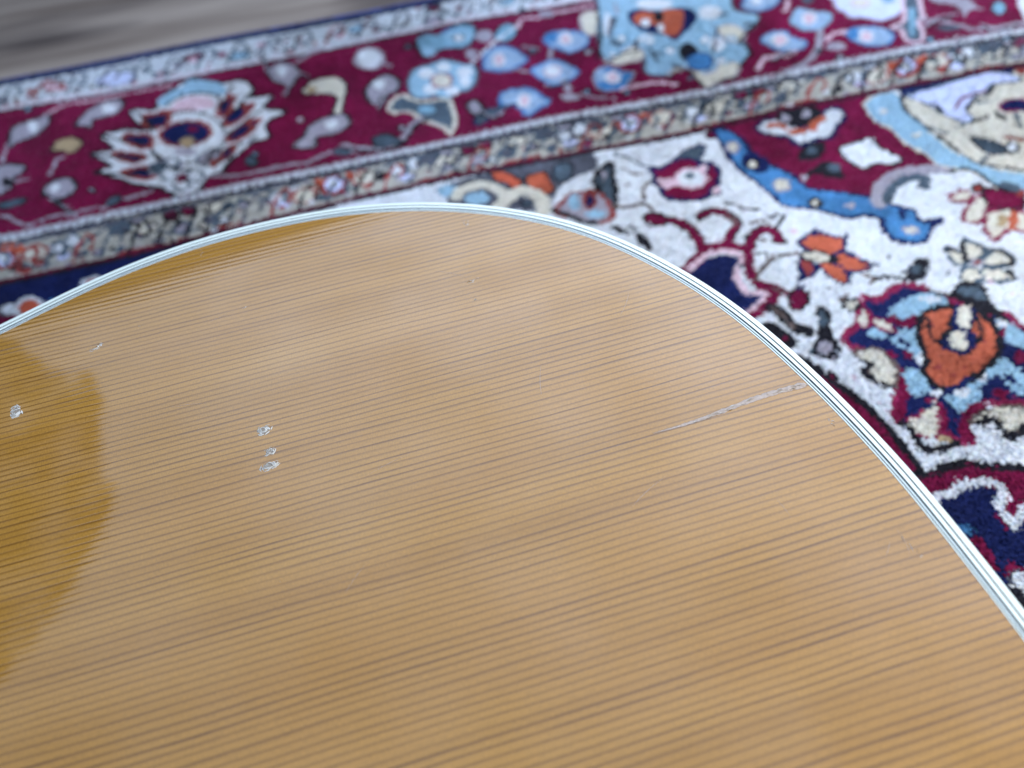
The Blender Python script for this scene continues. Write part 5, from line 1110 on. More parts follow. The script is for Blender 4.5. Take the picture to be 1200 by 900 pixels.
('B','P','k','g',10,(722,3854,707,3824,677,3811,649,3823,640,3852,655,3882,685,3895,713,3884)),
('B','S','R','-',30,(640,3766,849,3769)),
('B','S','R','-',30,(125,3761,330,3766)),
('B','P','c','K',12,(2243,3939,2219,3901,2183,3885,2156,3899,2154,3936,2178,3974,2214,3990,2241,3976)),
('B','P','c','K',12,(2363,3956,2339,3918,2302,3902,2276,3916,2274,3953,2299,3991,2335,4008,2362,3993)),
('B','P','m','g',14,(2268,3822,2241,3785,2198,3769,2164,3783,2159,3818,2185,3855,2229,3872,2263,3858)),
('B','P','t','K',12,(2089,3883,2056,3840,2001,3821,1956,3837,1947,3878,1979,3922,2035,3942,2080,3925)),
('B','P','g','K',10,(2021,3958,2003,3932,1973,3921,1949,3930,1944,3955,1962,3980,1992,3992,2016,3982)),
('B','P','t','K',12,(2578,3931,2545,3893,2493,3876,2450,3890,2443,3926,2475,3965,2528,3982,2571,3968)),
('B','P','k','g',10,(2453,3834,2430,3804,2394,3790,2367,3802,2364,3832,2387,3863,2423,3876,2450,3864)),
('B','S','R','-',30,(2346,3747,2572,3756)),
('B','S','R','-',30,(1788,3718,2008,3727)),
('B','P','c','K',12,(4100,3891,4065,3852,4023,3836,3998,3850,4005,3888,4039,3927,4082,3944,4107,3929)),
('B','P','c','K',12,(4225,3899,4190,3860,4147,3844,4122,3858,4130,3896,4165,3935,4208,3952,4233,3937)),
('B','P','m','g',14,(4100,3774,4062,3737,4012,3720,3980,3734,3983,3771,4020,3808,4070,3825,4103,3811)),
('B','P','t','K',12,(3934,3849,3888,3805,3825,3786,3781,3802,3781,3845,3826,3890,3890,3910,3935,3893)),
('B','P','g','K',10,(3879,3926,3854,3900,3819,3888,3795,3898,3796,3923,3822,3949,3856,3961,3880,3951)),
('B','P','t','K',12,(4436,3860,4393,3821,4333,3804,4292,3818,4293,3855,4336,3894,4397,3912,4438,3897)),
('B','P','k','g',10,(4288,3772,4256,3740,4215,3727,4190,3739,4193,3769,4225,3800,4266,3814,4292,3802)),
('B','S','R','-',30,(4158,3690,4391,3687)),
('B','S','R','-',30,(3588,3704,3813,3696)),
('B','P','k','g',12,(-1551,3904,-1562,3874,-1599,3861,-1642,3872,-1664,3900,-1654,3929,-1617,3942,-1574,3932)),
('B','P','m','K',10,(-1466,3950,-1473,3929,-1498,3920,-1527,3928,-1542,3947,-1535,3968,-1510,3978,-1481,3970)),
('B','P','k','g',12,(269,3948,249,3918,206,3904,163,3915,146,3944,164,3975,208,3989,252,3978)),
('B','P','m','K',10,(371,3985,357,3964,328,3954,299,3962,288,3982,301,4004,331,4014,360,4006)),
('B','P','k','g',12,(1014,3953,991,3922,945,3908,902,3919,887,3949,909,3980,956,3994,999,3983)),
('B','P','m','K',10,(1123,3993,1107,3971,1076,3961,1047,3969,1038,3990,1053,4012,1085,4022,1114,4014)),
('B','P','k','g',12,(1337,3945,1312,3913,1265,3899,1222,3910,1208,3940,1232,3972,1280,3986,1323,3975)),
('B','P','m','K',10,(1446,3978,1429,3956,1397,3946,1369,3953,1360,3975,1377,3997,1409,4007,1438,3999)),
('B','P','k','g',12,(3924,3887,3887,3855,3830,3841,3787,3852,3783,3883,3820,3915,3877,3930,3920,3918)),
('B','P','m','K',10,(4052,3916,4026,3894,3987,3883,3959,3891,3957,3913,3982,3936,4021,3947,4050,3938)),
('B','S','K','-',70,(-2776,3644,-2507,3645,-2235,3647,-1960,3649,-1682,3651,-1401,3663,-1116,3681,-826,3697,-532,3713,-233,3726,70,3733,376,3738,683,3729,993,3721,1304,3707,1617,3692,1941,3696,2273,3710,2605,3712,2933,3700,3264,3687,3598,3675,3935,3663,4276,3651,4619,3639)),
('B','S','C','-',34,(-2778,3651,-2509,3653,-2237,3655,-1961,3657,-1683,3659,-1401,3671,-1116,3688,-826,3705,-531,3720,-232,3733,71,3740,377,3744,685,3736,995,3728,1306,3714,1620,3699,1944,3703,2276,3717,2609,3719,2937,3707,3268,3694,3603,3682,3940,3670,4281,3658,4624,3645)),
('B','P','m','-',0,(-2768,3805,-2770,3792,-2782,3787,-2799,3791,-2809,3803,-2808,3815,-2795,3821,-2779,3816)),
('B','P','m','-',0,(-2720,3817,-2721,3805,-2731,3799,-2745,3804,-2755,3815,-2754,3827,-2743,3832,-2729,3828)),
('B','P','g','-',0,(-2632,3695,-2634,3687,-2644,3684,-2657,3687,-2664,3694,-2663,3702,-2652,3706,-2640,3703)),
('B','P','K','-',0,(-2574,3709,-2577,3701,-2590,3697,-2605,3700,-2613,3708,-2610,3716,-2597,3720,-2582,3717)),
('B','P','R','-',0,(-2533,3809,-2535,3800,-2547,3797,-2562,3800,-2570,3808,-2568,3816,-2556,3820,-2541,3817)),
('B','P','R','-',0,(-2437,3679,-2437,3669,-2443,3665,-2453,3668,-2459,3678,-2459,3689,-2453,3693,-2443,3689)),
('B','P','d','-',0,(-2394,3871,-2396,3859,-2410,3854,-2426,3858,-2436,3869,-2433,3881,-2420,3886,-2403,3882)),
('B','P','m','-',0,(-2325,3746,-2326,3733,-2338,3728,-2354,3732,-2363,3745,-2362,3758,-2350,3764,-2334,3759)),
('B','P','d','-',0,(-2268,3677,-2270,3668,-2282,3665,-2295,3668,-2302,3676,-2300,3684,-2289,3688,-2275,3685)),
('B','P','g','-',0,(-2210,3821,-2212,3810,-2223,3805,-2236,3809,-2244,3820,-2243,3831,-2232,3836,-2218,3832)),
('B','P','K','-',0,(-2161,3730,-2164,3721,-2175,3718,-2188,3721,-2196,3729,-2193,3737,-2182,3741,-2169,3738)),
('B','P','c','-',0,(-2084,3734,-2087,3726,-2098,3722,-2111,3725,-2118,3733,-2116,3741,-2104,3745,-2091,3742)),
('B','P','R','-',0,(-2037,3765,-2039,3756,-2047,3753,-2058,3756,-2064,3764,-2062,3772,-2054,3776,-2043,3773)),
('B','P','w','-',0,(-1983,3793,-1985,3785,-1994,3781,-2006,3784,-2012,3792,-2010,3800,-2001,3804,-1989,3801)),
('B','P','K','-',0,(-1940,3968,-1942,3957,-1952,3952,-1964,3956,-1971,3967,-1970,3978,-1960,3983,-1947,3979)),
('B','P','m','-',0,(-1849,3689,-1852,3677,-1866,3672,-1883,3676,-1892,3688,-1889,3700,-1875,3705,-1858,3701)),
('B','P','R','-',0,(-1777,3699,-1779,3690,-1789,3686,-1800,3689,-1806,3698,-1804,3707,-1795,3711,-1784,3708)),
('B','P','c','-',0,(-1722,3748,-1726,3737,-1739,3733,-1754,3737,-1762,3746,-1759,3757,-1746,3761,-1730,3757)),
('B','P','R','-',0,(-1681,3966,-1682,3954,-1691,3949,-1701,3953,-1708,3965,-1706,3976,-1698,3982,-1687,3977)),
('B','P','K','-',0,(-1618,3738,-1621,3726,-1632,3721,-1646,3725,-1653,3736,-1651,3748,-1640,3753,-1626,3749)),
('B','P','K','-',0,(-1547,3871,-1550,3858,-1562,3852,-1576,3857,-1585,3870,-1582,3883,-1570,3889,-1555,3884)),
('B','P','m','-',0,(-1471,3721,-1476,3713,-1491,3709,-1508,3712,-1516,3719,-1511,3727,-1495,3731,-1479,3728)),
('B','P','m','-',0,(-1418,3874,-1422,3863,-1437,3857,-1453,3861,-1462,3873,-1458,3884,-1443,3889,-1426,3885)),
('B','P','K','-',0,(-1363,3760,-1366,3749,-1378,3744,-1391,3748,-1398,3759,-1395,3769,-1383,3774,-1370,3770)),
('B','P','d','-',0,(-1297,3719,-1299,3707,-1308,3702,-1319,3707,-1325,3718,-1323,3730,-1314,3735,-1303,3730)),
('B','P','R','-',0,(-1242,3700,-1244,3690,-1253,3685,-1263,3689,-1269,3700,-1267,3710,-1258,3715,-1248,3711)),
('B','P','g','-',0,(-1174,3818,-1178,3806,-1191,3801,-1205,3805,-1212,3816,-1208,3828,-1196,3833,-1182,3829)),
('B','P','K','-',0,(-1088,3726,-1092,3715,-1103,3709,-1117,3714,-1123,3725,-1120,3737,-1108,3742,-1095,3738)),
('B','P','w','-',0,(-1045,3716,-1050,3704,-1063,3699,-1078,3704,-1085,3715,-1081,3727,-1068,3733,-1053,3728)),
('B','P','K','-',0,(-989,3912,-993,3898,-1007,3892,-1022,3897,-1029,3910,-1025,3924,-1012,3930,-996,3925)),
('B','P','c','-',0,(-897,3841,-901,3831,-913,3826,-927,3830,-933,3840,-929,3850,-917,3855,-904,3851)),
('B','P','K','-',0,(-854,3910,-859,3899,-875,3895,-891,3898,-899,3908,-893,3919,-878,3923,-862,3920)),
('B','P','w','-',0,(-796,3999,-800,3985,-814,3979,-829,3984,-836,3997,-832,4010,-818,4016,-803,4011)),
('B','P','c','-',0,(-726,3846,-730,3835,-744,3830,-758,3834,-765,3845,-761,3856,-747,3861,-732,3857)),
('B','P','R','-',0,(-661,3788,-664,3775,-674,3769,-685,3774,-690,3787,-687,3801,-677,3807,-667,3801)),
('B','P','K','-',0,(-588,3975,-593,3962,-608,3957,-624,3961,-632,3974,-626,3987,-611,3992,-595,3988)),
('B','P','m','-',0,(-502,3982,-506,3968,-517,3962,-529,3967,-534,3981,-531,3994,-519,4000,-507,3995)),
('B','P','w','-',0,(-477,3775,-483,3764,-499,3758,-515,3763,-522,3774,-516,3786,-501,3791,-485,3787)),
('B','P','K','-',0,(-372,3868,-377,3857,-391,3852,-406,3856,-412,3867,-407,3878,-393,3883,-378,3879)),
('B','P','K','-',0,(-347,3877,-351,3864,-360,3858,-370,3863,-375,3876,-372,3889,-362,3895,-352,3890)),
('B','P','m','-',0,(-269,3770,-274,3758,-288,3752,-302,3757,-308,3769,-303,3781,-289,3786,-275,3781)),
('B','P','R','-',0,(-193,3934,-197,3922,-207,3916,-216,3921,-221,3933,-217,3946,-207,3951,-198,3946)),
('B','P','c','-',0,(-158,3757,-162,3747,-171,3742,-181,3746,-186,3756,-182,3766,-172,3770,-162,3767)),
('B','P','K','-',0,(-39,3870,-45,3858,-60,3852,-75,3857,-81,3869,-75,3882,-60,3888,-45,3883)),
('B','P','d','-',0,(18,3869,14,3857,5,3851,-4,3856,-8,3868,-4,3880,5,3886,14,3881)),
('B','P','K','-',0,(74,3929,67,3917,51,3911,36,3916,30,3928,36,3940,52,3946,67,3941)),
('B','P','d','-',0,(158,3931,154,3921,144,3917,135,3921,131,3930,135,3939,145,3943,154,3940)),
('B','P','R','-',0,(218,3838,212,3828,198,3824,183,3827,178,3837,184,3846,198,3850,212,3847)),
('B','P','g','-',0,(301,3996,296,3981,286,3975,275,3980,271,3995,276,4009,287,4016,298,4010)),
('B','P','K','-',0,(339,3866,334,3853,325,3847,316,3852,312,3865,317,3878,326,3884,336,3879)),
('B','P','K','-',0,(378,3781,371,3767,355,3761,340,3766,335,3780,342,3793,357,3799,372,3794)),
('B','P','K','-',0,(492,3985,486,3974,472,3969,458,3973,453,3984,460,3995,474,4000,487,3996)),
('B','P','R','-',0,(520,3782,513,3771,497,3766,481,3770,475,3781,483,3792,499,3797,514,3793)),
('B','P','w','-',0,(597,3825,592,3812,581,3807,570,3812,567,3824,572,3838,584,3843,594,3838)),
('B','P','K','-',0,(692,3930,687,3919,676,3914,665,3918,662,3929,668,3941,679,3946,689,3941)),
('B','P','d','-',0,(788,3986,783,3976,772,3972,763,3976,760,3985,765,3994,775,3999,785,3995)),
('B','P','R','-',0,(817,3864,810,3853,798,3847,786,3852,783,3863,789,3875,802,3880,813,3876)),
('B','P','K','-',0,(893,3870,886,3862,871,3858,857,3861,852,3869,859,3878,874,3882,888,3879)),
('B','P','K','-',0,(958,3926,951,3911,938,3905,927,3911,923,3925,930,3939,943,3945,955,3940)),
('B','P','R','-',0,(1002,3777,995,3765,983,3760,971,3765,968,3776,975,3788,987,3793,999,3788)),
('B','P','K','-',0,(1110,3871,1102,3859,1086,3854,1072,3858,1068,3870,1076,3882,1091,3887,1105,3883)),
('B','P','K','-',0,(1157,3877,1150,3866,1136,3861,1124,3865,1120,3875,1127,3886,1141,3891,1153,3887)),
('B','P','g','-',0,(1268,3943,1258,3930,1239,3924,1221,3929,1216,3941,1225,3954,1245,3959,1262,3955)),
('B','P','K','-',0,(1312,3823,1304,3809,1289,3802,1276,3808,1272,3822,1281,3836,1296,3842,1309,3837)),
('B','P','K','-',0,(1371,3913,1364,3904,1353,3900,1344,3903,1341,3912,1347,3922,1358,3926,1368,3923)),
('B','P','w','-',0,(1420,3764,1413,3753,1400,3748,1388,3752,1386,3763,1393,3775,1406,3780,1418,3776)),
('B','P','K','-',0,(1516,3904,1510,3895,1497,3891,1486,3895,1483,3903,1490,3912,1502,3916,1513,3913)),
('B','P','g','-',0,(1618,3989,1607,3975,1587,3969,1569,3974,1564,3987,1575,4001,1595,4008,1613,4003)),
('B','P','w','-',0,(1634,3791,1625,3781,1610,3776,1596,3780,1592,3790,1600,3800,1616,3805,1630,3801)),
('B','P','R','-',0,(1711,3829,1704,3816,1692,3811,1684,3816,1682,3829,1690,3842,1701,3847,1710,3842)),
('B','P','K','-',0,(1786,3854,1778,3843,1763,3839,1750,3842,1747,3853,1755,3863,1770,3868,1783,3864)),
('B','P','w','-',0,(1823,3800,1814,3786,1801,3780,1791,3785,1789,3799,1797,3813,1811,3819,1821,3814)),
('B','P','K','-',0,(1964,3901,1956,3891,1942,3887,1930,3890,1927,3900,1935,3910,1949,3914,1961,3910)),
('B','P','K','-',0,(1974,3802,1966,3791,1952,3786,1941,3790,1939,3801,1947,3811,1960,3816,1972,3812)),
('B','P','c','-',0,(2078,3788,2067,3776,2047,3770,2030,3775,2026,3786,2037,3798,2057,3803,2073,3799)),
('B','P','K','-',0,(2146,3852,2140,3843,2129,3839,2120,3842,2119,3851,2125,3860,2136,3864,2145,3861)),
('B','P','K','-',0,(2213,3859,2203,3846,2186,3840,2172,3845,2170,3858,2180,3871,2197,3877,2211,3872)),
('B','P','c','-',0,(2289,3850,2281,3837,2269,3831,2260,3836,2260,3849,2269,3863,2281,3869,2289,3863)),
('B','P','w','-',0,(2374,3869,2363,3860,2344,3855,2327,3859,2322,3868,2333,3877,2352,3882,2369,3878)),
('B','P','K','-',0,(2515,3984,2502,3969,2480,3963,2462,3968,2459,3982,2472,3997,2494,4003,2512,3998)),
('B','P','w','-',0,(2457,3744,2446,3733,2426,3729,2408,3732,2404,3742,2415,3752,2435,3757,2453,3754)),
('B','P','w','-',0,(2636,3974,2625,3959,2607,3953,2594,3958,2593,3972,2604,3987,2622,3993,2635,3988)),
('B','P','R','-',0,(2602,3740,2591,3726,2573,3720,2559,3725,2557,3738,2569,3752,2587,3758,2600,3753)),
('B','P','w','-',0,(2717,3796,2705,3784,2686,3779,2670,3783,2667,3795,2679,3807,2698,3812,2714,3808)),
('B','P','g','-',0,(2850,3896,2839,3887,2819,3882,2801,3885,2797,3894,2808,3904,2829,3908,2846,3905)),
('B','P','m','-',0,(2818,3740,2808,3731,2790,3726,2776,3730,2773,3739,2783,3749,2801,3753,2815,3749)),
('B','P','c','-',0,(2933,3792,2923,3783,2907,3779,2893,3782,2891,3791,2901,3800,2917,3804,2930,3801)),
('B','P','K','-',0,(3065,3909,3052,3895,3033,3889,3018,3894,3016,3907,3028,3921,3048,3927,3063,3922)),
('B','P','K','-',0,(3177,3957,3162,3941,3140,3934,3123,3940,3122,3955,3136,3970,3158,3977,3175,3972)),
('B','P','d','-',0,(3140,3754,3131,3742,3117,3737,3108,3741,3108,3753,3118,3765,3132,3771,3141,3766)),
('B','P','d','-',0,(3271,3879,3259,3869,3239,3865,3222,3868,3219,3878,3231,3888,3251,3892,3268,3889)),
('B','P','K','-',0,(3371,3953,3359,3939,3342,3934,3330,3938,3330,3951,3342,3965,3359,3971,3371,3966)),
('B','P','g','-',0,(3362,3780,3352,3767,3339,3762,3331,3767,3332,3779,3342,3792,3355,3797,3363,3792)),
('B','P','g','-',0,(3482,3884,3470,3870,3452,3864,3440,3869,3440,3883,3453,3897,3471,3903,3483,3898)),
('B','P','m','-',0,(3588,3877,3575,3866,3554,3861,3537,3865,3534,3875,3548,3887,3569,3892,3586,3888)),
('B','P','R','-',0,(3684,3924,3673,3910,3660,3905,3652,3910,3654,3923,3665,3936,3678,3941,3686,3936)),
('B','P','K','-',0,(3599,3712,3587,3701,3570,3696,3557,3700,3556,3711,3567,3721,3585,3726,3598,3722)),
('B','P','K','-',0,(3705,3752,3693,3740,3675,3734,3663,3739,3663,3750,3675,3762,3692,3768,3705,3763)),
('B','P','K','-',0,(3856,3859,3845,3846,3832,3840,3824,3845,3827,3858,3838,3871,3851,3877,3859,3872)),
('B','P','K','-',0,(3954,3847,3940,3836,3919,3831,3902,3835,3900,3846,3913,3857,3935,3862,3951,3858)),
('B','P','K','-',0,(4037,3912,4027,3901,4014,3896,4005,3900,4006,3911,4017,3922,4030,3926,4039,3922)),
('B','P','K','-',0,(4139,3929,4125,3914,4106,3908,4094,3913,4096,3928,4110,3943,4129,3949,4141,3944)),
('B','P','R','-',0,(4075,3707,4063,3697,4044,3693,4030,3697,4029,3706,4041,3715,4059,3720,4074,3716)),
('B','P','d','-',0,(4311,3921,4299,3911,4280,3907,4266,3910,4265,3920,4277,3930,4296,3934,4310,3931)),
('B','P','g','-',0,(4371,3893,4356,3882,4333,3876,4316,3880,4315,3891,4329,3903,4352,3908,4370,3904)),
('B','P','g','-',0,(4309,3730,4298,3719,4285,3715,4277,3719,4279,3729,4289,3739,4302,3744,4311,3740)),
('B','P','m','-',0,(4445,3788,4431,3778,4409,3774,4393,3777,4390,3786,4404,3796,4426,3800,4443,3797)),
('B','P','K','-',0,(4439,3672,4425,3658,4409,3652,4400,3657,4403,3671,4417,3685,4433,3692,4442,3686)),
('B','P','R','-',0,(4610,3815,4597,3804,4578,3800,4564,3803,4563,3813,4577,3824,4596,3829,4610,3825)),
('B','P','R','-',0,(4722,3880,4712,3870,4697,3866,4688,3869,4690,3879,4701,3889,4715,3893,4724,3889)),
('B','P','d','-',0,(4785,3821,4773,3811,4756,3806,4745,3810,4746,3820,4759,3831,4775,3835,4786,3831)),
('B','S','k','-',16,(-2749,3683,-2756,3824,-2729,3907,-2678,3845,-2678,3764)),
('B','S','g','-',16,(-2601,3684,-2604,3826,-2576,3910,-2526,3847,-2527,3765)),
('B','S','R','-',16,(-2452,3685,-2452,3827,-2421,3912,-2372,3849,-2376,3767)),
('B','S','g','-',16,(-2301,3687,-2299,3829,-2266,3914,-2218,3851,-2223,3768)),
('B','S','R','-',16,(-2150,3688,-2144,3831,-2110,3916,-2063,3853,-2070,3770)),
('B','S','g','-',16,(-1998,3689,-1989,3833,-1952,3918,-1906,3855,-1915,3771)),
('B','S','R','-',16,(-1845,3690,-1832,3835,-1793,3920,-1749,3857,-1759,3773)),
('B','S','g','-',16,(-1690,3691,-1675,3836,-1634,3923,-1590,3859,-1603,3774)),
('B','S','K','-',16,(-1535,3695,-1516,3841,-1473,3928,-1431,3866,-1445,3782)),
('B','S','K','-',16,(-1379,3704,-1357,3849,-1311,3935,-1270,3874,-1287,3790)),
('B','S','K','-',16,(-1222,3713,-1196,3856,-1148,3942,-1108,3881,-1127,3799)),
('B','S','g','-',16,(-1063,3723,-1034,3864,-984,3948,-945,3888,-965,3807)),
('B','S','k','-',16,(-903,3732,-871,3870,-818,3951,-780,3892,-803,3813)),
('B','S','R','-',16,(-742,3739,-706,3874,-652,3953,-614,3896,-639,3819)),
('B','S','K','-',16,(-579,3747,-540,3879,-484,3956,-447,3900,-474,3825)),
('B','S','k','-',16,(-414,3755,-373,3883,-315,3958,-279,3903,-307,3831)),
('B','S','K','-',16,(-249,3761,-204,3886,-144,3960,-110,3906,-139,3833)),
('B','S','R','-',16,(-83,3764,-35,3889,27,3962,61,3908,29,3836)),
('B','S','k','-',16,(85,3767,136,3891,200,3964,232,3911,199,3839)),
('B','S','k','-',16,(254,3771,307,3894,373,3966,405,3912,370,3842)),
('B','S','R','-',16,(424,3771,480,3894,548,3968,579,3912,542,3840)),
('B','S','g','-',16,(593,3767,654,3894,724,3969,753,3912,714,3838)),
('B','S','g','-',16,(764,3764,828,3893,902,3970,929,3912,888,3836)),
('B','S','k','-',16,(936,3760,1004,3893,1080,3972,1106,3911,1062,3834)),
('B','S','R','-',16,(1107,3754,1179,3887,1257,3964,1281,3902,1235,3825)),
('B','S','g','-',16,(1279,3746,1355,3878,1434,3954,1457,3893,1410,3817)),
('B','S','g','-',16,(1452,3738,1530,3869,1612,3945,1634,3884,1584,3808)),
('B','S','g','-',16,(1625,3729,1707,3860,1791,3935,1812,3876,1760,3799)),
('B','S','K','-',16,(1802,3726,1887,3859,1974,3937,1996,3880,1942,3804)),
('B','S','g','-',16,(1983,3733,2072,3863,2160,3940,2181,3885,2126,3810)),
('B','S','R','-',16,(2166,3740,2257,3868,2348,3944,2368,3889,2311,3816)),
('B','S','g','-',16,(2351,3747,2444,3873,2536,3947,2556,3893,2498,3822)),
('B','S','R','-',16,(2535,3750,2630,3873,2724,3945,2741,3889,2681,3817)),
('B','S','K','-',16,(2716,3744,2815,3868,2911,3941,2927,3884,2865,3812)),
('B','S','K','-',16,(2898,3737,3001,3864,3100,3937,3114,3880,3049,3806)),
('B','S','K','-',16,(3080,3731,3188,3859,3290,3934,3302,3875,3235,3801)),
('B','S','K','-',16,(3263,3724,3375,3852,3478,3925,3488,3866,3420,3793)),
('B','S','K','-',16,(3447,3717,3561,3843,3666,3915,3675,3856,3605,3784)),
('B','S','g','-',16,(3632,3710,3748,3834,3854,3904,3863,3847,3792,3776)),
('B','S','k','-',16,(3818,3703,3936,3825,4043,3894,4052,3837,3979,3768)),
('B','S','R','-',16,(4005,3696,4125,3815,4233,3883,4241,3828,4168,3759)),
('B','S','k','-',16,(4192,3688,4314,3806,4424,3873,4431,3818,4357,3751)),
('B','S','g','-',16,(4381,3681,4505,3797,4615,3862,4622,3808,4547,3742)),
('B','S','g','-',16,(4570,3674,4696,3787,4808,3851,4814,3799,4737,3734)),
('B','S','K','-',16,(-2861,3993,-2580,3997,-2295,4002,-2007,4007,-1715,4011,-1419,4020,-1120,4030,-816,4034,-509,4035,-198,4036,117,4039,436,4042,759,4048,1087,4054,1413,4039,1740,4021,2075,4018,2418,4021,2763,4021,3110,4017,3458,4008,3802,3987,4147,3966,4496,3944,4846,3922)),
('B','S','k','-',12,(-2851,3952,-2571,3957,-2288,3961,-2001,3965,-1711,3970,-1417,3978,-1119,3989,-817,3995,-511,3998,-202,4001,112,4004,429,4007,751,4011,1076,4016,1400,4001,1726,3983,2060,3981,2401,3986,2745,3986,3089,3980,3436,3971,3778,3951,4123,3931,4470,3910,4820,3890)),
('B','S','K','-',50,(-2773,3632,-2505,3634,-2233,3635,-1959,3637,-1681,3639,-1400,3651,-1116,3669,-826,3686,-532,3702,-234,3716,68,3722,374,3727,680,3719,990,3710,1300,3696,1613,3681,1936,3685,2268,3699,2600,3702,2927,3689,3257,3677,3591,3665,3928,3653,4268,3641,4612,3629)),
('B','S','C','-',40,(-2778,3653,-2509,3655,-2237,3657,-1962,3659,-1683,3661,-1401,3673,-1116,3690,-826,3707,-531,3722,-232,3735,71,3741,377,3746,685,3738,995,3730,1307,3716,1620,3701,1944,3705,2277,3719,2609,3721,2938,3709,3269,3696,3604,3684,3941,3672,4282,3659,4626,3647)),
('B','P','k','-',0,(1730,5027,1672,4932,1659,4947,1705,5059,1764,5158,1777,5142)),
('B','P','g','-',0,(1727,4775,1696,4765,1659,4798,1652,4840,1682,4850,1720,4817)),
('B','P','k','-',0,(1813,4745,1780,4708,1769,4726,1792,4781,1826,4819,1836,4800)),
('B','P','g','-',0,(1933,4557,1905,4556,1862,4586,1848,4618,1877,4619,1920,4589)),
('B','P','g','-',0,(1981,4386,1960,4379,1932,4398,1925,4424,1947,4430,1975,4412)),
('B','P','m','-',0,(2323,4612,2300,4548,2288,4547,2299,4609,2322,4674,2334,4675)),
('B','P','B','-',0,(2365,4464,2337,4438,2285,4420,2263,4427,2291,4453,2342,4472)),
('B','P','g','-',0,(2481,4517,2461,4495,2430,4487,2417,4500,2437,4522,2469,4530)),
('B','P','B','-',0,(2298,4821,2279,4745,2266,4740,2271,4811,2289,4888,2303,4893)),
('B','P','B','-',0,(1797,4891,1778,4834,1766,4834,1773,4891,1792,4949,1804,4949)),
('B','P','g','-',0,(2544,4918,2516,4894,2470,4883,2452,4898,2479,4922,2526,4932)),
('B','P','k','-',0,(2630,4727,2606,4704,2567,4695,2552,4709,2576,4732,2615,4741)),
('B','P','g','-',0,(2029,4243,2007,4224,1972,4218,1958,4231,1979,4251,2014,4257)),
('B','P','m','-',0,(1840,5264,1821,5180,1808,5177,1813,5256,1832,5341,1845,5345)),
('B','P','w','B',10,(1760,4852,1741,4825,1718,4820,1703,4840,1705,4874,1723,4901,1747,4906,1762,4886)),
('B','P','w','B',10,(1938,4734,1917,4708,1886,4706,1864,4729,1863,4763,1885,4789,1916,4791,1938,4768)),
('B','P','w','B',10,(2021,4583,2001,4558,1975,4555,1957,4575,1958,4607,1978,4633,2005,4636,2023,4615)),
('B','P','w','B',10,(2288,4343,2266,4320,2236,4318,2216,4339,2217,4370,2238,4393,2269,4395,2289,4374)),
('B','P','w','B',10,(2445,4581,2426,4563,2400,4563,2382,4581,2382,4606,2401,4624,2427,4625,2445,4607)),
('B','P','w','B',10,(2279,4623,2255,4590,2227,4584,2211,4608,2216,4648,2240,4681,2269,4687,2285,4663)),
('B','P','w','B',10,(1652,4657,1635,4639,1610,4639,1590,4657,1588,4682,1604,4700,1630,4701,1650,4683)),
('B','S','K','-',14,(1494,4650,1616,4959,1701,5311)),
('B','S','K','-',14,(1551,4605,1680,4670,1789,4673)),
('B','S','K','-',14,(1862,4287,1979,4351,2018,4271,2035,4085,2167,4129,2262,4135)),
('B','S','K','-',14,(2320,4242,2467,4386,2467,4549,2653,4718)),
('B','S','K','-',6,(-1633,5188,-1526,5022,-1463,4876)),
('B','S','K','-',6,(-1810,4941,-1622,4795,-1499,4731)),
('B','S','K','-',6,(-1844,4730,-1665,4638,-1490,4576)),
('B','S','K','-',6,(-1786,4515,-1597,4431,-1451,4434)),
('B','S','K','-',6,(-1033,4998,-1004,5063,-945,5239)),
('B','S','K','-',6,(-1005,4832,-931,4929,-800,5140)),
('B','S','K','-',6,(-995,4648,-878,4765,-757,4865)),
('B','S','K','-',6,(-1007,4479,-910,4520,-811,4562)),
('B','S','K','-',6,(-1044,4363,-986,4379,-943,4438)),
('B','P','R','-',0,(-1484,5069,-1493,5058,-1517,5060,-1542,5076,-1553,5094,-1544,5106,-1520,5103,-1495,5088)),
('B','P','R','-',0,(-1589,4872,-1600,4862,-1627,4866,-1656,4882,-1669,4900,-1658,4911,-1630,4907,-1602,4891)),
('B','P','R','-',0,(-1636,4684,-1645,4674,-1668,4677,-1692,4691,-1702,4708,-1694,4718,-1671,4716,-1647,4702)),
('B','P','R','-',0,(-1568,4466,-1576,4456,-1599,4459,-1622,4472,-1632,4488,-1624,4498,-1601,4496,-1578,4482)),
('B','P','R','-',0,(-958,5111,-962,5066,-970,5050,-978,5072,-981,5119,-977,5165,-969,5181,-961,5158)),
('B','P','R','-',0,(-857,4923,-862,4872,-870,4854,-878,4878,-880,4931,-876,4982,-867,5001,-860,4976)),
('B','P','R','-',0,(-823,4724,-829,4684,-841,4671,-852,4692,-856,4736,-850,4777,-838,4791,-827,4769)),
('B','P','R','-',0,(-1330,5055,-1346,5046,-1387,5054,-1428,5076,-1445,5097,-1429,5106,-1388,5097,-1347,5076)),
('B','S','K','-',14,(-1460,4622,-1389,4467,-1302,4382,-1217,4361,-1134,4395,-1060,4498)),
('B','S','m','-',24,(-597,4998,-548,5135,-471,5243,-417,5153)),
('B','S','K','-',13,(-587,4961,-539,5097,-461,5205,-408,5116)),
('B','S','m','-',24,(-768,5623,-711,5502,-704,5356)),
('B','S','K','-',13,(-757,5581,-700,5461,-694,5316)),
('B','S','m','-',24,(-2050,4344,-1989,4256,-1910,4180)),
('B','S','K','-',13,(-2036,4314,-1975,4226,-1897,4151)),
('B','S','m','-',24,(89,4795,33,4677,-9,4610)),
('B','S','K','-',13,(96,4760,40,4643,-2,4576)),
('B','S','m','-',24,(610,4361,671,4258,761,4285)),
('B','S','K','-',13,(615,4329,676,4227,765,4254)),
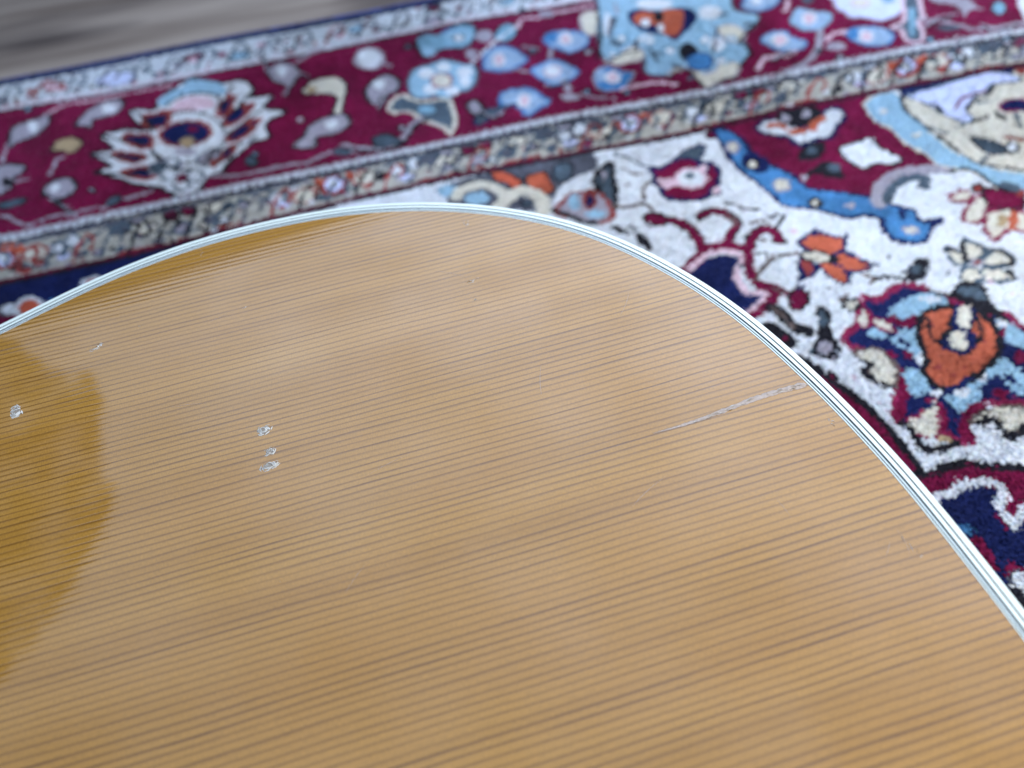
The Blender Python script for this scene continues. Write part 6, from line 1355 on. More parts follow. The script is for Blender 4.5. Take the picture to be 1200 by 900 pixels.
('B','S','m','-',24,(1091,4472,1180,4481,1238,4502)),
('B','S','K','-',13,(1093,4439,1182,4448,1240,4469)),
('B','S','m','-',24,(2549,4242,2635,4298,2719,4311)),
('B','S','K','-',13,(2546,4210,2631,4265,2715,4278)),
('B','S','m','-',24,(3647,4270,3781,4338,3905,4337)),
('B','S','K','-',13,(3639,4238,3773,4304,3896,4303)),
('B','S','m','-',24,(3977,4162,4012,4077,4182,4103)),
('B','S','K','-',13,(3968,4130,4003,4046,4173,4071)),
('B','P','p','K',10,(-491,4650,-496,4630,-509,4622,-522,4631,-528,4651,-523,4671,-510,4679,-497,4670)),
('B','P','B','K',10,(-794,4373,-800,4359,-815,4354,-831,4361,-839,4376,-833,4390,-818,4395,-802,4388)),
('B','P','m','K',10,(133,4326,124,4308,106,4301,88,4310,81,4328,90,4347,108,4354,126,4345)),
('B','P','g','K',10,(322,5303,314,5280,299,5271,284,5281,279,5305,287,5329,303,5338,317,5327)),
('B','P','g','K',10,(1205,5494,1195,5468,1179,5458,1167,5469,1165,5496,1175,5522,1191,5532,1203,5521)),
('B','P','g','K',10,(1147,4911,1135,4891,1114,4884,1095,4893,1089,4913,1101,4933,1123,4940,1142,4931)),
('B','P','m','K',10,(1501,4773,1488,4751,1466,4742,1448,4752,1444,4775,1457,4797,1479,4805,1497,4795)),
('B','P','B','K',10,(1339,4321,1331,4306,1318,4301,1308,4307,1306,4322,1313,4337,1327,4342,1337,4336)),
('B','P','B','K',10,(1577,4212,1568,4199,1550,4194,1536,4201,1533,4215,1543,4228,1560,4233,1574,4226)),
('B','P','p','K',10,(2493,4075,2480,4056,2462,4049,2450,4058,2451,4077,2464,4096,2482,4104,2494,4095)),
('B','P','g','K',10,(2886,4228,2873,4209,2858,4201,2849,4210,2851,4230,2864,4250,2880,4257,2889,4248)),
('B','P','m','K',10,(2986,4124,2972,4107,2952,4100,2939,4108,2940,4127,2954,4144,2974,4151,2987,4143)),
('B','P','B','K',10,(3607,4108,3590,4091,3567,4085,3551,4093,3551,4111,3568,4128,3592,4134,3608,4126)),
('B','P','p','K',10,(3757,4070,3740,4051,3721,4044,3710,4052,3714,4072,3731,4091,3750,4098,3761,4089)),
('B','P','B','K',10,(4046,3956,4031,3943,4010,3938,3996,3945,3997,3959,4012,3972,4033,3977,4047,3971)),
('B','P','p','K',10,(-495,5551,-503,5528,-523,5519,-544,5530,-553,5553,-546,5577,-525,5586,-504,5575)),
('B','P','m','K',10,(-2013,5592,-2016,5572,-2030,5564,-2048,5573,-2059,5594,-2056,5614,-2041,5622,-2023,5613)),
('B','P','B','K',10,(-2333,5453,-2336,5436,-2351,5430,-2369,5438,-2379,5455,-2377,5472,-2362,5479,-2344,5471)),
('B','P','m','K',10,(-1790,4345,-1791,4329,-1802,4323,-1815,4330,-1823,4347,-1821,4363,-1811,4369,-1798,4361)),
('F','P','d','-',0,(1273,3343,1264,3333,1251,3335,1248,3347,1257,3357,1269,3355)),
('F','P','m','-',0,(1405,3536,1395,3532,1386,3542,1387,3557,1397,3561,1406,3551)),
('F','P','m','-',0,(1783,2917,1770,2918,1765,2937,1773,2955,1786,2954,1791,2935)),
('F','P','d','-',0,(1775,2673,1762,2673,1754,2689,1759,2706,1772,2707,1780,2690)),
('F','P','p','-',0,(1951,2684,1939,2684,1935,2700,1941,2715,1953,2715,1958,2699)),
('F','P','p','-',0,(2169,2420,2157,2416,2144,2423,2142,2435,2154,2439,2167,2432)),
('F','P','k','-',0,(2302,2380,2291,2371,2280,2374,2281,2386,2292,2395,2302,2392)),
('F','P','k','-',0,(2510,2196,2500,2183,2484,2178,2478,2185,2487,2198,2503,2203)),
('F','P','k','-',0,(2330,2265,2319,2256,2301,2252,2294,2258,2305,2268,2323,2271)),
('F','P','k','-',0,(1923,2277,1912,2273,1902,2282,1902,2295,1914,2298,1924,2289)),
('F','P','p','-',0,(2036,2148,2026,2146,2020,2156,2024,2168,2035,2170,2041,2159)),
('F','P','m','-',0,(1740,1870,1732,1860,1716,1854,1708,1859,1717,1869,1733,1875)),
('F','P','p','-',0,(1809,1588,1800,1585,1790,1589,1789,1597,1797,1600,1807,1596)),
('F','P','p','-',0,(1780,1754,1772,1743,1758,1739,1751,1745,1759,1755,1773,1760)),
('F','P','p','-',0,(2663,2082,2651,2070,2634,2068,2629,2078,2642,2090,2659,2092)),
('F','P','p','-',0,(2699,1976,2690,1970,2678,1971,2675,1978,2685,1984,2697,1983)),
('F','P','d','-',0,(1767,2539,1756,2541,1751,2560,1756,2576,1767,2573,1772,2554)),
('F','P','k','-',0,(1603,2543,1590,2534,1575,2539,1573,2554,1586,2563,1601,2557)),
('F','S','n','-',30,(1916,1890,1989,1899,2016,1859)),
('F','S','n','-',30,(2034,2086,2099,2077,2153,2095)),
('F','S','n','-',30,(2104,1558,2160,1570,2222,1591)),
('F','S','n','-',30,(2237,1528,2292,1550,2341,1574)),
('F','S','n','-',30,(1920,1556,1939,1522,1991,1516)),
('F','S','n','-',30,(2381,1562,2392,1519)),
('F','S','n','-',30,(2067,1875,2080,1839)),
('F','P','R','-',0,(2260,1913,2251,1906,2238,1906,2230,1913,2231,1922,2240,1929,2253,1930,2261,1923)),
('F','P','R','-',0,(2150,1682,2141,1676,2130,1676,2122,1682,2123,1691,2131,1697,2143,1697,2151,1691)),
('F','P','R','-',0,(2253,1651,2244,1645,2232,1645,2225,1651,2225,1659,2234,1666,2246,1666,2254,1660)),
('F','P','R','-',0,(2413,1757,2404,1750,2392,1750,2385,1756,2386,1766,2395,1772,2407,1772,2415,1766)),
('F','P','R','-',0,(2192,1620,2183,1613,2172,1613,2164,1619,2165,1628,2173,1634,2185,1634,2193,1628)),
('F','S','K','-',15,(2247,1962,2210,1874,2204,1822)),
('F','S','K','-',15,(2462,1894,2422,1808,2373,1759)),
('F','S','d','-',15,(1285,3493,1322,3421,1370,3413)),
('F','S','d','-',15,(1662,2938,1688,2886,1683,2830)),
('F','S','d','-',15,(1763,2817,1825,2825,1846,2789)),
('F','S','d','-',15,(2115,2313,2144,2267,2105,2230)),
('F','S','d','-',15,(1937,2188,1979,2210)),
('F','S','d','-',15,(1380,3328,1319,3269,1312,3193)),
('F','S','d','-',15,(1668,2358,1680,2318,1716,2318)),
('F','S','g','-',16,(3445,3390,3517,3383)),
('F','S','g','-',16,(3066,3254,3118,3183)),
('F','S','g','-',16,(3137,2891,3205,2932)),
('F','S','g','-',16,(3188,3210,3241,3227)),
]
def smooth_closed(P, n=4):
    P = np.asarray(P, float); a, b, c, d = np.roll(P, 1, 0), P, np.roll(P, -1, 0), np.roll(P, -2, 0); out = []
    for k in range(n):
        u = k/n; out.append(.5*(2*b+(c-a)*u+(2*a-5*b+4*c-d)*u*u+(-a+3*b-3*c+d)*u**3))
    return np.stack(out, 1).reshape(-1, 2)
def smooth_open(P, n=4):
    P = np.asarray(P, float)
    if len(P) < 3: return P
    Q = np.vstack([2*P[0]-P[1], P, 2*P[-1]-P[-2]]); out = []
    for i in range(1, len(Q)-2):
        a, b, c, d = Q[i-1], Q[i], Q[i+1], Q[i+2]
        for k in range(n):
            u = k/n; out.append(.5*(2*b+(c-a)*u+(2*a-5*b+4*c-d)*u*u+(-a+3*b-3*c+d)*u**3))
    out.append(P[-1]); return np.array(out)
SH = []
for grp_, kind_, col_, ocol_, wid_, nums_ in PATTERN:
    pts = np.array(nums_, float).reshape(-1, 2)/10
    pts = smooth_open(pts) if kind_ == 'S' else (smooth_closed(pts) if len(pts) < 40 else pts)
    SH.append((grp_, kind_, col_, ocol_, wid_/10, pts))
STEP = 1.35
U0, U1, V0, V1 = -860, 860, -606, 606
nu, nv = int((U1-U0)/STEP), int((V1-V0)/STEP)
keys = list(PAL); ids = np.zeros((nv, nu), np.uint8)
gu = U0+(np.arange(nu)+.5)*STEP; gv = V0+(np.arange(nv)+.5)*STEP
def dist_poly(X, Y, P, closed):
    n = len(P); D = np.full(X.shape, 1e9)
    for i in range(n if closed else n-1):
        a = P[i]; b = P[(i+1) % n]; ab = b-a; L = ab@ab
        if L < 1e-9: continue
        tt = np.clip(((X-a[0])*ab[0]+(Y-a[1])*ab[1])/L, 0, 1)
        D = np.minimum(D, (X-a[0]-tt*ab[0])**2+(Y-a[1]-tt*ab[1])**2)
    return np.sqrt(D)
def inside(X, Y, P):
    I = np.zeros(X.shape, bool); n = len(P)
    for i in range(n):
        x0, y0 = P[i]; x1, y1 = P[(i+1) % n]
        if y0 == y1: continue
        c = ((y0 > Y) != (y1 > Y)) & (X < (x1-x0)*(Y-y0)/(y1-y0)+x0); I ^= c
    return I
rs = np.random.RandomState(5)
JU, JV = rs.uniform(-.4, .4, (nv, nu)), rs.uniform(-.4, .4, (nv, nu))          # knots are never quite in line
def draw(sh, T):
    _, kind, c, oc, w, P0 = sh; P_ = T(P0); pad = w+2
    a = max(0, int((P_[:, 0].min()-pad-U0)/STEP)); b = min(nu, int((P_[:, 0].max()+pad-U0)/STEP)+1)
    e = max(0, int((P_[:, 1].min()-pad-V0)/STEP)); f = min(nv, int((P_[:, 1].max()+pad-V0)/STEP)+1)
    if a >= b or e >= f: return
    X, Y = np.meshgrid(gu[a:b], gv[e:f]); X = X+JU[e:f, a:b]; Y = Y+JV[e:f, a:b]; S = ids[e:f, a:b]
    if kind == 'P':
        I = inside(X, Y, P_)
        if oc != '-' and w > 0:
            S[(dist_poly(X, Y, P_, True) < max(w*.68, .8)+.2)] = keys.index(oc)
            S[I & (dist_poly(X, Y, P_, True) > max(w*.45, .4))] = keys.index(c)
        else: S[I] = keys.index(c)
    else: S[dist_poly(X, Y, P_, False) < max(w*.5*SW[sh[0]], 1.0)] = keys.index(c)
SW = {'F': .95, 'B': .72}
idn = lambda q: q
def clipdraw(grp, T):
    for s_ in SH:
        if s_[0] == grp: draw(s_, T)
ids[:] = keys.index('w')
save = None
for sx in (-1, 1):
    clipdraw('F', lambda q, sx=sx: q+np.array((sx*560, 0)))
clipdraw('F', idn)
for sx in (-1, 1):
    clipdraw('B', lambda q, sx=sx: q+np.array((sx*800, 0)))
clipdraw('B', idn)
half = ids[nv//2:, :]; ids[:nv-nv//2, :] = half[::-1, ::-1]                                # the rug is point-symmetric
lut = np.array([PAL[k] for k in keys])
def lowf(sc, seed):                                             # slow unevenness of dye from row to row
    q = np.random.RandomState(seed); g_ = q.normal(0, 1, (int((V1-V0)/sc)+3, int((U1-U0)/sc)+3))
    fy, fx = (gv-V0)/sc, (gu-U0)/sc; y0, x0 = fy.astype(int), fx.astype(int); ty, tx = (fy-y0)[:, None], (fx-x0)[None]
    ty = ty*ty*(3-2*ty); tx = tx*tx*(3-2*tx)
    return (g_[y0][:, x0]*(1-tx)+g_[y0][:, x0+1]*tx)*(1-ty)+(g_[y0+1][:, x0]*(1-tx)+g_[y0+1][:, x0+1]*tx)*ty
ABR = np.clip(1+.09*lowf(22, 1)+.07*lowf(7, 2)+.05*lowf(60, 3), .6, 1.35)
# trim beyond the woven edge
edge_pts = [s_ for s_ in SH if s_[0] == 'B'][0][5]
rug = thing('persian_rug', 'crimson, navy and ivory floral Persian rug lying under the guitar', 'rug', (0, 0, 0), RA)
EDGE_V = np.interp(gu, *zip(*sorted([(float(a), float(b)) for a, b in edge_pts[:len(edge_pts)//2]])))
EV = float(np.median(EDGE_V))+2
def rugcols(I, JJ, n_per, amt):
    col = lut[ids[I, JJ]]; k = (1+rs.normal(0, amt, (len(col), 1)))*(1+(ABR[I, JJ]-1)*np.where(col[:, 1] > .3, .45, 1.5))[:, None]; tint = 1+rs.normal(0, amt*.35, (len(col), 3))
    return np.repeat(np.clip(col*k*tint, 0.001, 1), n_per, 0)
def fast_mesh(name, V, F, ncol, mat, parent):
    me = bpy.data.meshes.new(name); k = F.shape[1]
    me.vertices.add(len(V)); me.vertices.foreach_set('co', V.astype(np.float32).ravel())
    me.loops.add(F.size); me.loops.foreach_set('vertex_index', F.astype(np.int32).ravel())
    me.polygons.add(len(F)); me.polygons.foreach_set('loop_start', np.arange(0, F.size, k, dtype=np.int32))
    at = me.color_attributes.new('Col', 'FLOAT_COLOR', 'POINT')
    at.data.foreach_set('color', np.hstack([ncol, np.ones((len(ncol), 1))]).astype(np.float32).ravel())
    me.update(calc_edges=True); me.materials.append(mat)
    return link(bpy.data.objects.new(name, me), parent)
ii, jj = np.meshgrid(np.arange(nv), np.arange(nu), indexing='ij')
lim = EDGE_V[jj]+1.5
wav = 0
ok = (gv[ii] < lim) & (gv[::-1][ii] < EDGE_V[::-1][jj]+1.5)
dense = ok & (gu[jj] > -560) & (gu[jj] < 560) & (gv[ii] > -60)
near = dense & (gv[ii] < 480)
# tufts: small leaning three-sided pyramids, one or two for every knot
def tufts(mask, per, name, rad, parent):
    I, J = ii[mask], jj[mask]; n = len(I)
    I = np.repeat(I, per); J = np.repeat(J, per); N = len(I)
    cx = gu[J]+rs.uniform(-.5, .5, N); cy = gv[I]+rs.uniform(-.5, .5, N)
    a0 = rs.uniform(0, 6.283, N); h = 8.7+rs.normal(0, .2, N)
    # combed nap leaning one way with slow drifts
    lx = .6*np.sin(cx*.012+cy*.02)+rs.normal(0, .5, N); ly = -.7+.5*np.sin(cx*.02-cy*.013)+rs.normal(0, .5, N)
    V = np.zeros((N, 4, 3))
    for k in range(3):
        V[:, k, 0] = cx+rad*np.cos(a0+k*2.094); V[:, k, 1] = cy+rad*np.sin(a0+k*2.094); V[:, k, 2] = 7.2
    V[:, 3, 0] = cx+lx; V[:, 3, 1] = cy+ly; V[:, 3, 2] = h
    b = (np.arange(N)*4)[:, None]
    F = np.concatenate([b+np.array([0, 1, 3]), b+np.array([1, 2, 3]), b+np.array([2, 0, 3])])
    o = fast_mesh(name, V.reshape(-1, 3)/1000, F, rugcols(I, J, 4, .05), m_pile, parent); o['kind'] = 'stuff'
    return N
nt_ = tufts(dense, 1, 'wool_pile', 1.25, rug)
# woven ground under the pile, every knot a little raised pad
stp = 3
I2, J2 = np.meshgrid(np.arange(0, nv-1, stp), np.arange(0, nu-1, stp), indexing='ij'); mk = ok[I2, J2]; I2 = I2[mk]; J2 = J2[mk]; n2 = len(I2)
hs = STEP*stp/2; cx = gu[J2]+STEP/2; cy = gv[I2]+STEP/2; zz = np.where(dense[I2, J2], 7.1, 8.0)+rs.normal(0, .12, n2)
V = np.zeros((n2, 4, 3))
for k, (a, b) in enumerate(((-1, -1), (1, -1), (1, 1), (-1, 1))):
    V[:, k, 0] = cx+a*hs; V[:, k, 1] = cy+b*hs; V[:, k, 2] = zz+rs.normal(0, .15, n2)
fast_mesh('knotted_ground', V.reshape(-1, 3)/1000, (np.arange(n2)*4)[:, None]+np.arange(4), rugcols(I2, J2, 4, .10), m_pile, rug)['kind'] = 'stuff'
# backing and overcast selvedge
m_selv = plain('blue_selvedge_wool', (.05, .09, .38), .9, ns=700, var=.35, bump=.8)
m_back = plain('cotton_backing', (.20, .17, .15), .9, ns=500)
e0 = [(float(u), float(v)) for u, v in zip(gu[::12], EDGE_V[::12])]
bv = [(u/1000, v/1000, 0.0015) for u, v in e0]+[(-u/1000, -v/1000, 0.0015) for u, v in e0]
mesh_obj('backing', [(a, b, .0055) for a, b, c_ in bv]+bv, [tuple(range(len(bv)))]+[(i, (i+1) % len(bv), (i+1) % len(bv)+len(bv), i+len(bv)) for i in range(len(bv))], m_back, rug)
def selvedge(pts):
    V, F = [], []; n = 8
    fine = np.array(pts)
    L = np.r_[0, np.cumsum(np.hypot(*np.diff(fine, axis=0).T))]; tt = np.arange(0, L[-1], 2.2)
    fx, fy = np.interp(tt, L, fine[:, 0]), np.interp(tt, L, fine[:, 1])
    for i in range(len(tt)):
        rad = 3.0+(.45 if i % 2 else -.1)
        for k in range(n):
            a = k*2*math.pi/n; V.append((fx[i]/1000, (fy[i]+rad*math.cos(a))/1000, (4.2+rad*math.sin(a))/1000))
    for i in range(len(tt)-1):
        for k in range(n): F.append((i*n+k, i*n+(k+1) % n, (i+1)*n+(k+1) % n, (i+1)*n+k))
    return mesh_obj('selvedge', V, F, m_selv, rug, True)
selvedge([(u, v+3.0) for u, v in e0]); selvedge([(-u, -v-3.0) for u, v in e0])

# ------------------------------------------------------------------ guitar
HALF = [(-396.99, 3.23), (-396.95, 8.0), (-396.87, 12.77), (-396.77, 17.53), (-396.64, 22.3), (-396.47, 27.06), (-396.26, 31.83), (-395.98, 36.59), (-395.64, 41.34), (-395.23, 46.09), (-394.75, 50.84), (-394.24, 55.58), (-393.68, 60.31), (-393.06, 65.04), (-392.35, 69.75), (-391.5, 74.44), (-390.47, 79.1), (-389.24, 83.71), (-387.84, 88.26), (-386.3, 92.77), (-384.65, 97.25), (-382.91, 101.69), (-381.04, 106.07), (-378.97, 110.37), (-376.62, 114.51), (-373.95, 118.46), (-370.94, 122.15), (-367.66, 125.61), (-364.15, 128.84), (-360.46, 131.85), (-356.56, 134.6), (-352.46, 137.02), (-348.13, 139.02), (-343.62, 140.56), (-338.99, 141.68), (-334.29, 142.45), (-329.55, 142.96), (-324.79, 143.24), (-320.02, 143.29), (-315.26, 143.11), (-310.51, 142.71), (-305.78, 142.12), (-301.06, 141.41), (-296.35, 140.65), (-291.65, 139.91), (-286.92, 139.24), (-282.19, 138.69), (-277.44, 138.27), (-272.68, 137.98), (-267.92, 137.81), (-263.15, 137.74), (-258.38, 137.79), (-253.62, 137.98), (-248.87, 138.35), (-244.13, 138.93), (-239.44, 139.73), (-234.77, 140.72), (-230.14, 141.86), (-225.54, 143.09), (-220.95, 144.38), (-216.37, 145.73), (-211.82, 147.15), (-207.3, 148.66), (-202.82, 150.28), (-198.38, 152.02), (-193.98, 153.85), (-189.61, 155.76), (-185.26, 157.71), (-180.91, 159.67), (-176.57, 161.63), (-172.21, 163.57), (-167.84, 165.48), (-163.45, 167.34), (-159.04, 169.15), (-154.6, 170.89), (-150.15, 172.59), (-145.68, 174.25), (-141.2, 175.89), (-136.73, 177.53), (-132.26, 179.2), (-127.81, 180.91), (-123.37, 182.66), (-118.95, 184.44), (-114.54, 186.26), (-110.13, 188.06), (-105.7, 189.83), (-101.25, 191.53), (-96.76, 193.12), (-92.23, 194.61), (-87.66, 195.98), (-83.06, 197.22), (-78.42, 198.35), (-73.76, 199.34), (-69.07, 200.2), (-64.36, 200.92), (-59.63, 201.49), (-54.88, 201.93), (-50.12, 202.24), (-45.36, 202.41), (-40.59, 202.47), (-35.82, 202.41), (-31.06, 202.23), (-26.3, 201.94), (-21.55, 201.52), (-16.81, 200.97), (-12.1, 200.28), (-7.4, 199.44), (-2.74, 198.44), (1.88, 197.27), (6.46, 195.95), (10.99, 194.47), (15.48, 192.85), (19.9, 191.09), (24.27, 189.18), (28.58, 187.14), (32.82, 184.96), (36.98, 182.63), (41.06, 180.17), (45.05, 177.55), (48.94, 174.79), (52.71, 171.88), (56.37, 168.83), (59.9, 165.62), (63.29, 162.27), (66.53, 158.77), (69.61, 155.13), (72.54, 151.37), (75.33, 147.51), (78.0, 143.56), (80.55, 139.53), (82.99, 135.44), (85.33, 131.28), (87.54, 127.05), (89.62, 122.77), (91.57, 118.42), (93.39, 114.01), (95.05, 109.54), (96.59, 105.03), (98.0, 100.47), (99.31, 95.89), (100.52, 91.28), (101.66, 86.65), (102.73, 82.0), (103.73, 77.34), (104.66, 72.67), (105.53, 67.98), (106.33, 63.28), (107.06, 58.57), (107.73, 53.85), (108.32, 49.12), (108.83, 44.37), (109.26, 39.63), (109.62, 34.87), (109.93, 30.12), (110.21, 25.36), (110.46, 20.59), (110.71, 15.83), (110.92, 11.07), (111.08, 6.31), (111.16, 1.54)]
GR = R(10.34); YC = 22.0
g0 = Vector((-math.sin(GR)*YC/1000, math.cos(GR)*YC/1000, .009))
guitar = thing('acoustic_guitar', 'amber spruce-topped acoustic guitar with white and black edge binding, lying on the rug', 'guitar', g0, GR)
TOP = GZ-.009
def resample(P_, n):
    q = np.vstack([P_, P_[:1]]); d = np.r_[0, np.cumsum(np.hypot(*np.diff(q, axis=0).T))]
    t_ = np.linspace(0, d[-1], n, endpoint=False); return np.stack([np.interp(t_, d, q[:, i]) for i in (0, 1)], -1)
hp = np.array(HALF); full = np.vstack([hp, (hp*np.array((1, -1)))[::-1]])
full = resample(smooth_closed(resample(full, 300), 6), 900)
def normals(P_):
    t_ = np.roll(P_, -1, 0)-np.roll(P_, 1, 0); t_ /= np.hypot(*t_.T)[:, None]; n_ = np.stack([t_[:, 1], -t_[:, 0]], -1)
    if ((n_*(P_-P_.mean(0))).sum(1)).mean() < 0: n_ = -n_
    return n_
nrm = normals(full)
kk = np.exp(-.5*(np.arange(-12, 13)/5.)**2); kk /= kk.sum()
nrm = np.stack([np.convolve(np.r_[nrm[-12:, i], nrm[:, i], nrm[:12, i]], kk, 'valid') for i in (0, 1)], -1); nrm /= np.hypot(*nrm.T)[:, None]
def ring(inset, z): q = full-nrm*inset; return [(a/1000, b/1000, z) for a, b in q]
def sweep(name, prof, mat, smooth=True, closed=True):
    n = len(full); V = []
    for ins, z in prof: V += ring(ins, z)
    F = []; m = len(prof)
    for k in range(m if closed else m-1):
        k2 = (k+1) % m
        for i in range(n): j = (i+1) % n; F.append((k*n+i, k*n+j, k2*n+j, k2*n+i))
    o = mesh_obj(name, V, F, mat, guitar, smooth); return o
def strip(name, a, b, dz, mat, depth=.0018):
    e = .05 if b-a > .3 else .01
    z = TOP+dz
    return sweep(name, [(a, z-depth), (a, z-.00003), (a+e, z), (b-e, z), (b, z-.00003), (b, z-depth)], mat, False)
# outer white binding with rounded corner
ob = [(0.0, TOP-.0062), (0.0, TOP-.0007)]
for k in range(1, 7):
    a = k/6*math.pi/2; ob.append((.65*(1-math.cos(a)), TOP-.0007+.0007*math.sin(a)))
ob += [(1.78, TOP+.00001), (1.80, TOP-.0002), (1.80, TOP-.0062)]
sweep('binding', ob, m_white, False)
x = 1.80
for nm, w, dz, mt in (('black_line', .36, -.00001, m_black), ('white_line', 1.0, .0, m_white), ('black_line', .52, -.00001, m_black), ('pale_line', .50, .0, m_pale), ('black_line', .28, -.00001, m_black), ('white_line', .36, .0, m_white), ('black_line', .13, -.00001, m_black)):
    strip(nm, x, x+w, dz, mt); x += w
INS = x
# top plate with sound hole
n = 900; rim = ring(INS, TOP); hx, hy, hr = -.215, 0.0, .050; nh = 96
me = bpy.data.meshes.new('top_plate'); bm = bmesh.new()
ov = [bm.verts.new(v) for v in rim[::3]]; hv = [bm.verts.new((hx+hr*math.cos(i*2*math.pi/nh), hy+hr*math.sin(i*2*math.pi/nh), TOP)) for i in range(nh)]
ed = [bm.edges.new((ov[i], ov[(i+1) % len(ov)])) for i in range(len(ov))]+[bm.edges.new((hv[i], hv[(i+1) % nh])) for i in range(nh)]
bmesh.ops.triangle_fill(bm, use_beauty=True, use_dissolve=False, edges=ed)
for f in bm.faces:
    if f.normal.z < 0: f.normal_flip()
ex = bmesh.ops.extrude_edge_only(bm, edges=ed)
for v in ex['geom']:
    if isinstance(v, bmesh.types.BMVert): v.co.z -= .003
bm.to_mesh(me); bm.free(); me.materials.append(m_spruce); link(bpy.data.objects.new('top_plate', me), guitar)
# sides and back
BD = .0
sweep('side', [(.05, TOP-.0062), (.05, BD+.006), (2.5, BD+.006), (2.5, TOP-.0062)], m_side)
sweep('back_binding', [(.0, BD+.006), (.0, BD+.001), (.8, BD), (2.4, BD), (2.4, BD+.006)], m_white)
br = ring(2.4, BD+.0004); mesh_obj('back_plate', br, [tuple(range(len(br)))[::-1]], m_side, guitar)
# rosette, bridge, neck: outside the frame, kept simple
def annulus(name, r0, r1, z, mat):
    V = []; F = []
    for rr_, zz_ in ((r0, z-.001), (r0, z), (r1, z), (r1, z-.001)): V += [(hx+rr_*math.cos(i*2*math.pi/nh), hy+rr_*math.sin(i*2*math.pi/nh), zz_) for i in range(nh)]
    for k in range(3):
        for i in range(nh): j = (i+1) % nh; F.append((k*nh+i, k*nh+j, (k+1)*nh+j, (k+1)*nh+i))
    mesh_obj(name, V, F, mat, guitar)
annulus('rosette', .0535, .0555, TOP+.00015, m_black); annulus('rosette', .0565, .0590, TOP+.00015, m_white); annulus('rosette', .0600, .0610, TOP+.00015, m_black)
def block(name, pts, z0, z1, mat, bev=.0015):
    bm = bmesh.new(); vs = [bm.verts.new((a, b, z0)) for a, b in pts]; f = bm.faces.new(vs); bmesh.ops.recalc_face_normals(bm, faces=[f])
    if f.normal.z > 0: f.normal_flip()
    e_ = bmesh.ops.extrude_face_region(bm, geom=[f])
    for v in e_['geom']:
        if isinstance(v, bmesh.types.BMVert): v.co.z = z1
    bmesh.ops.bevel(bm, geom=[q for q in bm.edges if abs(q.verts[0].co.z-z1) < 1e-6 and abs(q.verts[1].co.z-z1) < 1e-6], offset=bev, segments=2, affect='EDGES')
    bmesh.ops.recalc_face_normals(bm, faces=bm.faces[:])
    me = bpy.data.meshes.new(name); bm.to_mesh(me); bm.free(); me.materials.append(mat)
    return link(bpy.data.objects.new(name, me), guitar)
BX = -.160
bp = [(BX+.014, y_) for y_ in (-.045, 0, .045)]+[(BX+.006, .055), (BX+.004, .078), (BX-.010, .078), (BX-.012, .055)]+[(BX-.016, y_) for y_ in (.045, 0, -.045)]+[(BX-.012, -.055), (BX-.010, -.078), (BX+.004, -.078), (BX+.006, -.055)]
block('bridge', bp, TOP-.0005, TOP+.008, m_dark)
block('saddle', [(BX-.006, -.036), (BX-.003, -.036), (BX-.003, .036), (BX-.006, .036)], TOP+.007, TOP+.0105, m_bone, .0004)
block('neck', [(-.396, -.028), (-.396, .028), (-.80, .0215), (-.80, -.0215)], TOP-.024, TOP+.001, m_side, .001)
block('fretboard', [(hx-.056, -.028), (hx-.056, .028), (-.80, .0215), (-.80, -.0215)], TOP+.0008, TOP+.006, m_dark, .0006)
block('nut', [(-.8, -.0215), (-.8, .0215), (-.805, .0215), (-.805, -.0215)], TOP-.002, TOP+.0085, m_bone, .0004)
block('headstock', [(-.805, -.022), (-.805, .022), (-.83, .034), (-.96, .037), (-.97, .030), (-.97, -.030), (-.96, -.037), (-.83, -.034)], TOP-.016, TOP-.002, m_dark, .001)
for k in range(6):
    ys = (k-2.5)*.0105; yn = (k-2.5)*.0072; a = Vector((BX-.0045, ys, TOP+.0112)); b = Vector((-.803, yn, TOP+.009)); rd = .0001+.00008*k
    V = []; F = []
    for q in (a, b):
        for i in range(6): V.append((q.x, q.y+rd*math.cos(i*math.pi/3), q.z+rd*math.sin(i*math.pi/3)))
    for i in range(6): F.append((i, (i+1) % 6, (i+1) % 6+6, i+6))
    mesh_obj('string', V, F, m_metal, guitar, True)
    block('bridge_pin', [(BX+.007+.0025*math.cos(q*math.pi/4), ys+.0025*math.sin(q*math.pi/4)) for q in range(8)], TOP+.0075, TOP+.011, m_bone, .0006)

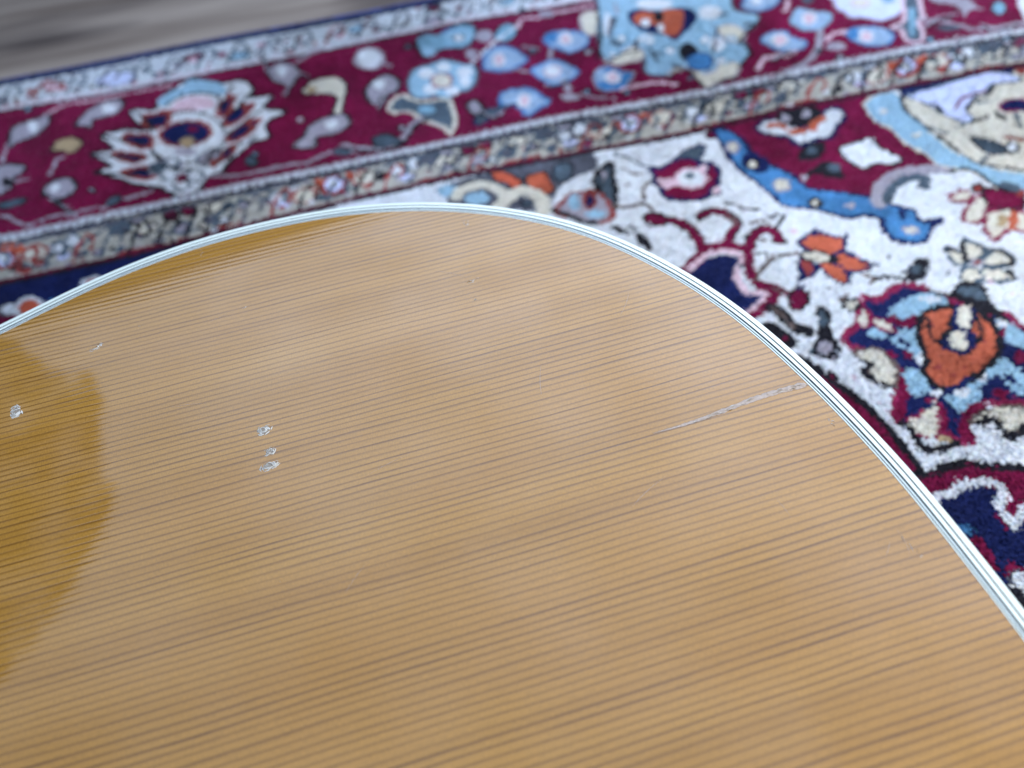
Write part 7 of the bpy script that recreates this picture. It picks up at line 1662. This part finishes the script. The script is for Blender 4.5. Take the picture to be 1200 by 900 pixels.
# ------------------------------------------------------------------ dents, chips and the open crack
def mm(a, b, z=0): return (a/1000, b/1000, TOP+z)
rg = random.Random(12)
def bruise(cx, cy, w, h, rot, dens=14, strong=True):
    V, F, MI = [], [], []
    ca, sa = math.cos(rot), math.sin(rot)
    def T(a, b): return cx+a*ca-b*sa, cy+a*sa+b*ca
    if strong:                                                  # crushed floor of the dent
        k = 11; b0 = len(V)
        for i in range(k):
            q = rg.uniform(.55, .85); a = i*2*math.pi/k; V.append(mm(*T(q*w/2*math.cos(a), q*h/2*math.sin(a)), .00003))
        F.append(tuple(range(b0, b0+k))); MI.append(1)
    for i in range(dens):                                       # lifted flakes of lacquer round it
        a = rg.uniform(0, 2*math.pi); q = rg.uniform(.25, 1.0); px, py = q*w/2*math.cos(a), q*h/2*math.sin(a)
        L = rg.uniform(.15, .38)*max(w, h)/2; wd = rg.uniform(.025, .08)*min(w, h); d = math.atan2(h*math.cos(a), -w*math.sin(a))+rg.uniform(-.5, .5)
        dx, dy = math.cos(d), math.sin(d); b0 = len(V); lift = rg.uniform(.00008, .00025)
        V.append(mm(*T(px-dx*L, py-dy*L), .00005)); V.append(mm(*T(px-dy*wd, py+dx*wd), lift)); V.append(mm(*T(px+dx*L, py+dy*L), .00006)); V.append(mm(*T(px+dy*wd, py-dx*wd), .00005))
        F.append((b0, b0+1, b0+2, b0+3)); MI.append(0)
    o = mesh_obj('lacquer_chip', V, F, [m_chip, m_chipd], guitar, False, MI)
    return o
D = [(-44.9, 113.4), (-43.7, 105.7), (-44.3, 101.2), (-92.1, 161.4), (-113.6, 143.3), (-47.0, 162.7), (27.6, 176.0), (22.4, 149.1), (21.7, 141.2), (-79.4, 166.1), (-59.0, 192.7), (97.9, 67.3), (96.8, 31.5)]
bruise(*D[0], 4.6, 3.4, .1, 42); bruise(*D[1], 3.4, 2.8, .1, 30); bruise(*D[2], 5.6, 2.6, .12, 44)
bruise(*D[3], 4.2, 2.4, .4, 20, False); bruise(*D[4], 3.6, 5.4, .3, 44); bruise(*D[5], 1.8, 1.0, 0, 5, False)
bruise(*D[6], 1.6, 4.4, .1, 7, False); bruise(*D[7], 5.5, 1.6, .25, 8, False); bruise(*D[8], 1.2, 1.0, 0, 1); bruise(*D[9], 1.2, .8, 0, 4, False)
bruise(*D[10], 1.6, 5.0, .2, 4, False); bruise(*D[11], 1.6, 2.8, .1, 5, False); bruise(*D[12], 1.0, 7.0, .2, 5, False)
for i in range(46):                                             # dust and pin-prick dings
    bruise(rg.uniform(-110, 95), rg.uniform(20, 185), rg.uniform(.35, .9), rg.uniform(.3, .7), rg.uniform(0, 3), 2, False) if i % 2 else None
CR = [(97.5, 80.4), (90.4, 80.6), (83.0, 80.4), (75.4, 79.7), (67.8, 79.0), (60.6, 78.7), (53.5, 78.8)]
def crack():
    P_ = smooth_open(np.array(CR), 8); n = len(P_); V, F, MI = [], [], []
    t_ = np.gradient(P_, axis=0); t_ /= np.hypot(*t_.T)[:, None]; nn = np.stack([-t_[:, 1], t_[:, 0]], -1)
    for i in range(n):
        s_ = i/(n-1); w = .95*(1-s_)**.5*(1-.45*max(0, s_-.55)/.45); w *= rg.uniform(.75, 1.2); w = max(w, .05)
        c_ = P_[i]; a = c_+nn[i]*w*rg.uniform(.8, 1.1); b = c_+nn[i]*w*.25*rg.uniform(-1, 1); d = c_-nn[i]*w*rg.uniform(.8, 1.1)
        V += [mm(*a, .00004), mm(*b, rg.uniform(.00005, .0003)*(1-s_)), mm(*d, .00004)]
    for i in range(n-1):
        F += [(i*3, i*3+3, i*3+4, i*3+1), (i*3+1, i*3+4, i*3+5, i*3+2)]; MI += [0, 0]
    # white flakes standing along the crack
    for i in range(40):
        k = min(n-2, int(n*rg.random()**1.3*.72)); c_ = P_[k]+nn[k]*rg.uniform(-.5, .5); L = rg.uniform(.4, 1.1); wd = rg.uniform(.06, .2); b0 = len(V)
        V += [mm(*(c_-t_[k]*L), .00008), mm(*(c_+nn[k]*wd), rg.uniform(.0002, .0005)), mm(*(c_+t_[k]*L), .0001), mm(*(c_-nn[k]*wd), .0001)]
        F.append((b0, b0+1, b0+2, b0+3)); MI.append(1)
    for side in (1, -1):                                        # dark line where the wood has parted
        b0 = len(V)
        for i in range(n): c_ = P_[i]+nn[i]*side*.95*(1-i/(n-1))**.5; q_ = rg.uniform(.005, .04); V += [mm(*(c_+nn[i]*q_), .00007), mm(*(c_-nn[i]*q_), .00007)]
        for i in range(n-1): F.append((b0+i*2, b0+i*2+2, b0+i*2+3, b0+i*2+1)); MI.append(2)
    o = mesh_obj('crack', V, F, [m_crack, m_chip, m_chipd], guitar, False, MI); o['label'] = 'open grain crack with lifted grey lacquer running in from the binding'
crack()

def scratch(x0, y0, x1, y1, bend=0.0, w=.05):
    V, F = [], []; n = 14; dx, dy = x1-x0, y1-y0; L = math.hypot(dx, dy)
    for i in range(n):
        s_ = i/(n-1); o_ = bend*math.sin(math.pi*s_)+rg.uniform(-.04, .04); px, py = x0+dx*s_-dy/L*o_, y0+dy*s_+dx/L*o_; q = w*math.sin(math.pi*(s_*.9+.05))*rg.uniform(.5, 1)
        V += [mm(px-dy/L*q, py+dx/L*q, .00004), mm(px+dy/L*q, py-dx/L*q, .00004)]
    for i in range(n-1): F.append((i*2, i*2+2, i*2+3, i*2+1))
    mesh_obj('scratch', V, F, m_crack, guitar)
for q in ((12, 158, 23, 150, .6), (-58, 160, -52, 161.5, .2), (40, 60, 52, 66, .5), (96, 36, 95, 29, .6), (93, 34, 90, 31, .2), (60, 120, 66, 128, -.4), (-20, 90, -8, 93, .3), (74, 52, 75, 46, .2), (-70, 130, -60, 128, .4), (30, 100, 33, 110, .4), (-30, 60, -24, 66, .3)):
    scratch(*q)
